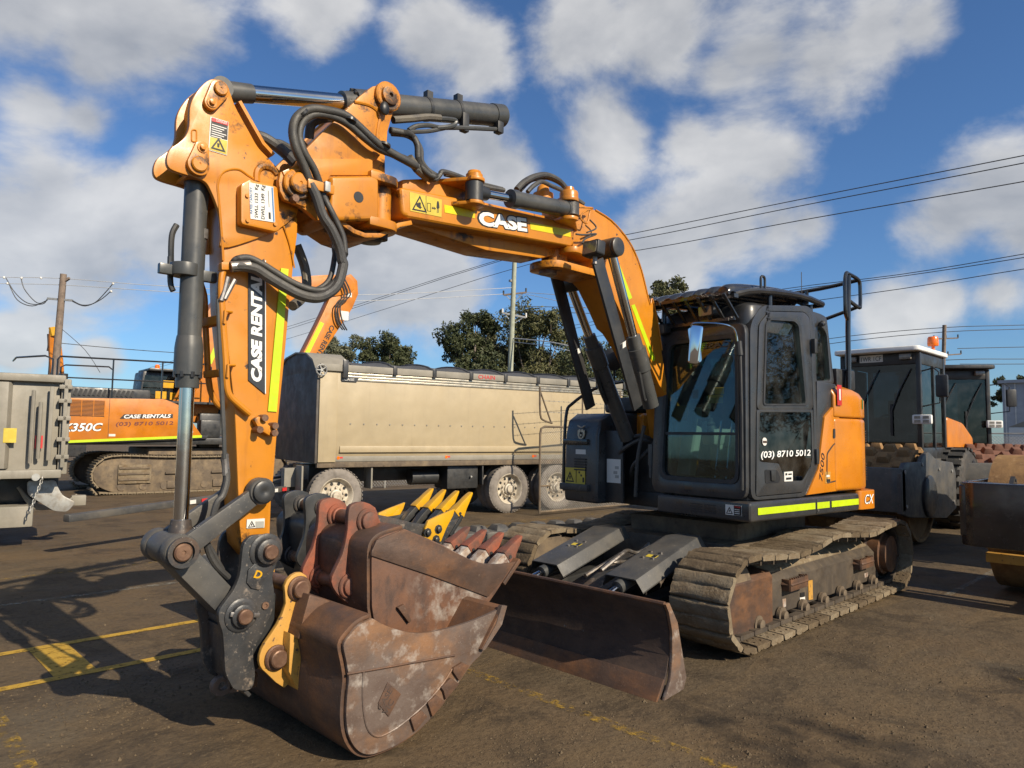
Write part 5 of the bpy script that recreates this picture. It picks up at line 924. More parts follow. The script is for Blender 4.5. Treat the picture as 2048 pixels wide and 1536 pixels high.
# ---- hydraulic hoses
HS = [
 ([(5.045,0.24,3.14),(5.099,0.26,3.226),(5.16,0.28,3.307),(5.183,0.28,3.404),(5.159,0.28,3.494),(5.082,0.28,3.565),(4.968,0.28,3.595),(4.848,0.28,3.604),(4.759,0.28,3.57),(4.638,0.28,3.511),(4.52,0.26,3.486)] + [(4.356,0.25,3.464),(4.256,0.2,3.474)], .026, 'hose'),
 ([(4.98,0.24,3.149),(5.035,0.26,3.229),(5.112,0.28,3.306),(5.138,0.27,3.399),(5.114,0.27,3.489),(5.043,0.27,3.55),(4.927,0.27,3.573),(4.823,0.27,3.56),(4.715,0.27,3.514),(4.596,0.26,3.48)] + [(4.48,0.25,3.48),(4.335,0.22,3.488),(4.256,0.2,3.452)], .022, 'hose'),
 ([(4.999,0.12,3.463),(5.002,0.15,3.54),(4.961,0.18,3.579),(4.856,0.16,3.632),(4.716,0.1,3.722)], .028, 'hose'),
 ([(5.285,-0.05,3.442),(5.228,-0.02,3.442),(5.157,0,3.412),(5.107,0.05,3.357),(5.066,0.1,3.293)], .034, 'hose'),
 ([(5.214,-0.1,3.408),(5.159,-0.1,3.448),(5.078,-0.1,3.472),(4.993,-0.1,3.465),(4.936,-0.05,3.517)], .026, 'hose'),
 ([(5.05,0.25,3.136),(5.013,0.26,3.068),(4.973,0.27,2.961),(4.918,0.28,2.887),(4.865,0.28,2.792),(4.845,0.28,2.719)] + [(4.836,0.28,2.69),(4.866,0.28,2.573),(4.93,0.28,2.503),(5,0.27,2.472),(5.085,0.25,2.479),(5.175,0.22,2.519),(5.257,0.2,2.561),(5.333,0.19,2.598),(5.405,0.18,2.601),(5.452,0.17,2.59)], .030, 'hose'),
 ([(4.971,0.24,3.144),(4.958,0.25,3.083),(4.92,0.26,3.014),(4.875,0.26,2.947),(4.829,0.26,2.864),(4.813,0.26,2.767)] + [(4.82,0.26,2.768),(4.834,0.26,2.663),(4.888,0.26,2.573),(4.947,0.25,2.53),(5.028,0.24,2.524),(5.124,0.22,2.551),(5.219,0.2,2.597),(5.295,0.19,2.633),(5.369,0.18,2.655),(5.43,0.17,2.636),(5.452,0.17,2.599)], .019, 'hose'),
 ([(4.918,0.22,3.139),(4.886,0.2,3.05),(4.856,0.2,2.925),(4.852,0.2,2.809)] + [(4.848,0.2,2.753),(4.877,0.2,2.614),(4.942,0.18,2.545),(5.007,0.16,2.528)], .016, 'hose'),
 ([(4.943,-0.1,2.862),(4.887,-0.1,2.743),(4.876,-0.08,2.624),(4.933,-0.02,2.522),(5.038,0.06,2.445)], .030, 'hose_pale'),
 ([(4.44,0.15,3.683),(4.348,0.16,3.693),(4.286,0.18,3.685),(4.254,0.2,3.624),(4.245,0.2,3.541),(4.218,0.2,3.484),(4.151,0.2,3.449),(4.084,0.2,3.445)], .022, 'hose'),
 ([(4.394,0.1,3.692),(4.294,0.12,3.706),(4.23,0.14,3.682),(4.19,0.15,3.625),(4.189,0.16,3.546),(4.135,0.16,3.496),(4.053,0.16,3.474)], .02, 'hose'),
 ([(4.322,0.2,3.519),(4.228,0.18,3.465),(4.126,0.15,3.446)], .03, 'hose_pale'),
 ([(3.22,0.1,3.607),(3.114,0.08,3.702),(2.959,0.05,3.796),(2.796,0.02,3.858),(2.638,0,3.867),(2.538,0,3.825),(2.497,0,3.767)], .024, 'hose'),
 ([(3.086,0,3.659),(2.959,-0.02,3.774),(2.798,-0.05,3.851),(2.682,-0.05,3.882),(2.522,-0.05,3.869),(2.398,-0.05,3.803),(2.263,-0.02,3.745)], .022, 'hose'),
 ([(3.148,0.15,3.594),(3.079,0.15,3.662),(2.958,0.12,3.733),(2.825,0.1,3.74),(2.667,0.08,3.746)], .018, 'hose'),
 ([(2.672,0.24,3.562),(2.585,0.25,3.58),(2.463,0.25,3.602),(2.573,0.24,3.545),(2.612,0.24,3.484),(2.532,0.24,3.462),(2.492,0.24,3.577)], .007, 'orange_grimy'),
 ([(2.67,0.24,3.34),(2.583,0.25,3.35),(2.42,0.25,3.391),(2.551,0.24,3.326),(2.614,0.26,3.27)], .008, 'hose'),
 ([(2.467,0.22,3.507),(2.383,0.22,3.458),(2.531,0.24,3.383)], .007, 'hose'),
]
for i_, (P_, r, m_) in enumerate(HS):
    if i_ in (0, 1, 6, 9):                       # spiral-guarded hoses
        n_ = 26; tot = (len(P_) - 1) * n_; M().tube(P_, r, 8, n_, rf=lambda t, r=r, tot=tot: r * (1 + (.07 if int(round(t * tot)) % 2 else -.05))).o('hydraulic_hose', m_, EX, ang=80)
    else: M().tube(P_, r, 10, 5).o('hydraulic_hose', m_, EX)
q = Vector([(4.989,0.25,3.133)][0]); M().box(q, (.17, .05, .055)).o('hose_clamp', 'orange', EX, .006)
q2 = Vector([(4.959,0.27,3.136)][0]); M().box(q2, (.035, .05, .06)).o('clamp_tag', 'galv', EX, .004)
M().cyl([(5.461,0.17,2.59)][0], [(5.36,0.185,2.613)][0], .03, 12).o('hose_fitting', 'steel_bare', EX)
for P_ in ([(5.132,0.28,3.525),(5.116,0.28,3.512)], [(4.817,0.28,3.587),(4.825,0.28,3.549)], [(4.567,0.28,3.508),(4.576,0.28,3.464)]): M().lathe(Vector(P_[0]), Vector(P_[1]) - Vector(P_[0]), [(-.005, .03), (-.005, .04), (.01, .04), (.01, .03)], 12).o('cable_tie', 'black', EX)


# ================================================================ BUCKETS
def ear(parent, prof, y0, y1, m, pins, pin_m, r=.055, name='ear'):
    o = M().prism(prof, 'y', y0, y1).o(name, m, parent, .006)
    for p in pins:
        M().lathe((p[0], y1 if y1 > 0 else y0 - .0, p[1]), (0, 1 if y1 > y0 and y0 > -.01 else -1, 0), [(-.01, r * 1.5), (.012, r * 1.5), (.018, r * 1.35), (.018, r * 1.1), (.045, r * 1.05), (.05, r * .9), (.05, .01)], 22).o('pin_boss', pin_m, o)
    return o
# ---- rusty mud bucket held under the hitch
MB_ = thing('mud_bucket', 'wide brown rusted mud bucket with yellow ears lying at the front, attached under the hitch', 'bucket', (4.5, -.03, 0))
def lo(pts, o=(4.5, -.03)): return pts
def OFF(ob, r): ob.location = (-r.location.x, -r.location.y, -r.location.z); return ob
mud_shell = sm([(4.882,0.73),(4.957,0.713),(5.023,0.665),(5.053,0.625),(5.036,0.55),(5.017,0.456),(5.023,0.381),(5.026,0.268),(5.007,0.169),(4.96,0.091),(4.902,0.049),(4.831,0.035),(4.698,0.043),(4.546,0.087),(4.413,0.17),(4.303,0.253),(4.188,0.353),(4.09,0.416),(3.919,0.644)], 3, False)
mouth = sm([(4.882,0.73),(4.803,0.681),(4.677,0.626),(4.559,0.596),(4.424,0.589),(4.252,0.594),(4.086,0.613),(3.919,0.644)], 3, False)
mp_ = mud_shell + mouth[-2:0:-1]
sh = OFF(M().shell(mud_shell, 'y', -.80, .735, .022).o('bucket_shell', 'rust', MB_, .004, ang=50), MB_)
sp1 = OFF(M().prism(mp_, 'y', .735, .76).o('side_plate', 'rust_worn', MB_, .004), MB_)
OFF(M().prism(mp_, 'y', -.825, -.80).o('side_plate', 'rust', MB_, .004), MB_)
lipq = [(3.938,0.65),(4.108,0.424),(4.139,0.43),(3.979,0.639)]
OFF(M().prism(lipq, 'y', -.83, .785).o('cutting_edge', 'rust', MB_, .004), MB_)
OFF(polyY([(3.979,0.66),(3.935,0.652),(3.977,0.547),(4.113,0.423),(4.134,0.43),(4.025,0.556)], .76, .03, 'rust_worn', MB_, 'lip_end'), MB_)
for P_ in ([(4.342,0.365),(4.276,0.382),(4.221,0.353),(4.297,0.283),(4.344,0.344)], [(4.43,0.277),(4.36,0.314),(4.296,0.267),(4.394,0.202),(4.412,0.254)], [(4.524,0.217),(4.463,0.245),(4.399,0.192),(4.488,0.132),(4.508,0.184)], [(4.635,0.163),(4.565,0.188),(4.523,0.144),(4.607,0.085),(4.635,0.155)]):
    M().prism(P_, 'y', .758, .778).o('wear_pad', 'rust', sp1, .004)
M().tube([(p[0], .762, p[1]) for p in [(4.933,0.471),(4.933,0.346),(4.918,0.236),(4.889,0.162),(4.835,0.12),(4.763,0.122),(4.678,0.144),(4.538,0.204),(4.405,0.292),(4.336,0.362)]], .006, 6, 3).o('weld_bead', 'rust_worn', sp1)
M().tube([(p[0], .762, p[1]) for p in [(5.03,0.48),(4.846,0.466),(4.597,0.449),(4.323,0.429)]], .006, 6, 3).o('weld_bead', 'rust', sp1)
q = [(4.814,0.237),(4.736,0.299),(4.842,0.3)]
M().prism([(4.84,0.289),(4.783,0.384),(4.695,0.303),(4.772,0.203)], 'y', .758, .766).o('maker_plate', 'rust', sp1, .003)
tY('CASE\nVIC', [(4.786,0.217),(4.715,0.303),(4.836,0.284)], .7655, 'rust_dark', sp1, off=.02)
ye = sm([(5.011,0.906),(5.069,0.897),(5.111,0.844),(5.1,0.748),(5.145,0.64),(5.213,0.555),(5.241,0.494),(5.236,0.437),(5.196,0.388),(5.09,0.287),(5.055,0.362),(5.055,0.572),(5.002,0.674),(4.971,0.782),(4.964,0.857)], 2)
pins = [(5.025,0.82),(5.146,0.464)]
e1 = OFF(ear(MB_, ye, .195, .225, 'yellow_chip', pins, 'rust_pin', .046), MB_)
e2 = OFF(ear(MB_, ye, -.225, -.195, 'yellow_chip', [], 'rust_pin'), MB_)
for p in pins: OFF(M().cyl((p[0], -.23, p[1]), (p[0], .21, p[1]), .042, 18).o('bucket_pin', 'rust_pin', MB_), MB_)
OFF(M().prism([(5.056,0.696),(5.025,0.806),(4.941,0.773),(4.58,0.596),(4.784,0.489),(5.086,0.577)], 'y', -.35, .35).o('ear_saddle', 'rust', MB_, .01), MB_)
OFF(M().prism([(5.107,0.398),(5.107,0.602),(5.039,0.558),(5.028,0.246)], 'y', -.3, .3).o('back_strip', 'yellow_chip', MB_, .006), MB_)

# ---- digging buckets (rusty one standing in the mud bucket, black one with yellow teeth behind)
DIGP = [(4.447,1.122),(4.585,1.1),(4.644,1.072),(4.673,1.014),(4.669,0.816),(4.653,0.638),(4.567,0.491),(4.37,0.386),(4.117,0.383),(3.895,0.463),(3.728,0.598),(3.605,0.715),(3.496,0.819)]
DIGM = [(4.447,1.122),(4.286,1.056),(4.132,0.988),(3.937,0.89),(3.784,0.838),(3.625,0.818),(3.496,0.819)]
EARP = [(4.67,1.265),(4.589,1.275),(4.504,1.235),(4.481,1.174),(4.448,1.106),(4.491,1.056),(4.553,1.015),(4.606,0.957),(4.612,0.865),(4.585,0.723),(4.581,0.602),(4.67,0.665),(4.761,0.749),(4.798,0.821),(4.778,0.88),(4.73,0.97),(4.703,1.081),(4.697,1.161),(4.694,1.229)]
PINS = [(4.564,1.16),(4.676,0.782)]
def tooth(parent, base, tip, y, wd, ad_m, t_m):
    b0, t0 = Vector((base[0], y, base[1])), Vector((tip[0], y, tip[1])); d = (t0 - b0).normalized(); L = (t0 - b0).length; n = Vector((0, 1, 0)); u = n.cross(d)
    def sec(s, w, h, o=0): c = b0 + d * (L * s) + u * o; return [c + n * w + u * h, c - n * w + u * h, c - n * w - u * h, c + n * w - u * h]
    def loft(S):
        V = sum(S, []); F = [(3, 2, 1, 0), tuple(range(4 * len(S) - 4, 4 * len(S)))]
        for k in range(len(S) - 1): F += [(4 * k + i, 4 * k + (i + 1) % 4, 4 * k + 4 + (i + 1) % 4, 4 * k + 4 + i) for i in range(4)]
        return M().add(V, F)
    ad = loft([sec(-.75, wd * .62, .055), sec(-.3, wd * .66, .06), sec(.1, wd * .62, .05), sec(.3, wd * .4, .035)]).o('tooth_adapter', ad_m, parent, .012)
    loft([sec(.02, wd * .72, .062), sec(.2, wd * .72, .056), sec(.45, wd * .55, .04, .006), sec(.7, wd * .56, .026, .012), sec(.92, wd * .5, .012, .016), sec(1.0, wd * .42, .006, .016)]).o('tooth', t_m, ad, .01)
    p = b0 + d * (L * .12); M().cyl(p - n * wd * .8, p + n * wd * .8, .014, 8).o('tooth_pin', 'black', ad)
    return ad
def dig_bucket(root, T, y0, y1, ys, mats, ear_y, far_y, pinr=.045):
    body, side, em, adm, tm, pm = mats
    P = [T(p) for p in DIGP]; Mo = [T(p) for p in DIGM]; S_ = sm(P, 3, False); O_ = sm(Mo, 3, False); out = S_ + O_[-2:0:-1]
    bsh = OFF(M().shell(S_, 'y', y0, y1 - .02, .02).o('bucket_shell', body, root, .004, ang=50), root)
    s1 = OFF(M().prism(out, 'y', y1 - .022, y1).o('side_plate', side, root, .004), root)
    OFF(M().prism(out, 'y', y0 - .0, y0 + .022).o('side_plate', body, root, .004), root)
    lp0, lp1 = Vector(T(DIGP[-1])), Vector(T(DIGP[-2])); dl = (lp1 - lp0).normalized(); nn = Vector((-dl.y, dl.x))
    if nn.x < 0: nn = -nn
    OFF(M().prism([tuple(lp0 - dl * .03), tuple(lp0 + dl * .18), tuple(lp0 + dl * .18 - nn * .03), tuple(lp0 - dl * .03 - nn * .03)], 'y', y0 - .01, y1 + .01).o('cutting_lip', body, root, .004), root)
    E = [T(p) for p in EARP]; PN = [T(p) for p in PINS]
    for (a, b) in ((ear_y - .04, ear_y), (far_y, far_y + .04)):
        eo = OFF(M().prism(sm(E, 2), 'y', a, b).o('ear', em, root, .008), root)
        for p in PN:
            M().lathe((p[0], b - .01, p[1]), (0, 1, 0), [(0, pinr * 1.7), (.022, pinr * 1.7), (.03, pinr * 1.55), (.03, pinr * 1.25), (.05, pinr * 1.2), (.056, pinr), (.056, .01)], 22).o('pin_boss', pm, eo)
    for p in PN: OFF(M().cyl((p[0], far_y + .02, p[1]), (p[0], ear_y - .01, p[1]), pinr, 18).o('bucket_pin', 'rust_pin', root), root)
    return bsh, s1
RB_ = thing('digging_bucket', 'rusty red-brown digging bucket with four worn teeth standing inside the wide mud bucket', 'bucket', (4.1, .06, .3))
ident = lambda p: p
bsh, s1 = dig_bucket(RB_, ident, -.32, .42, None, ('rust', 'rust_scuffed', 'rust_red', 'pale_scuff', 'rust_red', 'rust_red'), .19, -.20)
M().prism([(4.685,0.99),(4.682,1.017),(4.651,1.075),(4.462,1.122),(4.148,0.988),(3.955,0.891),(3.802,0.839),(3.644,0.819),(3.525,0.821),(3.642,0.704),(3.764,0.619),(4.266,0.828)], 'y', .418, .432).o('upper_side_plate', 'rust', s1, .004)
M().prism([(4.5,0.668),(4.454,0.68),(4.397,0.578),(4.414,0.564)], 'y', .42, .445).o('corner_plate', 'rust', s1, .004)
for i in range(4):
    y = .33 - i * .195; tp = ( 3.36 - .005 * i, .965); OFF(tooth(RB_, (3.53, .83), tp, y, .062, 'pale_scuff', 'rust_red'), RB_)
BB_ = thing('trenching_bucket', 'black trenching bucket with bright yellow teeth and side cutters behind the rusty buckets', 'bucket', (3.6, -1.2, 0))
_c, _s = math.cos(rad(9)), math.sin(rad(9))
def TB(p):
    x, z = (p[0] - 4.558) * 1.13, (p[1] - 1.161) * 1.02; return (4.17 + x * _c + z * _s, 1.12 - x * _s * 1.0 + z * _c)
bsh, s1 = dig_bucket(BB_, TB, -1.56, -.86, None, ('black', 'worn_black', 'black', 'worn_black', 'yellow_new', 'worn_black'), -1.02, -1.40)
lt = TB((3.50, .83)); tt = TB((3.28, 1.02))
for i in range(4):
    y = -.92 - i * .19; OFF(tooth(BB_, lt, (2.74, 1.16), y, .062, 'black', 'yellow_new'), BB_)
for (y, s) in ((-.86, 1), (-1.56, -1)):
    cu = OFF(M().prism([(3.008,1.047),(3.028,0.99),(3.1,0.888),(3.157,0.779),(3.337,0.809),(3.328,0.907),(3.299,0.966),(3.187,1.001)] , 'y', y if s > 0 else y - .03, y + .03 if s > 0 else y).o('side_cutter', 'yellow_new', BB_, .006), BB_)
    if s > 0:
        for p in [(3.305,0.868),(3.191,0.887),(3.214,0.802)]: M().lathe((p[0], y + .02, p[1]), (0, 1, 0), [(0, .04), (.015, .04), (.015, .025), (.035, .024), (.04, .015)], 8).o('cutter_bolt', 'black', cu)


# ================================================================ TIPPER TRAILER (local x forward = towards the truck, near side y = 0)
def wheel(parent, x, y, s, r=.515, w=.27, tm='tyre_dusty', rm='cream_wheel', dual=False, name='wheel', hub=True):
    """road wheel: ribbed tyre, dished rim with holes, hub and nuts; s = outward side"""
    t = M().lathe((x, y, r), (0, -s, 0), [(.02, r * .60), (.0, r * .66), (.0, r * .80), (.012, r * .93), (.04, r * .99), (.08, r), (w - .08, r), (w - .04, r * .99), (w, r * .9), (w, r * .6)], 36, False)
    for i in range(44):
        a = 2 * math.pi * i / 44
        t.box((x + (r + .001) * math.cos(a), y - s * .045, r + (r + .001) * math.sin(a)), (.014, .06, r * .075), Matrix.Rotation(-a, 3, 'Y'))
    to = t.o(name, tm, parent, label=None)
    rim = M().lathe((x, y, r), (0, -s, 0), [(.012, r * .655), (-.004, r * .63), (.012, r * .59), (.06, r * .555), (.10, r * .50), (.10, r * .36), (.06, r * .30), (.05, r * .02)], 32, False).o('rim', rm, to)
    for i in range(10):
        a = 2 * math.pi * i / 10; M_ = (x + r * .43 * math.cos(a), r + r * .43 * math.sin(a)); M().cyl((M_[0], y - s * .101, M_[1]), (M_[0], y - s * .095, M_[1]), r * .06, 10).o('rim_hole', 'ink', rim) if False else None
    hb = M()
    for i in range(10):
        a = 2 * math.pi * i / 10; hb.cyl((x + r * .43 * math.cos(a), y - s * .105, r + r * .43 * math.sin(a)), (x + r * .43 * math.cos(a), y - s * .097, r + r * .43 * math.sin(a)), r * .062, 8)
    hb.o('rim_openings', 'ink', to, kind='stuff')
    nb = M().lathe((x, y - s * .06, r), (0, s, 0), [(0, r * .24), (.05, r * .22), (.06, r * .17), (.10, r * .15), (.11, r * .02)], 18)
    for i in range(10):
        a = 2 * math.pi * (i + .5) / 10; nb.cyl((x + r * .30 * math.cos(a), y - s * .06, r + r * .30 * math.sin(a)), (x + r * .30 * math.cos(a), y - s * .02, r + r * .30 * math.sin(a)), r * .035, 6)
    nb.o('hub', 'cream_wheel', to)
    return to
TRH = rad(-10)
def toL(loc, rot, p):
    dx, dy = p[0] - loc[0], p[1] - loc[1]; return Vector((dx * math.cos(rot) + dy * math.sin(rot), -dx * math.sin(rot) + dy * math.cos(rot), p[2]))
def tipper_trailer(loc, rot, label, group, detail=True):
    T = thing('tipper_trailer', label, 'trailer', loc, rot, group)
    x0, x1, zb, zt = -3.3, 4.30, 1.24, 2.84
    bd = M().prism([(-.04, zb), (.0, zb + .16), (.0, zt), (-2.5, zt), (-2.5, zb + .16), (-2.46, zb)], 'x', x0, x1).o('body', 'cream', T, .02)
    M().bb(x1 - .001, x1 + .05, -2.5, .0, 1.12, zt + .02).o('headboard', 'charcoal_matt', T, .02)
    M().prism([(-2.5, zt), (-2.3, zt + .2), (-1.9, zt + .36), (-1.25, zt + .42), (-.6, zt + .36), (-.2, zt + .2), (.0, zt)], 'x', x1 - .0, x1 + .05).o('headboard_arch', 'charcoal_matt', T, .01)
    M().prism([(-2.5, zt + .02), (-2.3, zt + .22), (-1.9, zt + .38), (-1.25, zt + .44), (-.6, zt + .38), (-.2, zt + .22), (.0, zt + .02), (-.02, zt - .01), (-.22, zt + .19), (-.62, zt + .35), (-1.25, zt + .41), (-1.88, zt + .35), (-2.28, zt + .19), (-2.48, zt - .01)], 'x', x1 - .62, x1 + .08).o('tarp_hood', 'grey_dusty', T)
    # corner post, top rails, lower chamfer rail, plank lines
    M().bb(x1 - .34, x1 - .002, -.02, .025, zb - .1, zt - .03).o('corner_post', 'cream', T, .012)
    for i, z in enumerate((zt - .02, zt - .075, zt - .125)): M().bb(x0, x1 - .43, .0, .03 - .006 * i, z - .04, z + .005).o('top_rail', 'aluminium', T, .008)
    M().bb(x0, x1, .0, .05, zt + .0, zt + .13).o('coaming', 'grey_dusty', T, .008)
    M().bb(x0, x1 - .42, -.02, .02, zb + .08, zb + .2).o('lower_rail', 'cream', T, .01); M().bb(x0, x1, -.08, .0, zb - .09, zb + .01).o('sill_rail', 'grey_dusty', T, .01)
    M().bb(x0, x1, -.09, -.005, zb - .2, zb - .095).o('dirty_valance', 'mud_steel', T, .01)
    rv = M()
    for i in range(26): rv.cyl((x1 - .62 - i * .27, .0, zb + .62), (x1 - .62 - i * .27, .012, zb + .62), .016, 8)
    rv.o('rivets', 'grey_dusty', T, kind='stuff')
    for x in (3.9, 1.6, -.6):
        M().bb(x - .09, x - .02, -.0, .004, zb - .03, zb).o('reflector', 'red', T); M().cyl((x, -.002, zb - .02), (x, .006, zb - .02), .03, 10).o('marker_lamp', 'amber', T)
    if detail:
        text('CHAIN', (x1 - 3.93 + .52, .048, zt + .025), (-1, 0, 0), (0, 0, 1), .42, .085, 'red', T, off=.01, lift=.006)
        M().prism([(x1 - .42, zt - .1), (x1 - .75, zt - .1), (x1 - .72, zt - .18), (x1 - .42, zt - .18)], 'y', .024, .03).o('name_plate', 'charcoal', T); text('CASE', (x1 - .46, .031, zt - .165), (-1, 0, 0), (0, 0, 1), .2, .045, 'decal_white', T)
    # tarp in bellied sections between bows, with hooks
    nb_ = 8; L = x1 - .62 - x0
    for i in range(nb_):
        a, b = x0 + L * i / nb_, x0 + L * (i + 1) / nb_; tp = M(); V = []; nx, ny = 7, 9
        for j in range(nx):
            u = j / (nx - 1); sag = .09 * math.sin(math.pi * u)
            for k in range(ny):
                t = k / (ny - 1); y = -2.5 + 2.5 * t; V.append((a + (b - a) * u, y, zt + .125 + .20 * math.sin(math.pi * t) ** .7 - sag * .6 * math.sin(math.pi * t)))
        F = [(j * ny + k, j * ny + k + 1, (j + 1) * ny + k + 1, (j + 1) * ny + k) for j in range(nx - 1) for k in range(ny - 1)]
        n0 = len(V); V2 = V + [(p[0], p[1], p[2] - .02) for p in V]; F2 = F + [tuple(n0 + q for q in f[::-1]) for f in F]
        for j in range(nx - 1): F2 += [(j * ny, (j + 1) * ny, n0 + (j + 1) * ny, n0 + j * ny), (j * ny + ny - 1, n0 + j * ny + ny - 1, n0 + (j + 1) * ny + ny - 1, (j + 1) * ny + ny - 1)]
        tp.add(V2, F2).o('tarp_section', 'tarp', T)
        bw = [(a, -2.5 + 2.5 * k / 10, zt + .128 + .205 * math.sin(math.pi * k / 10) ** .7) for k in range(11)]; M().tube(bw, .025, 6, 1).o('tarp_bow', 'tarp', T)
        M().bb(a - .04, a + .04, .05, .075, zt - .02, zt + .16).o('tarp_hook', 'black', T, .006)
    M().bb(x1 - .52, x1 - .42, .04, .09, zt - .12, zt + .22).o('tarp_latch', 'charcoal', T, .01)
    cw_ = M().tube([(x1 + .14, .06 + .0, zt + .02 + .0)] * 0 or [(x1 - .0 + .1 * math.cos(a * .5236), .09, zt + .0 + .1 * math.sin(a * .5236)) for a in range(12)], .014, 6, 1, True)
    for k in range(5): cw_.bar((x1, .09, zt), (x1 + .1 * math.cos(k * 1.2566), .09, zt + .1 * math.sin(k * 1.2566)), .016, .016)
    cw_.cyl((x1, .0, zt), (x1, .1, zt), .025, 10).o('winding_wheel', 'galv', T)
    # chassis, wheels, mudflaps, drawbar
    M().bb(x0, x1 - .1, -1.75, -.75, .72, 1.06).o('chassis', 'black', T, .02)
    for x in (0, -1.32): M().cyl((x, -2.2, .515), (x, -.25, .515), .07, 12).o('axle', 'black', T)
    M().cyl((3.90, -2.2, .515), (3.9, -.25, .515), .07, 12).o('axle', 'black', T); M().cyl((3.9, -1.25, .6), (3.9, -1.25, .78), .5, 24).o('turntable', 'black', T)
    for x in (3.90, 0, -1.32):
        for (y, s) in ((-.02, 1), (-2.48, -1)):
            if x < 3 or s > 0 or True:
                wheel(T, x, y, s); 
                if x < 3: wheel(T, x, y - s * .32, s, tm='tyre_dusty')
    for x in (4.55, 3.2, .68): M().bb(x - .02, x + .02, -.4, -.04, .62, 1.08).o('mudflap', 'grey_dusty' if x != .68 else 'black', T, .02)
    M().bb(.75, 1.5, -.7, -.12, .55, 1.05).o('air_tank_box', 'black', T, .04); M().cyl((1.6, -.45, .8), (2.2, -.45, .8), .16, 18).o('air_tank', 'black', T)
    M().cyl((.95, -.1, .8), (.95, -.06, .8), .02, 8).o('tap', 'galv', T)
    DA, DB = toL(loc, rot, (4.6, -6.9, .52)), toL(loc, rot, (.35, -8.6, .66)); M().bar(DA, DB, .13, .10).o('drawbar', 'charcoal_dusty', T, .02)
    for i in range(10):
        t0, t1 = .42 + i * .05, .445 + i * .05; nn = Vector((0, 0, 1)).cross(DB - DA).normalized(); nn = nn if nn.y > 0 else -nn; pa, pb = DA.lerp(DB, t0) + nn * .083, DA.lerp(DB, t1) + nn * .083; M().bar(pa, pb, .006, .06).o('hazard_tape', 'red' if i % 2 else 'decal_white', T)
    M().bar((4.45, -.85, .78), (5.0, -1.2, .7), .12, .1).bar((4.45, -1.65, .78), (5.0, -1.3, .7), .12, .1).o('drawbar_frame', 'charcoal_dusty', T, .02)
    M().box((4.62, -.5, .85), (.3, .2, .35)).tube([(4.6, -.45, 1.0), (4.75, -.5, .9), (4.7, -.6, .65)], .03, 8, 4).o('coupling_gear', 'grey_dusty', T, .03)
    return T
tipper_trailer((-3.82, -7.15, 0), TRH, 'cream tipper trailer with black rolled tarp parked behind the orange boom', 'tipper trailers')
far_t = thing('covered_trailer', 'distant pale covered trailer beyond the rollers at the right edge', 'trailer', (-30, .4, 0), rad(0), 'tipper trailers')
M().bb(-5, 5, -2.5, 0, .9, 2.2).o('body', 'shed_white', far_t, .05); M().prism([(-2.5, 2.2), (-1.25, 2.75), (0, 2.2)], 'x', -5, 5).o('tarp', 'grey_dusty', far_t)
for i in range(9): M().bb(-4.6 + i * 1.1, -4.5 + i * 1.1, -.02, .03, 1.0, 2.3).o('tarp_strap', 'galv', far_t)
for x in (-3.5, -2.3, 3): wheel(far_t, x, -.05, 1)

# ================================================================ TIP TRUCK at the left edge (near side y = 0 local, tail at x = 0)
TK = thing('tip_truck', 'dusty grey steel tip truck body at the left edge with coupling hoses', 'truck', (4.48, -7.86, 0), TRH)
M().bb(.06, 5.6, -2.4, -.06, 1.10, 2.40).o('tip_body', 'grey_dusty', TK, .02)
M().bb(.0, 5.6, -.08, .04, 2.36, 2.47).o('top_rail', 'grey_dusty', TK, .03); M().bb(.0, 5.6, -.06, .06, 1.0, 1.12).o('bottom_rail', 'grey_dusty', TK, .02)
for x in (.62, 1.12, 2.1, 3.1): M().prism([(x, -.07), (x + .05, .05), (x + .17, .05), (x + .22, -.07)], 'z', 1.14, 2.34).o('rib', 'grey_dusty', TK, .01)
tg = M().bb(-.07, .05, -2.42, .0, 1.05, 2.42).o('tailgate', 'grey_dusty', TK, .02)
for z in (1.3, 1.55, 1.85, 2.1, 2.3): M().bb(-.08, .08, -.02, .075, z - .03, z + .03).o('gate_lug', 'grey_dusty', tg, .008)
M().bb(-.03, .02, .03, .075, 1.15, 2.4).bb(.14, .19, .03, .07, 1.25, 2.3).o('latch_bar', 'grey_dusty', tg, .008)
for (x, z0, z1) in ((.38, 1.25, 2.2), (.29, 1.3, 2.05), (.95, 1.25, 1.7), (.86, 1.3, 1.75)): M().tube([(x, .03, z0), (x, .06, z0 + .05), (x, .06, z1 - .05), (x, .03, z1)], .025, 8, 2).o('latch_handle', 'grey_dusty', TK)
for x in (.3, .75, 1.2): M().cyl((x, .05, 1.02), (x, .1, 1.02), .05, 12).o('hinge_pin', 'galv', TK)
M().bb(.55, .7, .051, .056, 1.5, 1.7).o('warning_sticker', 'decal_yellow', TK); M().bb(.24, .33, .0, .004, 1.42, 1.6).o('reflector', 'red', TK)
hz = M().prism([(.88, 1.26), (1.12, 1.26), (1.12, 1.55), (.93, 1.55)], 'y', .051, .055).o('hazard_board', 'red', TK); M().prism([(1.0, 1.26), (1.12, 1.26), (1.12, 1.55), (1.07, 1.55)], 'y', .055, .057).o('board_stripe', 'decal_yellow', hz)
M().bb(-.0, 5.5, -1.7, -.7, .6, 1.0).o('chassis', 'black', TK, .02)
mf = M().prism(rc([(.05, .95), (.4, .95), (.38, .75), (.05, .5), (-.12, .48), (-.22, .62), (-.05, .72), (.02, .85)], .05), 'y', -.35, -.3).o('mudguard_end', 'galv', TK, .01)
for (x, y) in ((1.3, -.05), (2.6, -.05)): wheel(TK, x, y, 1)
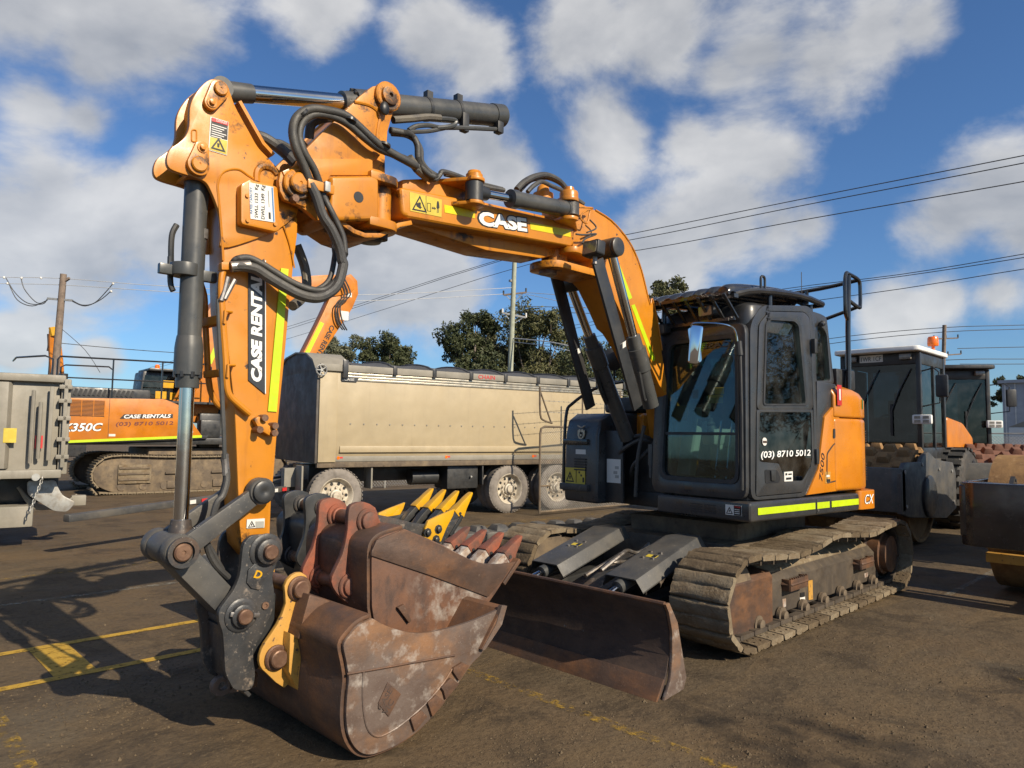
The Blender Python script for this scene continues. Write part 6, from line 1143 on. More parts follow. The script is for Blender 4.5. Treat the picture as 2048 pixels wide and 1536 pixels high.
for (dz, r) in ((0, .022), (.06, .02), (.12, .018)):
    M().tube([(.5, -.5, .85), (.3, -.48, .62 - dz * .6), (.0, -.6, .50 + dz * .3), (-.25, -.85, .56 + dz)], r, 8, 5).o('air_hose', 'grey_dusty', TK)
M().box((-.28, -.85, .60), (.2, .14, .16)).o('coupling_box', 'grey_dusty', TK, .02)
M().bb(.3, .9, -1.2, -.2, .30, .6).o('rear_bumper', 'grey_dusty', TK, .03)
ck = M()
lkm = None
for i in range(11):
    z = 1.0 - i * .045; x = .22 + .012 * i; o = M().tube([(x + .014 * math.cos(a * .7854) * (1 if i % 2 else .25), .06 + .014 * math.cos(a * .7854) * (.25 if i % 2 else 1), z + .03 * math.sin(a * .7854)) for a in range(8)], .007, 5, 1, True); o.o('chain_link', 'galv', TK)

# ================================================================ LARGE EXCAVATOR in the left background
BX = thing('large_excavator', 'bigger orange excavator with handrails in the left background, its arm folded', 'excavator', (-.78, -18.0, 0), rad(175.7))
for s in (-1, 1):
    y0, y1 = s * 1.1, s * 1.7
    P_ = [(-2.1, .05), (2.1, .05), (2.45, .2), (2.6, .5), (2.45, .85), (2.1, 1.02), (.8, .98), (-.8, .98), (-2.0, 1.02), (-2.4, .9), (-2.6, .58), (-2.48, .25)]
    fr = M().prism(sm(rc(P_, .2), 1), 'y', min(s * 1.2, s * 1.6), max(s * 1.2, s * 1.6)).o('track_frame', 'mud_steel', BX, .02)
    cl_ = [Vector(p) for p in sm(P_, 6)]; ln = [0.]
    for i in range(len(cl_)): ln.append(ln[-1] + (cl_[(i + 1) % len(cl_)] - cl_[i]).length)
    sme = M().bb(-.105, .105, -.3, .3, -.02, .015).bb(-.02, .0, -.3, .3, .01, .045).bb(.07, .09, -.3, .3, .01, .04).bb(-.09, -.07, -.3, .3, .01, .04).mesh('track_shoe') if s == -1 else sme
    if s == -1: sme.materials.append(MATS['mud'])
    NS = 54
    for i in range(NS):
        u = ln[-1] * i / NS
        for k in range(len(cl_)):
            if ln[k + 1] >= u: break
        a, b = cl_[k], cl_[(k + 1) % len(cl_)]; d = (b - a).normalized(); p = a + d * (u - ln[k]); o = bpy.data.objects.new('track_shoe', sme); COL.objects.link(o); o.parent = fr
        o.location = (p.x, s * 1.4, p.y); o.rotation_euler = (0, -math.atan2(d.y, d.x) + math.pi, 0)
    if s == -1:
        for i in range(8): M().cyl((-1.9 + i * .52, -1.62, .2), (-1.9 + i * .52, -1.5, .2), .1, 12).o('track_roller', 'mud_steel', fr)
        for x in (-.3, .9): M().cyl((x, -1.66, .9), (x, -1.5, .9), .09, 12).o('carrier_roller', 'mud_steel', fr)
        M().bb(-2.0, -1.2, -1.66, -1.6, .28, .78).o('drive_cover', 'mud', fr, .03)
        for z in (.4, .55, .7): M().bb(-1.98, -1.25, -1.69, -1.655, z - .03, z + .02).o('cover_rib', 'mud_steel', fr)
        for x in (-.6, .6, 1.6): M().bb(x - .25, x + .25, -1.66, -1.6, .52, .56).o('step_plate', 'mud_steel', fr); M().bb(x - .2, x + .1, -1.65, -1.58, .13, .33).o('roller_guard', 'mud_steel', fr, .02)
M().bb(-1.2, 1.2, -1.2, 1.2, .5, 1.2).o('car_body', 'mud_steel', BX, .05)
up_ = M().bb(-3.3, 2.0, -1.5, 1.5, 1.3, 1.5).o('deck', 'black', BX, .05)
pn = M().prism(rc([(-3.5, 1.40), (.06, 1.55), (-.15, 1.85), (-.35, 2.15), (-.6, 2.40), (-.95, 2.54), (-2.4, 2.50), (-3.5, 2.47)], .04), 'y', -1.60, -1.35).o('side_panel', 'orange_far', BX, .03)
M().bb(-3.6, -.6, -1.4, 1.5, 1.5, 2.42).o('engine_house', 'orange_far', BX, .05)
cwb = M().prism([(-3.3, -1.55), (-3.9, -1.2), (-4.1, 0), (-3.9, 1.2), (-3.3, 1.55)], 'z', 1.35, 2.45).o('counterweight', 'orange_far', BX, .08)
for (x0, x1) in ((-3.4, .06),): M().prism([(x0, 1.40), (x1, 1.57), (x1, 1.50), (x0, 1.335)], 'y', -1.607, -1.597).o('reflective_tape', 'tape_lime', pn)
M().prism([(-3.5, 1.30), (.2, 1.46), (.25, 1.56), (-3.5, 1.40)], 'y', -1.58, -1.3).o('lower_skirt', 'black', BX, .02)
gr = M().bb(-3.15, -2.38, -1.61, -1.59, 2.03, 2.44).o('grille', 'rust_dark', pn)
for i in range(12): M().bb(-3.14, -2.39, -1.622, -1.605, 2.05 + i * .033, 2.063 + i * .033).o('grille_slat', 'orange_far', gr)
for x in (-3.15, -2.9, -2.63, -2.38): M().bb(x - .008, x + .008, -1.625, -1.6, 2.03, 2.44).o('grille_bar', 'orange_far', gr)
M().bb(-2.272, -2.262, -1.604, -1.598, 1.48, 2.5).o('panel_seam', 'rust_dark', pn)
for of, m_, l_ in ((.06, 'ink', 0), (.02, 'white_paint', .004)): text('CX350C', (-3.52, -1.604 - l_, 1.62), (1, 0, .03), (0, 0, 1), 1.12, .21, m_, pn, off=of, shear=.25)
M().prism([(-2.02, 1.98), (-.72, 2.03), (-.72, 2.14), (-1.92, 2.10)], 'y', -1.606, -1.6).o('name_strip', 'charcoal', pn)
text('CASE RENTALS', (-1.92, -1.607, 1.99), (1, 0, .04), (0, 0, 1), 1.15, .10, 'white_paint', pn, off=.03, shear=.2)
text('(03) 8710 5012', (-2.1, -1.604, 1.76), (1, 0, .04), (0, 0, 1), 1.4, .13, 'dark_red_ink', pn, off=.02, shear=.1); quad((-.5, -1.604, 1.62), (1, 0, .04), (0, 0, 1), .32, .05, 'decal_white', pn, 'small_decal', .003)
M().bb(-2.25, -2.1, -1.604, -1.6, 1.52, 1.58).o('sticker', 'decal_white', pn)
# black hood with louvres, cab, rails
hd = M().bb(-3.4, -1.2, -1.2, .2, 2.42, 2.80).o('hood', 'black', BX, .08)
for i in range(14): M().box((-3.1 + i * .11, -1.21, 2.66), (.06, .03, .17), Matrix.Rotation(rad(18), 3, 'Y')).o('louvre', 'ink', hd)
M().cyl((-3.2, -.6, 2.8), (-3.2, -.6, 3.15), .11, 14).o('exhaust', 'black', BX)
cb = M().prism([(-1.2, 2.4), (.75, 2.4), (.75, 2.8), (.45, 3.42), (-1.1, 3.42)], 'y', .25, 1.3).o('cab', 'black', BX, .06)
M().prism([(-1.15, 2.5), (.7, 2.5), (.7, 2.8), (.42, 3.3), (-1.05, 3.3)], 'y', .245, .249).o('cab_window', 'pane_dark', cb); M().bb(-1.0, .2, .0, 1.35, 3.42, 3.5).o('cab_roof', 'black', cb, .03)
for (x, z) in ((-.55, 2.95), (-.35, 2.6), (-.75, 2.62)): M().bb(x, x + .3, .235, .243, z, z + .22).o('window_sticker', 'yellow_new', cb)
M().lathe((-.6, .8, 3.5), (0, 0, 1), [(0, .09), (.02, .09), (.03, .075), (.14, .07), (.17, .04), (.175, 0)], 16).o('beacon', 'amber', cb)
M().box((-.9, -.9, 2.48), (4.6, .9, .06)).o('walkway', 'black', BX)
for y in (-1.45,):
    rl = M().tube([(-3.45, y, 2.5), (-3.45, y, 3.45), (-3.40, y, 3.53), (-1.3, y, 3.56), (.2, y, 3.58), (.28, y, 3.5), (.28, y, 2.5)], .025, 6, 1).tube([(-3.45, y, 3.0), (.25, y, 3.03)], .02, 6, 1)
    for x in (-2.2, -1.0): rl.tube([(x, y, 2.5), (x, y, 3.55)], .022, 6, 1)
    rl.o('handrail', 'black_gloss', BX)
M().tube([(-3.55, -1.45, 2.45), (-3.55, -1.45, 3.45), (-3.7, -1.3, 3.53), (-4.2, -.2, 3.53), (-4.2, .6, 3.5)], .025, 6, 1).tube([(-3.55, -1.45, 3.0), (-4.2, -.2, 3.02)], .02, 6, 1).tube([(-3.3, -.9, 2.8), (-3.3, -.9, 3.3), (-3.2, -.9, 3.36), (-2.2, -.9, 3.38), (-2.1, -.9, 3.3), (-2.1, -.9, 2.8)], .022, 6, 1).o('handrail', 'black_gloss', BX)
# boom, arm, cylinders, hoses
bmb = M().prism(sm([(-.15, 2.1), (-.15, 3.5), (.0, 4.4), (.3, 5.2), (.8, 5.9), (1.9, 6.42), (3.2, 6.7), (4.5, 6.95), (4.95, 6.8), (4.9, 6.4), (3.6, 6.0), (2.6, 5.7), (1.9, 5.1), (1.4, 4.2), (.9, 3.0), (.6, 2.0)], 3), 'y', -.85, -.35).o('boom', 'orange_far', BX, .03)
M().prism([(.35, 3.7), (.47, 3.65), (.95, 4.95), (.83, 5.05)], 'y', -.855, -.849).o('reflective_tape', 'tape_lime', bmb)
ar = M().prism([(5.15, 6.85), (4.9, 7.05), (4.45, 6.8), (4.2, 6.2), (3.9, 5.5), (3.2, 4.0), (2.7, 2.7), (3.0, 2.6), (3.6, 3.7), (4.5, 5.1), (5.0, 5.9), (5.2, 6.4)], 'y', -.80, -.40).o('arm', 'orange_far', BX, .03)
M().prism([(3.85, 5.3), (3.98, 5.25), (3.4, 4.0), (3.27, 4.05)], 'y', -.81, -.799).o('reflective_tape', 'tape_lime', ar)
text('CASE RENTALS', (4.22, -.803, 5.25), (-.42, 0, -.9), (.9, 0, -.42), 1.5, .17, 'ink', ar, off=.03)
M().bb(4.55, 4.85, -.806, -.8, 5.45, 5.75).o('sticker', 'decal_white', ar); M().bb(4.75, 4.95, -.806, -.8, 6.25, 6.4).o('sticker', 'decal_white', ar); M().bb(3.2, 3.45, -.856, -.85, 6.2, 6.35).o('sticker', 'decal_yellow', bmb)
for k in range(3): M().tube([(4.4 + .1 * k, -.95, 6.8), (4.6 + .1 * k, -1.0, 6.3), (4.3 + .08 * k, -.98, 5.9), (4.35 + .1 * k, -.95, 5.4), (4.6 + .08 * k, -.9, 5.1)], .025, 6, 4).o('hydraulic_hose', 'hose', BX)
for k in range(5): M().tube([(-.55 + .1 * k, -.75, 2.4), (-.35 + .1 * k, -.85, 2.9), (-.1 + .08 * k, -.88, 3.4), (.05 + .07 * k, -.9, 3.9)], .035, 6, 4).o('boom_pipe', 'orange_far', BX)
for s in (-.95, -.3):
    M().cyl((.75, s, 1.6), (1.1, s, 3.2), .11, 14).o('boom_cylinder', 'cylinder_grey', BX); M().cyl((1.1, s, 3.2), (1.35, s, 4.4), .07, 14).o('cylinder_rod', 'chrome', BX)
M().bb(.05, .6, -1.5, -1.1, 1.5, 2.0).o('front_box', 'black', BX, .05); M().bb(.1, .7, -1.2, -.9, 1.2, 2.2).o('valve_gear', 'black', BX, .08)

# ================================================================ ROLLERS (local x forward, origin under drum centre)
padm = {}
def roller(loc, rot, label, pad, drum_m, frame_m, front_only=False, roof_m='white', hood_m='orange_far', cab_m='black', plate=False):
    Rr = thing('roller', label, 'roller', loc, rot, 'drum rollers parked at the right')
    zc, r = .78, .75
    dm = M().lathe((0, -1.06, zc), (0, 1, 0), [(.05, .5), (.05, r - .06), (0, r - .05), (0, r), (2.12, r), (2.12, r - .05), (2.07, r - .06), (2.07, .5)], 56).o('drum', drum_m, Rr)
    if pad:
        pb = M().box((0, 0, 0), (.17, .20, .11), None, .68)
        me = pb.mesh('drum_pad', .012); me.materials.append(MATS[drum_m])
        nrow, per = 8, 14
        for j in range(nrow):
            for i in range(per):
                a = 2 * math.pi * (i + .5 * (j % 2)) / per
                if math.sin(a) < -.75: continue
                o = bpy.data.objects.new('drum_pad', me); COL.objects.link(o); o.parent = dm
                o.location = ((r + .045) * math.cos(a), -.92 + j * .263, zc + (r + .045) * math.sin(a)); o.rotation_euler = (0, math.pi / 2 - a, 0)
    sp = [(1.32, .58), (1.32, 1.18), (1.1, 1.34), (.35, 1.34), (.25, 1.42), (-.05, 1.50), (-.5, 1.36), (-1.45, 1.30), (-1.62, 1.1), (-1.6, .5), (-1.0, .36), (.9, .50)]
    if front_only: sp = [(1.32, .70), (1.32, 1.22), (1.2, 1.26), (.25, 1.26), (.25, .75), (.5, .68)]
    fo_ = None
    for s in (1, -1):
        f_ = M().prism(sp, 'y', min(1.10 * s, 1.17 * s), max(1.10 * s, 1.17 * s)).o('side_frame', frame_m, Rr, .015)
        if not front_only:
            M().lathe((0, 1.17 * s, zc), (0, s, 0), [(-.02, .34), (.03, .34), (.05, .30), (.05, .05)], 24).o('bearing_cover', 'black', f_)
            for (x, z) in ((1.15, 1.2), (-.6, 1.2), (-1.35, 1.15), (1.1, .68), (-1.4, .62), (.3, 1.3)): M().cyl((x, 1.165 * s, z), (x, 1.185 * s, z), .03, 8).o('frame_bolt', 'galv', f_)
    fbm = M().prism(rc([(1.10, -1.17), (1.10, 1.17), (1.28, 1.17), (1.36, 1.05), (1.36, -1.05), (1.28, -1.17)], .03), 'z', .60, 1.26).o('front_beam', frame_m, Rr, .03)
    M().bb(-1.6, -1.35, -1.1, 1.1, .5, 1.25).o('rear_beam', frame_m, Rr, .03)
    M().bb(.98, 1.08, -1.0, 1.0, .42, .52).o('scraper', 'yellow_chip' if front_only else 'black', Rr, .01)
    M().prism([(1.0, 1.26), (1.1, 1.33), (1.2, 1.26)], 'y', -.75, -.71).cyl((1.1, -.74, 1.29), (1.1, -.70, 1.29), .015, 8).o('lifting_lug', 'black', fbm)
    M().bb(-2.0, -1.5, -.35, .35, .6, 1.2).o('articulation', 'black', Rr, .05)
    M().bb(-4.6, -1.75, -.72, .72, .65, 1.35).o('rear_chassis', frame_m, Rr, .05)
    for s in (1, -1):
        tw = M().lathe((-3.05, .55 * s, .76), (0, s, 0), [(0, .40), (0, .68), (.05, .76), (.45, .76), (.52, .68), (.52, .42), (.40, .36), (.38, .05)], 32)
        for i in range(22):
            a = 2 * math.pi * i / 22
            for q in (0, 1):
                aa = a + q * math.pi / 22; tw.box((-3.05 + .77 * math.cos(aa), (.68 + .25 * q) * s, .76 + .77 * math.sin(aa)), (.05, .25, .11), Matrix.Rotation(-aa, 3, 'Y'))
        tw.o('rear_tyre', 'tyre', Rr)
    M().prism(rc([(-2.95, 1.3), (-2.95, 2.15), (-4.1, 2.05), (-4.85, 1.75), (-4.9, 1.0), (-3.8, .9), (-3.5, 1.3)], .08), 'y', -.72, .72).o('hood', hood_m, Rr, .05, seg=3)
    # cab: pillars, roof, panes
    cx0, cx1, cy, z0, z1 = -2.95, -1.40, .70, 1.3, 3.30
    cbr = M().bb(cx0, cx1, -cy, cy, 1.2, 1.55).o('cab', cab_m, Rr, .04)
    for (x, y) in ((cx1 - .04, cy - .03), (cx1 - .04, -cy + .03), (cx0 + .05, cy - .03), (cx0 + .05, -cy + .03)): M().bb(x - .05, x + .05, y - .04, y + .04, 1.5, z1).o('cab_pillar', cab_m, cbr, .015)
    M().bb(cx0, cx1, -cy, cy, z1 - .22, z1).o('roof_band', cab_m, cbr, .03)
    M().prism(rc([(cx0 - .1, -cy - .06), (cx1 + .22, -cy - .06), (cx1 + .28, 0), (cx1 + .22, cy + .06), (cx0 - .1, cy + .06)], .1, 4), 'z', z1 + .01, z1 + .10).o('cab_roof', roof_m, cbr, .03, seg=3)
    M().bb(cx1 - .035, cx1 - .028, -cy + .06, cy - .06, 1.56, z1 - .22).o('windscreen', 'pane_roller', cbr, smooth=False)
    for s in (1, -1):
        M().bb(cx0 + .1, cx1 - .09, s * cy - .03, s * cy - .024, 1.56, z1 - .22).o('side_window', 'pane_roller', cbr, smooth=False); M().bb(-2.28, -2.22, s * cy - .05, s * cy, 1.5, z1 - .2).o('door_post', cab_m, cbr)
    M().bb(cx0 + .03, cx0 + .036, -cy + .06, cy - .06, 1.7, z1 - .22).o('rear_window', 'pane_roller', cbr, smooth=False)
    M().box((-2.4, 0, 1.75), (.5, .5, .14)).box((-2.62, 0, 2.15), (.14, .48, .65)).box((-2.66, 0, 2.55), (.1, .28, .18)).o('operator_seat', 'fabric', cbr, .05)
    M().tube([(-1.75, .0, 1.5), (-1.85, 0, 1.95)], .04, 8, 1).tube([(-1.85 + .06 * math.sin(a), .2 * math.cos(a), 1.97 + .19 * math.sin(a)) for a in [i * .5236 for i in range(12)]], .018, 6, 1, True).o('steering_wheel', 'black_plastic', cbr)
    for s in (.25, -.3): M().tube([(cx1 + .0, s + .3, 3.0), (cx1 + .01, s + .1, 2.6), (cx1 + .01, s - .05, 2.2)], .012, 6, 3).o('wiper', 'black', cbr); M().bb(cx1 - .005, cx1 + .012, s - .07, s - .03, 1.75, 2.35).o('wiper_blade', 'ink', cbr)
    for s in ((1, -1) if not front_only else (1,)):
        M().tube([(cx1 - .1, s * cy, 2.95), (cx1 + .1, s * (cy + .25), 2.98), (cx1 + .15, s * (cy + .34), 2.9), (cx1 + .12, s * (cy + .34), 2.35), (cx1 - .1, s * cy, 2.3)], .014, 6, 1).o('mirror_bracket', 'black', cbr)
        M().box((cx1 + .12, s * (cy + .38), 2.65), (.1, .2, .4)).o('mirror', 'black_plastic', cbr, .04)
        hl = M().box((cx1 + .08, s * (cy + .04), 2.06), (.1, .32, .17)).o('head_lamp', 'white', cbr, .03)
        for q in (-.07, .07):
            for w_ in (-.035, .035): M().box((cx1 + .132, s * (cy + .04) + q, 2.06 + w_), (.006, .1, .05)).o('lamp_lens', 'lamp_lens', hl)
        M().box((cx1 + .06, s * .48, z1 - .08), (.08, .2, .11)).o('roof_lamp', 'lamp_lens', cbr, .02)
    if plate:
        pq = quad((cx1 + .012, -.34, z1 - .15), (0, 1, 0), (0, 0, 1), .42, .14, 'decal_white', cbr, 'number_plate', .006, bev=.002)
        text('1WR 1CF', (cx1 + .02, -.31, z1 - .125), (0, 1, 0), (0, 0, 1), .36, .085, 'ink', pq)
        M().lathe((-2.55, .62, z1 + .1), (0, 0, 1), [(0, .03), (.12, .03), (.12, .09), (.15, .10), (.27, .095), (.30, .08), (.305, 0)], 16).o('beacon', 'amber', cbr)
    return Rr
roller((-5.93, -.77, 0), 0, 'padfoot roller with white cab roof, number plate and tan pads behind the excavator', True, 'brown_mud', 'charcoal_dusty', plate=True)
roller((-2.95, 3.04, 0), 0, 'dark-framed roller with smooth tan drum cut off by the right edge', False, 'brown_mud', 'black_gloss', front_only=True)
roller((-10.5, .25, 0), rad(35), 'farther padfoot roller with orange bonnet and red-brown pads behind the white-roofed one', True, 'red_mud', 'charcoal_dusty', roof_m='black')


# ================================================================ GROUND AND MARKINGS
def ground_mat():
    m = bpy.data.materials.new('yard_ground'); m.use_nodes = True; t = m.node_tree; N = t.nodes; L = t.links; b = N['Principled BSDF']
    co = N.new('ShaderNodeTexCoord'); v = co.outputs['Object']
    def noise(s, d=6, r=.6, sc=(1, 1, 1), off=(0, 0, 0), dist=0.):
        q = N.new('ShaderNodeMapping'); q.inputs['Scale'].default_value = sc; q.inputs['Location'].default_value = off; L.new(v, q.inputs['Vector'])
        n = N.new('ShaderNodeTexNoise'); n.inputs['Scale'].default_value = s; n.inputs['Detail'].default_value = d; n.inputs['Roughness'].default_value = r; n.inputs['Distortion'].default_value = dist; L.new(q.outputs[0], n.inputs['Vector']); return n.outputs['Fac']
    def ramp(f, lo, hi, a=0., z=1.):
        n = N.new('ShaderNodeMapRange'); n.inputs['From Min'].default_value = lo; n.inputs['From Max'].default_value = hi; n.inputs['To Min'].default_value = a; n.inputs['To Max'].default_value = z; L.new(f, n.inputs['Value']); return n.outputs[0]
    def mixc(f, a, c):
        n = N.new('ShaderNodeMixRGB'); L.new(f, n.inputs[0])
        if isinstance(a, tuple): n.inputs[1].default_value = (*a, 1)
        else: L.new(a, n.inputs[1])
        n.inputs[2].default_value = (*c, 1); return n.outputs[0]
    def mul(a, c):
        n = N.new('ShaderNodeMath'); n.operation = 'MULTIPLY'; L.new(a, n.inputs[0]); L.new(c, n.inputs[1]); return n.outputs[0]
    big = noise(.35, 5, .6); mid = noise(1.1, 6, .65, (1, 1, 1), (4, 2, 0), .4); fine = noise(26, 5, .75); grit = noise(120, 3, .8); track_ = noise(1.3, 5, .6, (.35, 1.6, 1), (1, 7, 0), .8)
    cur = mixc(ramp(mid, .35, .65), (0.084, 0.063, 0.039), (0.109, 0.077, 0.044))
    cur = mixc(ramp(big, .48, .62, 0, .8), cur, (0.121, 0.079, 0.040))            # dried mud film
    cur = mixc(ramp(track_, .52, .66, 0, .6), cur, (0.135, 0.092, 0.047))
    cur = mixc(ramp(noise(1.7, 8, .72, (1, 1, 1), (9, 1, 0), .5), .50, .62, 0, .8), cur, (0.045, 0.033, 0.021))   # damp dark patches
    cur = mixc(ramp(noise(.8, 6, .6, (1, 1, 1), (3, 9, 0)), .56, .70, 0, .6), cur, (0.117, 0.096, 0.065))       # bare pale asphalt
    cur = mixc(ramp(fine, .52, .66, 0, .7), cur, (0.051, 0.036, 0.023)); cur = mixc(ramp(fine, .45, .32, 0, .6), cur, (0.153, 0.111, 0.065))
    vo = N.new('ShaderNodeTexVoronoi'); vo.inputs['Scale'].default_value = 90; L.new(v, vo.inputs['Vector'])
    cur = mixc(ramp(vo.outputs['Distance'], .17, .05, 0, .35), cur, (0.175, 0.144, 0.099))
    L.new(cur, b.inputs['Base Color'])
    L.new(ramp(mid, .3, .7, .62, .98), b.inputs['Roughness']); b.inputs['Specular IOR Level'].default_value = .25
    def bump(h, st, d, prev=None):
        n = N.new('ShaderNodeBump'); n.inputs['Strength'].default_value = st; n.inputs['Distance'].default_value = d; L.new(h, n.inputs['Height'])
        if prev is not None: L.new(prev, n.inputs['Normal'])
        return n.outputs[0]
    nb = bump(grit, .6, .006); nb = bump(fine, .55, .02, nb); nb = bump(noise(5, 6, .65), .5, .05, nb)
    L.new(nb, b.inputs['Normal']); return m
GM = ground_mat()
gx = [-400, -120, -60, -30] + [-20 + i * 1.0 for i in range(0, 32)] + [30, 60, 120, 400]
gy = [-400, -120, -60, -35] + [-25 + i * 1.0 for i in range(0, 36)] + [30, 60, 120, 400]
gr_ = random.Random(5)
V = []; F = []
for i, x in enumerate(gx):
    for j, y in enumerate(gy): V.append((x, y, -.012 - gr_.uniform(0, .012)))
for i in range(len(gx) - 1):
    for j in range(len(gy) - 1): F.append((i * len(gy) + j, (i + 1) * len(gy) + j, (i + 1) * len(gy) + j + 1, i * len(gy) + j + 1))
g = M().add([(-400, -400, 0), (400, -400, 0), (400, 400, 0), (-400, 400, 0)], [(0, 1, 2, 3)]).o('ground', GM); g['kind'] = 'structure'
def paint_mat(name, col, lo, hi):
    m = bpy.data.materials.new(name); m.use_nodes = True; t = m.node_tree; N = t.nodes; L = t.links; b = N['Principled BSDF']; b.inputs['Roughness'].default_value = .75
    co = N.new('ShaderNodeTexCoord'); n = N.new('ShaderNodeTexNoise'); n.inputs['Scale'].default_value = 11; n.inputs['Detail'].default_value = 9; n.inputs['Roughness'].default_value = .8; L.new(co.outputs['Object'], n.inputs['Vector'])
    r = N.new('ShaderNodeMapRange'); r.inputs['From Min'].default_value = lo; r.inputs['From Max'].default_value = hi; L.new(n.outputs['Fac'], r.inputs['Value']); L.new(r.outputs[0], b.inputs['Alpha'])
    n2 = N.new('ShaderNodeTexNoise'); n2.inputs['Scale'].default_value = 40; n2.inputs['Detail'].default_value = 6; L.new(co.outputs['Object'], n2.inputs['Vector'])
    mx_ = N.new('ShaderNodeMixRGB'); L.new(n2.outputs['Fac'], mx_.inputs[0]); mx_.inputs[1].default_value = (*[c * .65 for c in col], 1); mx_.inputs[2].default_value = (*col, 1); L.new(mx_.outputs[0], b.inputs['Base Color']); return m
PY = paint_mat('line_paint', (.50, .30, .03), .30, .50); PW = paint_mat('worn_line_paint', (.46, .28, .03), .50, .66); PF = paint_mat('faded_line_paint', (.30, .28, .22), .42, .7)
def line(x0, x1, y0, y1, m, z=.004):
    o = M().add([(x0, y0, z), (x1, y0, z), (x1, y1, z), (x0, y1, z)], [(0, 1, 2, 3)]).o('painted_line', m); o['kind'] = 'structure'
line(2.4, 14, -2.66, -2.57, PY); line(2.4, 14, -1.785, -1.695, PY); line(5.50, 5.76, -2.56, -1.79, PY)
line(3.52, 3.61, -.2, 4.2, PW); line(6.12, 6.21, -1.69, 4, PW); line(.72, .80, 2.75, 5, PW)
line(-8, 14, -4.45, -4.36, PF); line(-6, 6, -5.9, -5.82, PW); line(-14, -1.9, 1.62, 1.69, PF); line(-9, -3, -6.1, -6.03, PW)
# loose grit
PC = [((3.4, .35), (2.1, .22)), ((2.6, .3), (2.3, .3)), ((5.6, .3), (-.9, .3)), ((5.2, .5), (-1.3, .3)), ((4.4, .5), (1.3, .2)), ((1.2, .5), (2.2, .4)), ((6, .4), (-3.4, .5))]
V = []; F = []; gr_ = random.Random(11)
for i in range(9000):
    t = gr_.random() ** 1.6; x, y = (gr_.uniform(-1, 7.5), gr_.uniform(-6, 3.6)) if i % 3 else (gr_.gauss(*PC[i % 7][0]), gr_.gauss(*PC[i % 7][1])); s = gr_.uniform(.003, .009) * (1.0 if gr_.random() < .95 else 1.9); o = len(V); a = gr_.uniform(0, 6.28)
    for k in range(4): V.append((x + s * math.cos(a + k * 1.57) * gr_.uniform(.7, 1.2), y + s * math.sin(a + k * 1.57) * gr_.uniform(.7, 1.2), .001))
    V.append((x, y, s * gr_.uniform(.6, 1.1))); F += [(o, o + 1, o + 4), (o + 1, o + 2, o + 4), (o + 2, o + 3, o + 4), (o + 3, o, o + 4)]
b = M(); b.v = V; b.f = F; gv = b.o('grit', 'mud_dark', smooth=False); gv['kind'] = 'stuff'; gv['label'] = 'fine loose grit and small stones scattered on the yard'; gv['category'] = 'grit'

# ================================================================ SMALL THINGS ON THE YARD
cb_ = M().box((0, 0, .3), (.42, .46, .6)); cb_ = tag(cb_.o('concrete_block', 'concrete', None, .02, jit=.006), 'rough pale concrete block standing behind the black quick hitch', 'block'); cb_.location = (4.27, -2.34, 0); cb_.rotation_euler.z = rad(3)
RT = thing('lugged_steel_bar', 'dark steel bar with a row of raised lugs lying behind the yellow-toothed bucket', 'steel bar', (-1.6, -4.35, 0), rad(167))
M().bb(-1.6, 1.4, -.22, .22, .0, .16).o('bar', 'charcoal_dusty', RT, .03)
for i in range(8): M().box((-1.4 + i * .38, .0, .20), (.26, .34, .09), None, .55).o('lug', 'charcoal_dusty', RT, .01)

# ================================================================ FENCES
def chain_link(b, x0, x1, z0, z1, p=.062, r=.0022):
    nx = int((x1 - x0) / p); nz = int((z1 - z0) / p)
    for i in range(-nz, nx):
        for s in (1, -1):
            xa = x0 + (i if s > 0 else i + nz) * p; za, zb = z0, z0 + nz * p; xb = xa + s * nz * p
            t0 = max(0, (x0 - xa) / (xb - xa) if s > 0 else (xa - x1) / (xa - xb)); t1 = min(1, (x1 - xa) / (xb - xa) if s > 0 else (xa - x0) / (xa - xb))
            if t1 <= t0: continue
            A = Vector((xa + (xb - xa) * t0, .004 * s, za + (zb - za) * t0)); B = Vector((xa + (xb - xa) * t1, .004 * s, za + (zb - za) * t1)); d = (B - A).normalized(); n = Vector((-d.z, 0, d.x)) * r; k = Vector((0, r, 0)); o = len(b.v)
            b.v += [tuple(q) for q in (A + n, A - n + k * .5, A - k, B + n, B - n + k * .5, B - k)]; b.f += [(o, o + 1, o + 4, o + 3), (o + 1, o + 2, o + 5, o + 4), (o + 2, o, o + 3, o + 5)]
    return b
GT = thing('gate_panel', 'chain-link gate panel with barbed wire on top beside the black tool box', 'gate', (-3.92, -6.37, 0), rad(177))
M().tube([(0, 0, .05), (0, 0, 1.72), (.03, 0, 1.83), (.12, 0, 1.87), (3.4, 0, 1.87), (3.4, 0, .08), (.02, 0, .08)], .024, 8, 1).tube([(.02, 0, .62), (.10, 0, .62), (.28, 0, .62), (.3, 0, .55)], .02, 8, 1).o('gate_frame', 'mud_steel', GT)
chain_link(M(), .02, 3.38, .1, 1.85, .06, .0030).o('mesh', 'galv', GT, smooth=False)
M().tube([(.35, .0, 1.95), (.12, .0, 2.0), (.0, .0, 2.12), (-.02, 0, 2.72)], .022, 8, 3).tube([(.0, 0, 2.6), (.32, 0, 1.96)], .018, 8, 1).o('outrigger', 'mud_steel', GT)
for x in (1.3, 2.6): M().tube([(x, 0, 1.87), (x, 0, 2.75)], .018, 8, 1).o('outrigger_post', 'mud_steel', GT)
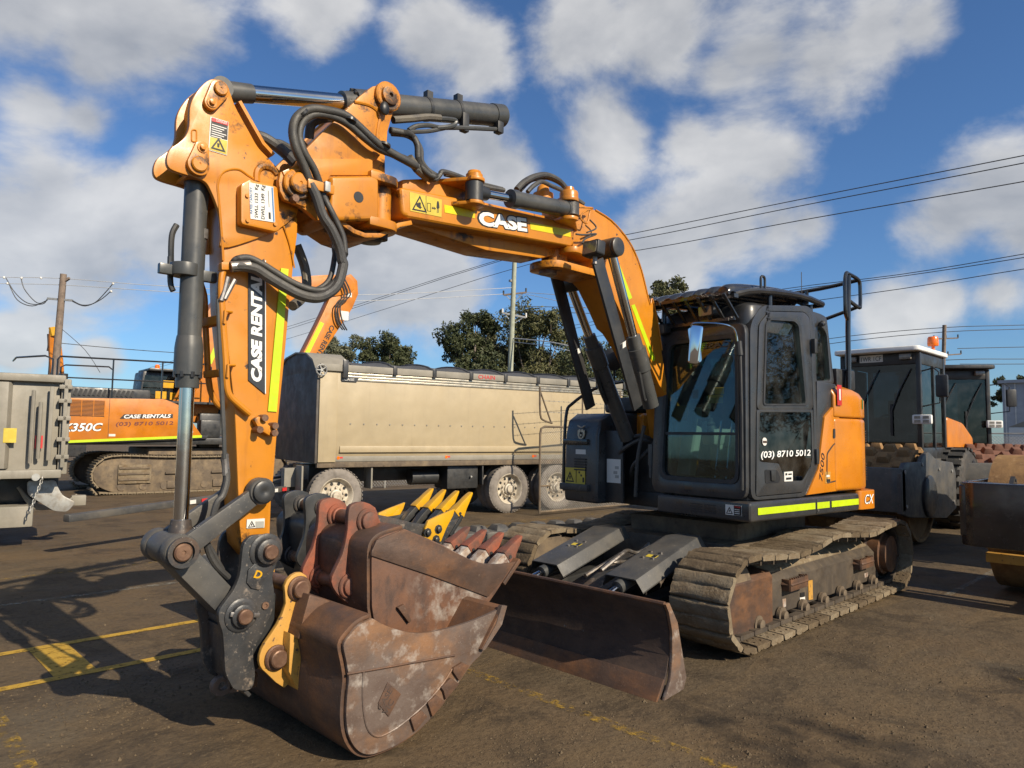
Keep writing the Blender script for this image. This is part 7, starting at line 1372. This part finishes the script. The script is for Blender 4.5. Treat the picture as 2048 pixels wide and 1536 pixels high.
for z in (2.18, 2.42, 2.66):
    bw = M().tube([(-.01, 0, z), (3.4, 0, z - .01)], .004, 5, 1)
    for i in range(22): bw.bar((.1 + i * .15, -.02, z + .015), (.1 + i * .15 + .012, .02, z - .015), .004, .004).bar((.1 + i * .15, .02, z + .015), (.1 + i * .15 + .012, -.02, z - .015), .004, .004)
    bw.o('barbed_wire', 'galv', GT)
FN = thing('chain_link_fence', 'long low chain-link fence behind the trailers along the yard edge', 'fence', (-12, -14.2, 0), rad(-3))
for i in range(8): M().cyl((i * 2.4 - 8, 0, 0), (i * 2.4 - 8, 0, 1.9), .03, 8).o('post', 'galv', FN)
M().cyl((-8, 0, 1.88), (8.8, 0, 1.88), .02, 6).o('top_rail', 'galv', FN); chain_link(M(), -8, 8.8, .05, 1.86, .1, .004).o('mesh', 'galv', FN, smooth=False)
FN2 = thing('yard_fence', 'dark chain-link fence running behind the rollers at the right', 'fence', (-16, 1.2, 0), rad(100))
for i in range(9): M().cyl((i * 2.4 - 8, 0, 0), (i * 2.4 - 8, 0, 1.9), .03, 8).o('post', 'galv', FN2)
M().cyl((-8, 0, 1.88), (11.2, 0, 1.88), .02, 6).o('top_rail', 'galv', FN2); chain_link(M(), -8, 11, .05, 1.86, .08, .004).o('mesh', 'galv', FN2, smooth=False)

# ================================================================ POLES AND WIRES
p = Vector([(-0.768,-33.945,8.876)][0]); q = Vector([(-0.758,-34.418,4.189)][0])
LP = thing('power_pole', 'weathered brown timber power pole rising behind the left excavator', 'pole', (q.x, q.y, 0), 0, 'power poles')
def PLOC(ob, r): ob.location = -r.location; return ob
PLOC(M().tube([q + (q - p) * .55, q, p], .16, 12, 1, rf=lambda t: .2 - .06 * t).o('post', 'timber_pole', LP), LP)

def atp(x, y, d=33.): return None
for (a, b_) in (([(-0.302,-34.513,7.731)][0], [(-1.138,-33.704,7.653)][0]),): PLOC(M().bar(a, b_, .09, .09).o('cross_bracket', 'galv', LP), LP)
PLOC(M().bar([(-0.805,-33.943,8.529)][0], [(-0.978,-33.758,8.694)][0], .12, .1).o('insulator_arm', 'timber_pole', LP), LP)
for P_ in ([(-0.302,-34.513,7.731),(-0.151,-34.686,7.474),(0.35,-35.171,7.511),(0.794,-35.557,7.991),(1.132,-35.821,8.658)], [(-0.306,-34.515,7.662),(0.018,-34.846,7.517),(0.469,-35.227,8.113),(0.634,-35.333,8.667)], [(-1.138,-33.704,7.653),(-1.483,-33.388,7.45),(-1.892,-32.977,7.573),(-2.273,-32.547,8.159),(-2.423,-32.373,8.44)], [(-1.141,-33.706,7.606),(-1.569,-33.309,7.405),(-2.051,-32.81,7.692),(-2.392,-32.435,8.115)], [(-0.306,-34.515,7.662),(0.176,-35.014,7.375),(0.691,-35.49,7.645),(1.016,-35.735,8.382)]): PLOC(M().tube(P_, .022, 5, 5).o('jumper_cable', 'wire', LP), LP)
for P_ in [(1.2,-35.885,8.68),(0.617,-35.317,8.667),(1.068,-35.783,8.404),(-2.439,-32.355,8.464),(-2.394,-32.436,8.092),(-0.031,-34.684,8.678)]: PLOC(M().sphere(P_, .06, 5).o('insulator', 'decal_white', LP), LP)
p = Vector([(-20.55,-24.2,11.354)][0]); q = Vector([(-20.732,-24.606,5.451)][0])
CP = thing('power_pole', 'slim pale green-grey power pole with two cross-arms in front of the trees', 'pole', (q.x, q.y, 0), 0, 'power poles')
PLOC(M().tube([q + (q - p) * .45, q, p], .12, 12, 1, rf=lambda t: .19 - .06 * t).o('post', 'pale_pole', CP), CP)
for (a, b_, w_) in (([(-20.213,-24.71,9.52)][0], [(-21.111,-23.818,9.676)][0], .09), ([(-20.232,-24.792,8.508)][0], [(-21.193,-23.878,8.272)][0], .10)):
    PLOC(M().bar(a, b_, w_, w_).o('cross_arm', 'timber_pole' if w_ < .1 else 'galv', CP), CP)
    for t in (0, 1): c = Vector(a if t == 0 else b_); PLOC(M().cyl(c, c + Vector((0, 0, .25)), .05, 8).o('insulator', 'charcoal' if w_ < .1 else 'decal_white', CP), CP)
for (a, b_) in (([(-20.316,-24.613,9.494)][0], [(-20.621,-24.354,9.106)][0]), ([(-20.994,-23.939,9.618)][0], [(-20.641,-24.334,9.106)][0]), ([(-20.379,-24.659,8.398)][0], [(-20.651,-24.444,7.897)][0]), ([(-21.074,-23.997,8.241)][0], [(-20.671,-24.425,7.897)][0])): PLOC(M().bar(a, b_, .035, .035).o('arm_brace', 'galv', CP), CP)
PLOC(M().box([(-20.49,-24.362,10.313)][0], (.3, .15, .12)).o('bracket', 'galv', CP), CP)
p = Vector([(-60.625,-13.108,11.356)][0]); q = Vector([(-60.804,-13.391,6.719)][0])
RP_ = thing('power_pole', 'distant dark power pole with cross-arms beside the orange beacon', 'pole', (q.x, q.y, 0), 0, 'power poles')
PLOC(M().tube([q + (q - p) * .9, q, p], .16, 10, 1).o('post', 'timber_pole', RP_), RP_)
for (a, b_) in (([(-60.059,-13.778,10.165)][0], [(-61.504,-12.356,10.274)][0]), ([(-60.203,-13.779,8.733)][0], [(-61.764,-12.236,8.929)][0])):
    PLOC(M().bar(a, b_, .1, .1).o('cross_arm', 'timber_pole', RP_), RP_)
    for t in (0, .5, 1): c = Vector(a).lerp(Vector(b_), t); PLOC(M().cyl(c, c + Vector((0, 0, .3)), .06, 6).o('insulator', 'charcoal', RP_), RP_)
WL = []
for P_, m_, r in (
 ([(-24.62,2.273,12.255),(-24.014,-1.135,12.111),(-25.044,-9.872,12.747),(-25.811,-20.275,13.288),(-28.049,-33.384,14.457),(-30.841,-69.951,13.739),(-32.67,-124.347,12.211)], 'wire', .022),
 ([(-24.634,2.263,12.019),(-24.03,-1.146,11.837),(-25.061,-9.885,12.446),(-25.933,-20.188,12.973),(-28.055,-33.389,14.347),(-30.858,-69.963,13.458),(-32.695,-124.365,11.79)], 'wire', .022),
 ([(-24.676,2.232,11.295),(-24.069,-1.175,11.161),(-25.1,-9.913,11.774),(-26.379,-19.808,12.404),(-29.639,-31.862,14.155),(-35.243,-65.598,14.32),(-38.688,-118.423,12.736)], 'wire', .022),
 ([(-38.089,1.359,11.758),(-38.644,-3.712,11.658),(-40.433,-10.35,11.869),(-42.84,-19.143,12.515),(-47.082,-34.552,13.136),(-56.125,-73.323,13.433)], 'wire', .024),
 ([(-38.098,1.352,11.591),(-38.654,-3.72,11.471),(-40.44,-10.355,11.745),(-42.851,-19.15,12.333),(-47.101,-34.565,12.811),(-56.146,-73.338,13.081)], 'wire', .024),
 ([(-38.14,1.322,10.874),(-38.69,-3.746,10.857),(-40.485,-10.387,10.973),(-42.91,-19.193,11.31),(-47.177,-34.62,11.513),(-56.186,-73.368,12.379)], 'wire', .024),
 ([(-73.018,-0.951,11.989),(-65.429,-8.412,11.438),(-60.667,-13.087,11.146),(-59.101,-20.242,10.907),(-58.331,-29.461,10.273)], 'wire', .03), ([(-73.037,-0.965,11.652),(-65.448,-8.426,11.101),(-60.689,-13.103,10.767),(-59.127,-20.261,10.458),(-58.365,-29.486,9.683)], 'wire', .03),
 ([(-73.14,-1.04,9.882),(-65.537,-8.49,9.584),(-61.526,-12.423,9.389)], 'wire', .03), ([(-73.202,-1.084,8.828),(-65.596,-8.532,8.572),(-61.731,-12.315,8.464),(-59.253,-20.352,8.3)], 'wire', .03), ([(-73.224,-1.1,8.449),(-65.62,-8.55,8.151),(-61.753,-12.331,8.085)], 'wire', .03),
 ([(4.666,-39.257,8.784),(1.334,-36.014,8.701),(-0.797,-33.937,8.668),(-4.173,-30.671,8.377),(-11.925,-27.283,8.644),(-20.632,-24.259,9.949)], 'wire_pale', .016), ([(4.647,-39.27,8.459),(1.317,-36.026,8.4),(-0.814,-33.95,8.367),(-4.188,-30.682,8.122),(-11.942,-27.295,8.34),(-20.21,-24.708,9.577)], 'wire_pale', .016), ([(-21.111,-23.818,9.676),(-22.557,-19.675,8.979),(-26.501,-13.159,7.626)], 'wire_pale', .016), ([(-21.116,-23.822,9.592),(-22.594,-19.702,8.338),(-26.589,-13.223,6.109)], 'wire_pale', .014),
 ([(-0.804,-34.226,5.675),(-4.839,-34.49,5.688),(-13.931,-36.779,6.127)], 'wire', .018), ([(-0.796,-34.163,6.394),(-1.687,-33.395,5.365),(-2.247,-32.951,4.33)], 'wire', .014),
 ([(-20.656,-24.517,7.109),(-20.777,-21.642,6.651),(-21.183,-19.89,6.202)], 'wire_pale', .03), ([(-20.668,-24.525,6.913),(-20.791,-21.653,6.41),(-21.198,-19.901,5.942)], 'wire_pale', .02),
 ([(-34.549,-38.44,12.515),(-42.449,-30.742,12.396),(-48.803,-24.547,12.336)], 'wire', .03), ([(-34.573,-38.457,12.093),(-42.478,-30.763,11.891)], 'wire', .03)):
    WL.append(M().tube(P_, r, 5, 4).o('power_line', m_))
for o, t in zip(WL, ('topmost of the three power lines running down from the upper right edge', 'middle of the three power lines running down from the upper right edge', 'lowest of the three power lines running down from the upper right edge',
 'upper line of the close pair passing behind the cab handrail', 'lower line of the close pair passing behind the cab handrail', 'single power line just under the close pair behind the handrail',
 'upper line reaching the distant dark pole by the beacon', 'second line down at the distant dark pole by the beacon', 'line leaving the upper cross-arm of the distant dark pole', 'long line on the lower cross-arm of the distant dark pole', 'lowest line right of the distant dark pole',
 'upper pale line from the timber pole to the green-grey pole', 'lower pale line from the timber pole to the green-grey pole', 'upper pale line leaving the green-grey pole to the right', 'lower pale line leaving the green-grey pole to the right',
 'dark line low on the timber pole running right behind the arm', 'short stay wire slanting down from the timber pole', 'upper of two thick pale cables in front of the gum trees', 'lower of two thick pale cables in front of the gum trees', 'upper thin dark line behind the twin boom cylinders', 'lower thin dark line behind the twin boom cylinders')): tag(o, t, 'power line', 'overhead power lines')

# ================================================================ TREES
def leaf_mat(name, c1, c2, c3):
    m = bpy.data.materials.new(name); m.use_nodes = True; t = m.node_tree; N = t.nodes; L = t.links; b = N['Principled BSDF']; b.inputs['Roughness'].default_value = .6; b.inputs['Specular IOR Level'].default_value = .3
    co = N.new('ShaderNodeTexCoord'); n = N.new('ShaderNodeTexNoise'); n.inputs['Scale'].default_value = .9; n.inputs['Detail'].default_value = 6; n.inputs['Roughness'].default_value = .8; L.new(co.outputs['Object'], n.inputs['Vector'])
    r = N.new('ShaderNodeValToRGB'); L.new(n.outputs['Fac'], r.inputs[0]); e = r.color_ramp.elements; e[0].position = .35; e[0].color = (*c1, 1); e[1].position = .68; e[1].color = (*c3, 1); k = e.new(.5); k.color = (*c2, 1)
    L.new(r.outputs[0], b.inputs['Base Color']); MATS[name] = m
leaf_mat('leaf_olive', (.060, .068, .028), (.088, .092, .038), (.135, .122, .055)); leaf_mat('leaf_dark', (.035, .045, .020), (.055, .066, .028), (.09, .092, .04)); leaf_mat('leaf_grey', (.07, .082, .05), (.105, .11, .062), (.15, .145, .085))
def tree(name, label, base, H, cw, ch, seed, lm, leaf=.22, lobes=11, dens=300, lean=(0, 0)):
    r = random.Random(seed); T = thing(name, label, 'tree', (base[0], base[1], 0), 0, 'trees around the yard'); b = M(); top = Vector((lean[0], lean[1], H - ch * .35))
    cz = H - ch / 2; tr = M().tube([(0, 0, -.1), (lean[0] * .2 + r.uniform(-.2, .2), lean[1] * .2 + r.uniform(-.2, .2), H * .3), (lean[0] * .6, lean[1] * .6, H * .55), tuple(top)], .2, 8, 4, rf=lambda t: max(.03, (.022 * H) * (1 - .85 * t)))
    LB = []
    for i in range(lobes):
        a = 2.4 * i + r.uniform(-.5, .5); rr = (cw / 2) * math.sqrt((i + .6) / lobes) * r.uniform(.62, .95); z = cz + r.uniform(-.46, .42) * ch * (1 - .35 * (rr / (cw / 2)) ** 2)
        c = Vector((lean[0] + rr * math.cos(a), lean[1] + rr * math.sin(a), z)); LB.append((c, r.uniform(.17, .29) * min(cw, ch * 1.2)))
    for c, q in LB:
        s = Vector((lean[0] * .4, lean[1] * .4, H * r.uniform(.3, .55))); mid = s.lerp(c, .5) + Vector((r.uniform(-.3, .3), r.uniform(-.3, .3), -.2)); tr.tube([s, mid, c], .06, 6, 4, rf=lambda t: max(.012, .008 * H * (1 - .8 * t)))
    tr.o('trunk', 'bark', T)
    V = []; F = []
    for c, q in LB:
        sub = [(c + Vector((r.gauss(0, .5), r.gauss(0, .5), r.gauss(0, .38))) * q, q * r.uniform(.28, .5)) for _ in range(9)]
        for (sc_, sq) in sub:
            for _ in range(dens // 9 * 2):
                d = Vector((r.gauss(0, 1), r.gauss(0, 1), r.gauss(0, .8))).normalized(); p = sc_ + d * sq * r.uniform(.35, 1.05) ** .7
                u = Vector((r.gauss(0, 1), r.gauss(0, 1), r.gauss(-.5, .8))).normalized(); w = u.cross(Vector((r.gauss(0, 1), r.gauss(0, 1), r.gauss(0, 1)))).normalized(); l = leaf * r.uniform(.6, 1.3); o = len(V)
                V += [p - u * l * .5, p + w * l * .17, p + u * l * .5, p - w * l * .17]; F.append((o, o + 1, o + 2, o + 3))
    b.v = [tuple(p) for p in V]; b.f = F
    me = bpy.data.meshes.new('crown'); me.from_pydata(b.v, [], b.f); me.materials.append(MATS[lm]); o = bpy.data.objects.new('crown', me); COL.objects.link(o); o.parent = T
    return T
def gp(P): return (P[0], P[1])
tree('gum_tree', 'tall olive gum tree left of the pale power pole', gp([(-31.064,-39.433,8.53)][0]), 12.7, 5.4, 7.4, 21, 'leaf_dark', .34, 16, 520)
tree('gum_tree', 'broad olive gum tree right of the pale power pole', gp([(-36.245,-37.149,8.831)][0]), 12.4, 7.0, 7.0, 22, 'leaf_olive', .34, 18, 520)
tree('gum_tree', 'lower gum tree directly behind the pale power pole', gp([(-37.151,-41.913,8.373)][0]), 11.4, 5.5, 6.5, 23, 'leaf_grey', .34, 14, 480)
tree('gum_tree', 'thin pale gum tree beside the distant folded arm', gp([(-29.497,-57.647,9.782)][0]), 12.0, 5.4, 5.5, 24, 'leaf_grey', .34, 12, 420)
tree('gum_tree', 'dark rounded gum tree above the middle of the cream trailer', gp([(-33.927,-56.122,9.817)][0]), 11.9, 6.0, 4.8, 25, 'leaf_dark', .36, 15, 520)
tree('gum_tree', 'dark tree behind the twin boom cylinders', gp([(-33.887,-28.477,6.476)][0]), 8.4, 6.8, 5.8, 26, 'leaf_dark', .32, 16, 480)
tree('gum_tree', 'leafy tree showing between orange boom and cab guard', gp([(-28.288,-19.669,9.14)][0]), 11.6, 4.2, 8.5, 27, 'leaf_olive', .26, 16, 480)
tree('gum_tree', 'small far tree above the grey shed at the right edge', gp([(-124.857,-20.495,11.029)][0]), 12.0, 6.5, 4.2, 28, 'leaf_dark', .55, 10, 300)
tree('gum_tree', 'low dark tree in the gap under the orange boom, right of the big gums', gp([(-46.079,-41.583,8.588)][0]), 9.5, 7, 5.5, 29, 'leaf_dark', .36, 14, 420)
# trees standing outside the picture: one is added to cast the shadow in the lower right corner, the others show in the cab glass
tree('gum_tree', 'unseen tree added to cast the shadow at the lower right', (1.6, 15.3), 7.6, 4.2, 4.4, 31, 'leaf_olive', .16, 12, 420)
tree('gum_tree', 'tall tree mirrored in the cab door glass', (-26, 19), 11, 8, 8, 32, 'leaf_dark', .25, 12, 260)
tree('gum_tree', 'wide tree mirrored in the rear quarter glass', (-36, 26), 12, 9, 8, 33, 'leaf_dark', .3, 12, 240)

# ================================================================ SHEDS AND FAR THINGS
SH = thing('warehouse', 'long pale grey warehouse with a yellow end panel at the far right', 'building', (-75, -6, 0), rad(0))
M().bb(-6, 0, -6, 14, 0, 7.2).o('wall', 'shed_grey', SH); M().bb(-6.3, .3, -6.3, 14.3, 7.2, 7.5).o('roof', 'shed_grey', SH); M().bb(0, .1, 1.9, 8, 1, 7.2).o('yellow_panel', 'shed_yellow', SH)
for i in range(10): M().bb(0.0, .06, -5.8 + i * .8, -5.7 + i * .8, 0, 7.2).o('wall_rib', 'shed_white', SH)
PM = thing('boom_machine', 'distant yellow folded boom machine beside the timber pole', 'machine', tuple(Vector([(-1.353,-38.043,4.16)][0]) * Vector((1, 1, 0)))); q = Vector(PM.location)
for P_, m_, r in (([(-1.216,-37.913,6.816),(-1.25,-37.968,5.93),(-1.385,-37.974,4.541)], 'orange_far', .13), ([(-1.195,-38.021,5.929),(-1.276,-38.018,5.171),(-1.284,-38.085,4.412)], 'rust_dark', .1), ([(-1.522,-37.702,5.935),(-1.638,-37.663,5.178),(-1.719,-37.66,4.42)], 'orange_far', .1), ([(-1.234,-37.896,6.816),(-1.332,-37.843,6.387)], 'yellow_new', .18), ([(-1.109,-38.051,6.485),(-1.159,-38.057,5.929),(-1.141,-38.105,5.625)], 'charcoal', .07)): PLOC(M().tube([Vector(k) for k in P_], r, 8, 3).o('boom_section', m_, PM), PM)
PLOC(M().box(q + Vector((0, 0, 1.6)), (3, 2, 2.6)).o('body', 'charcoal', PM, .1), PM)
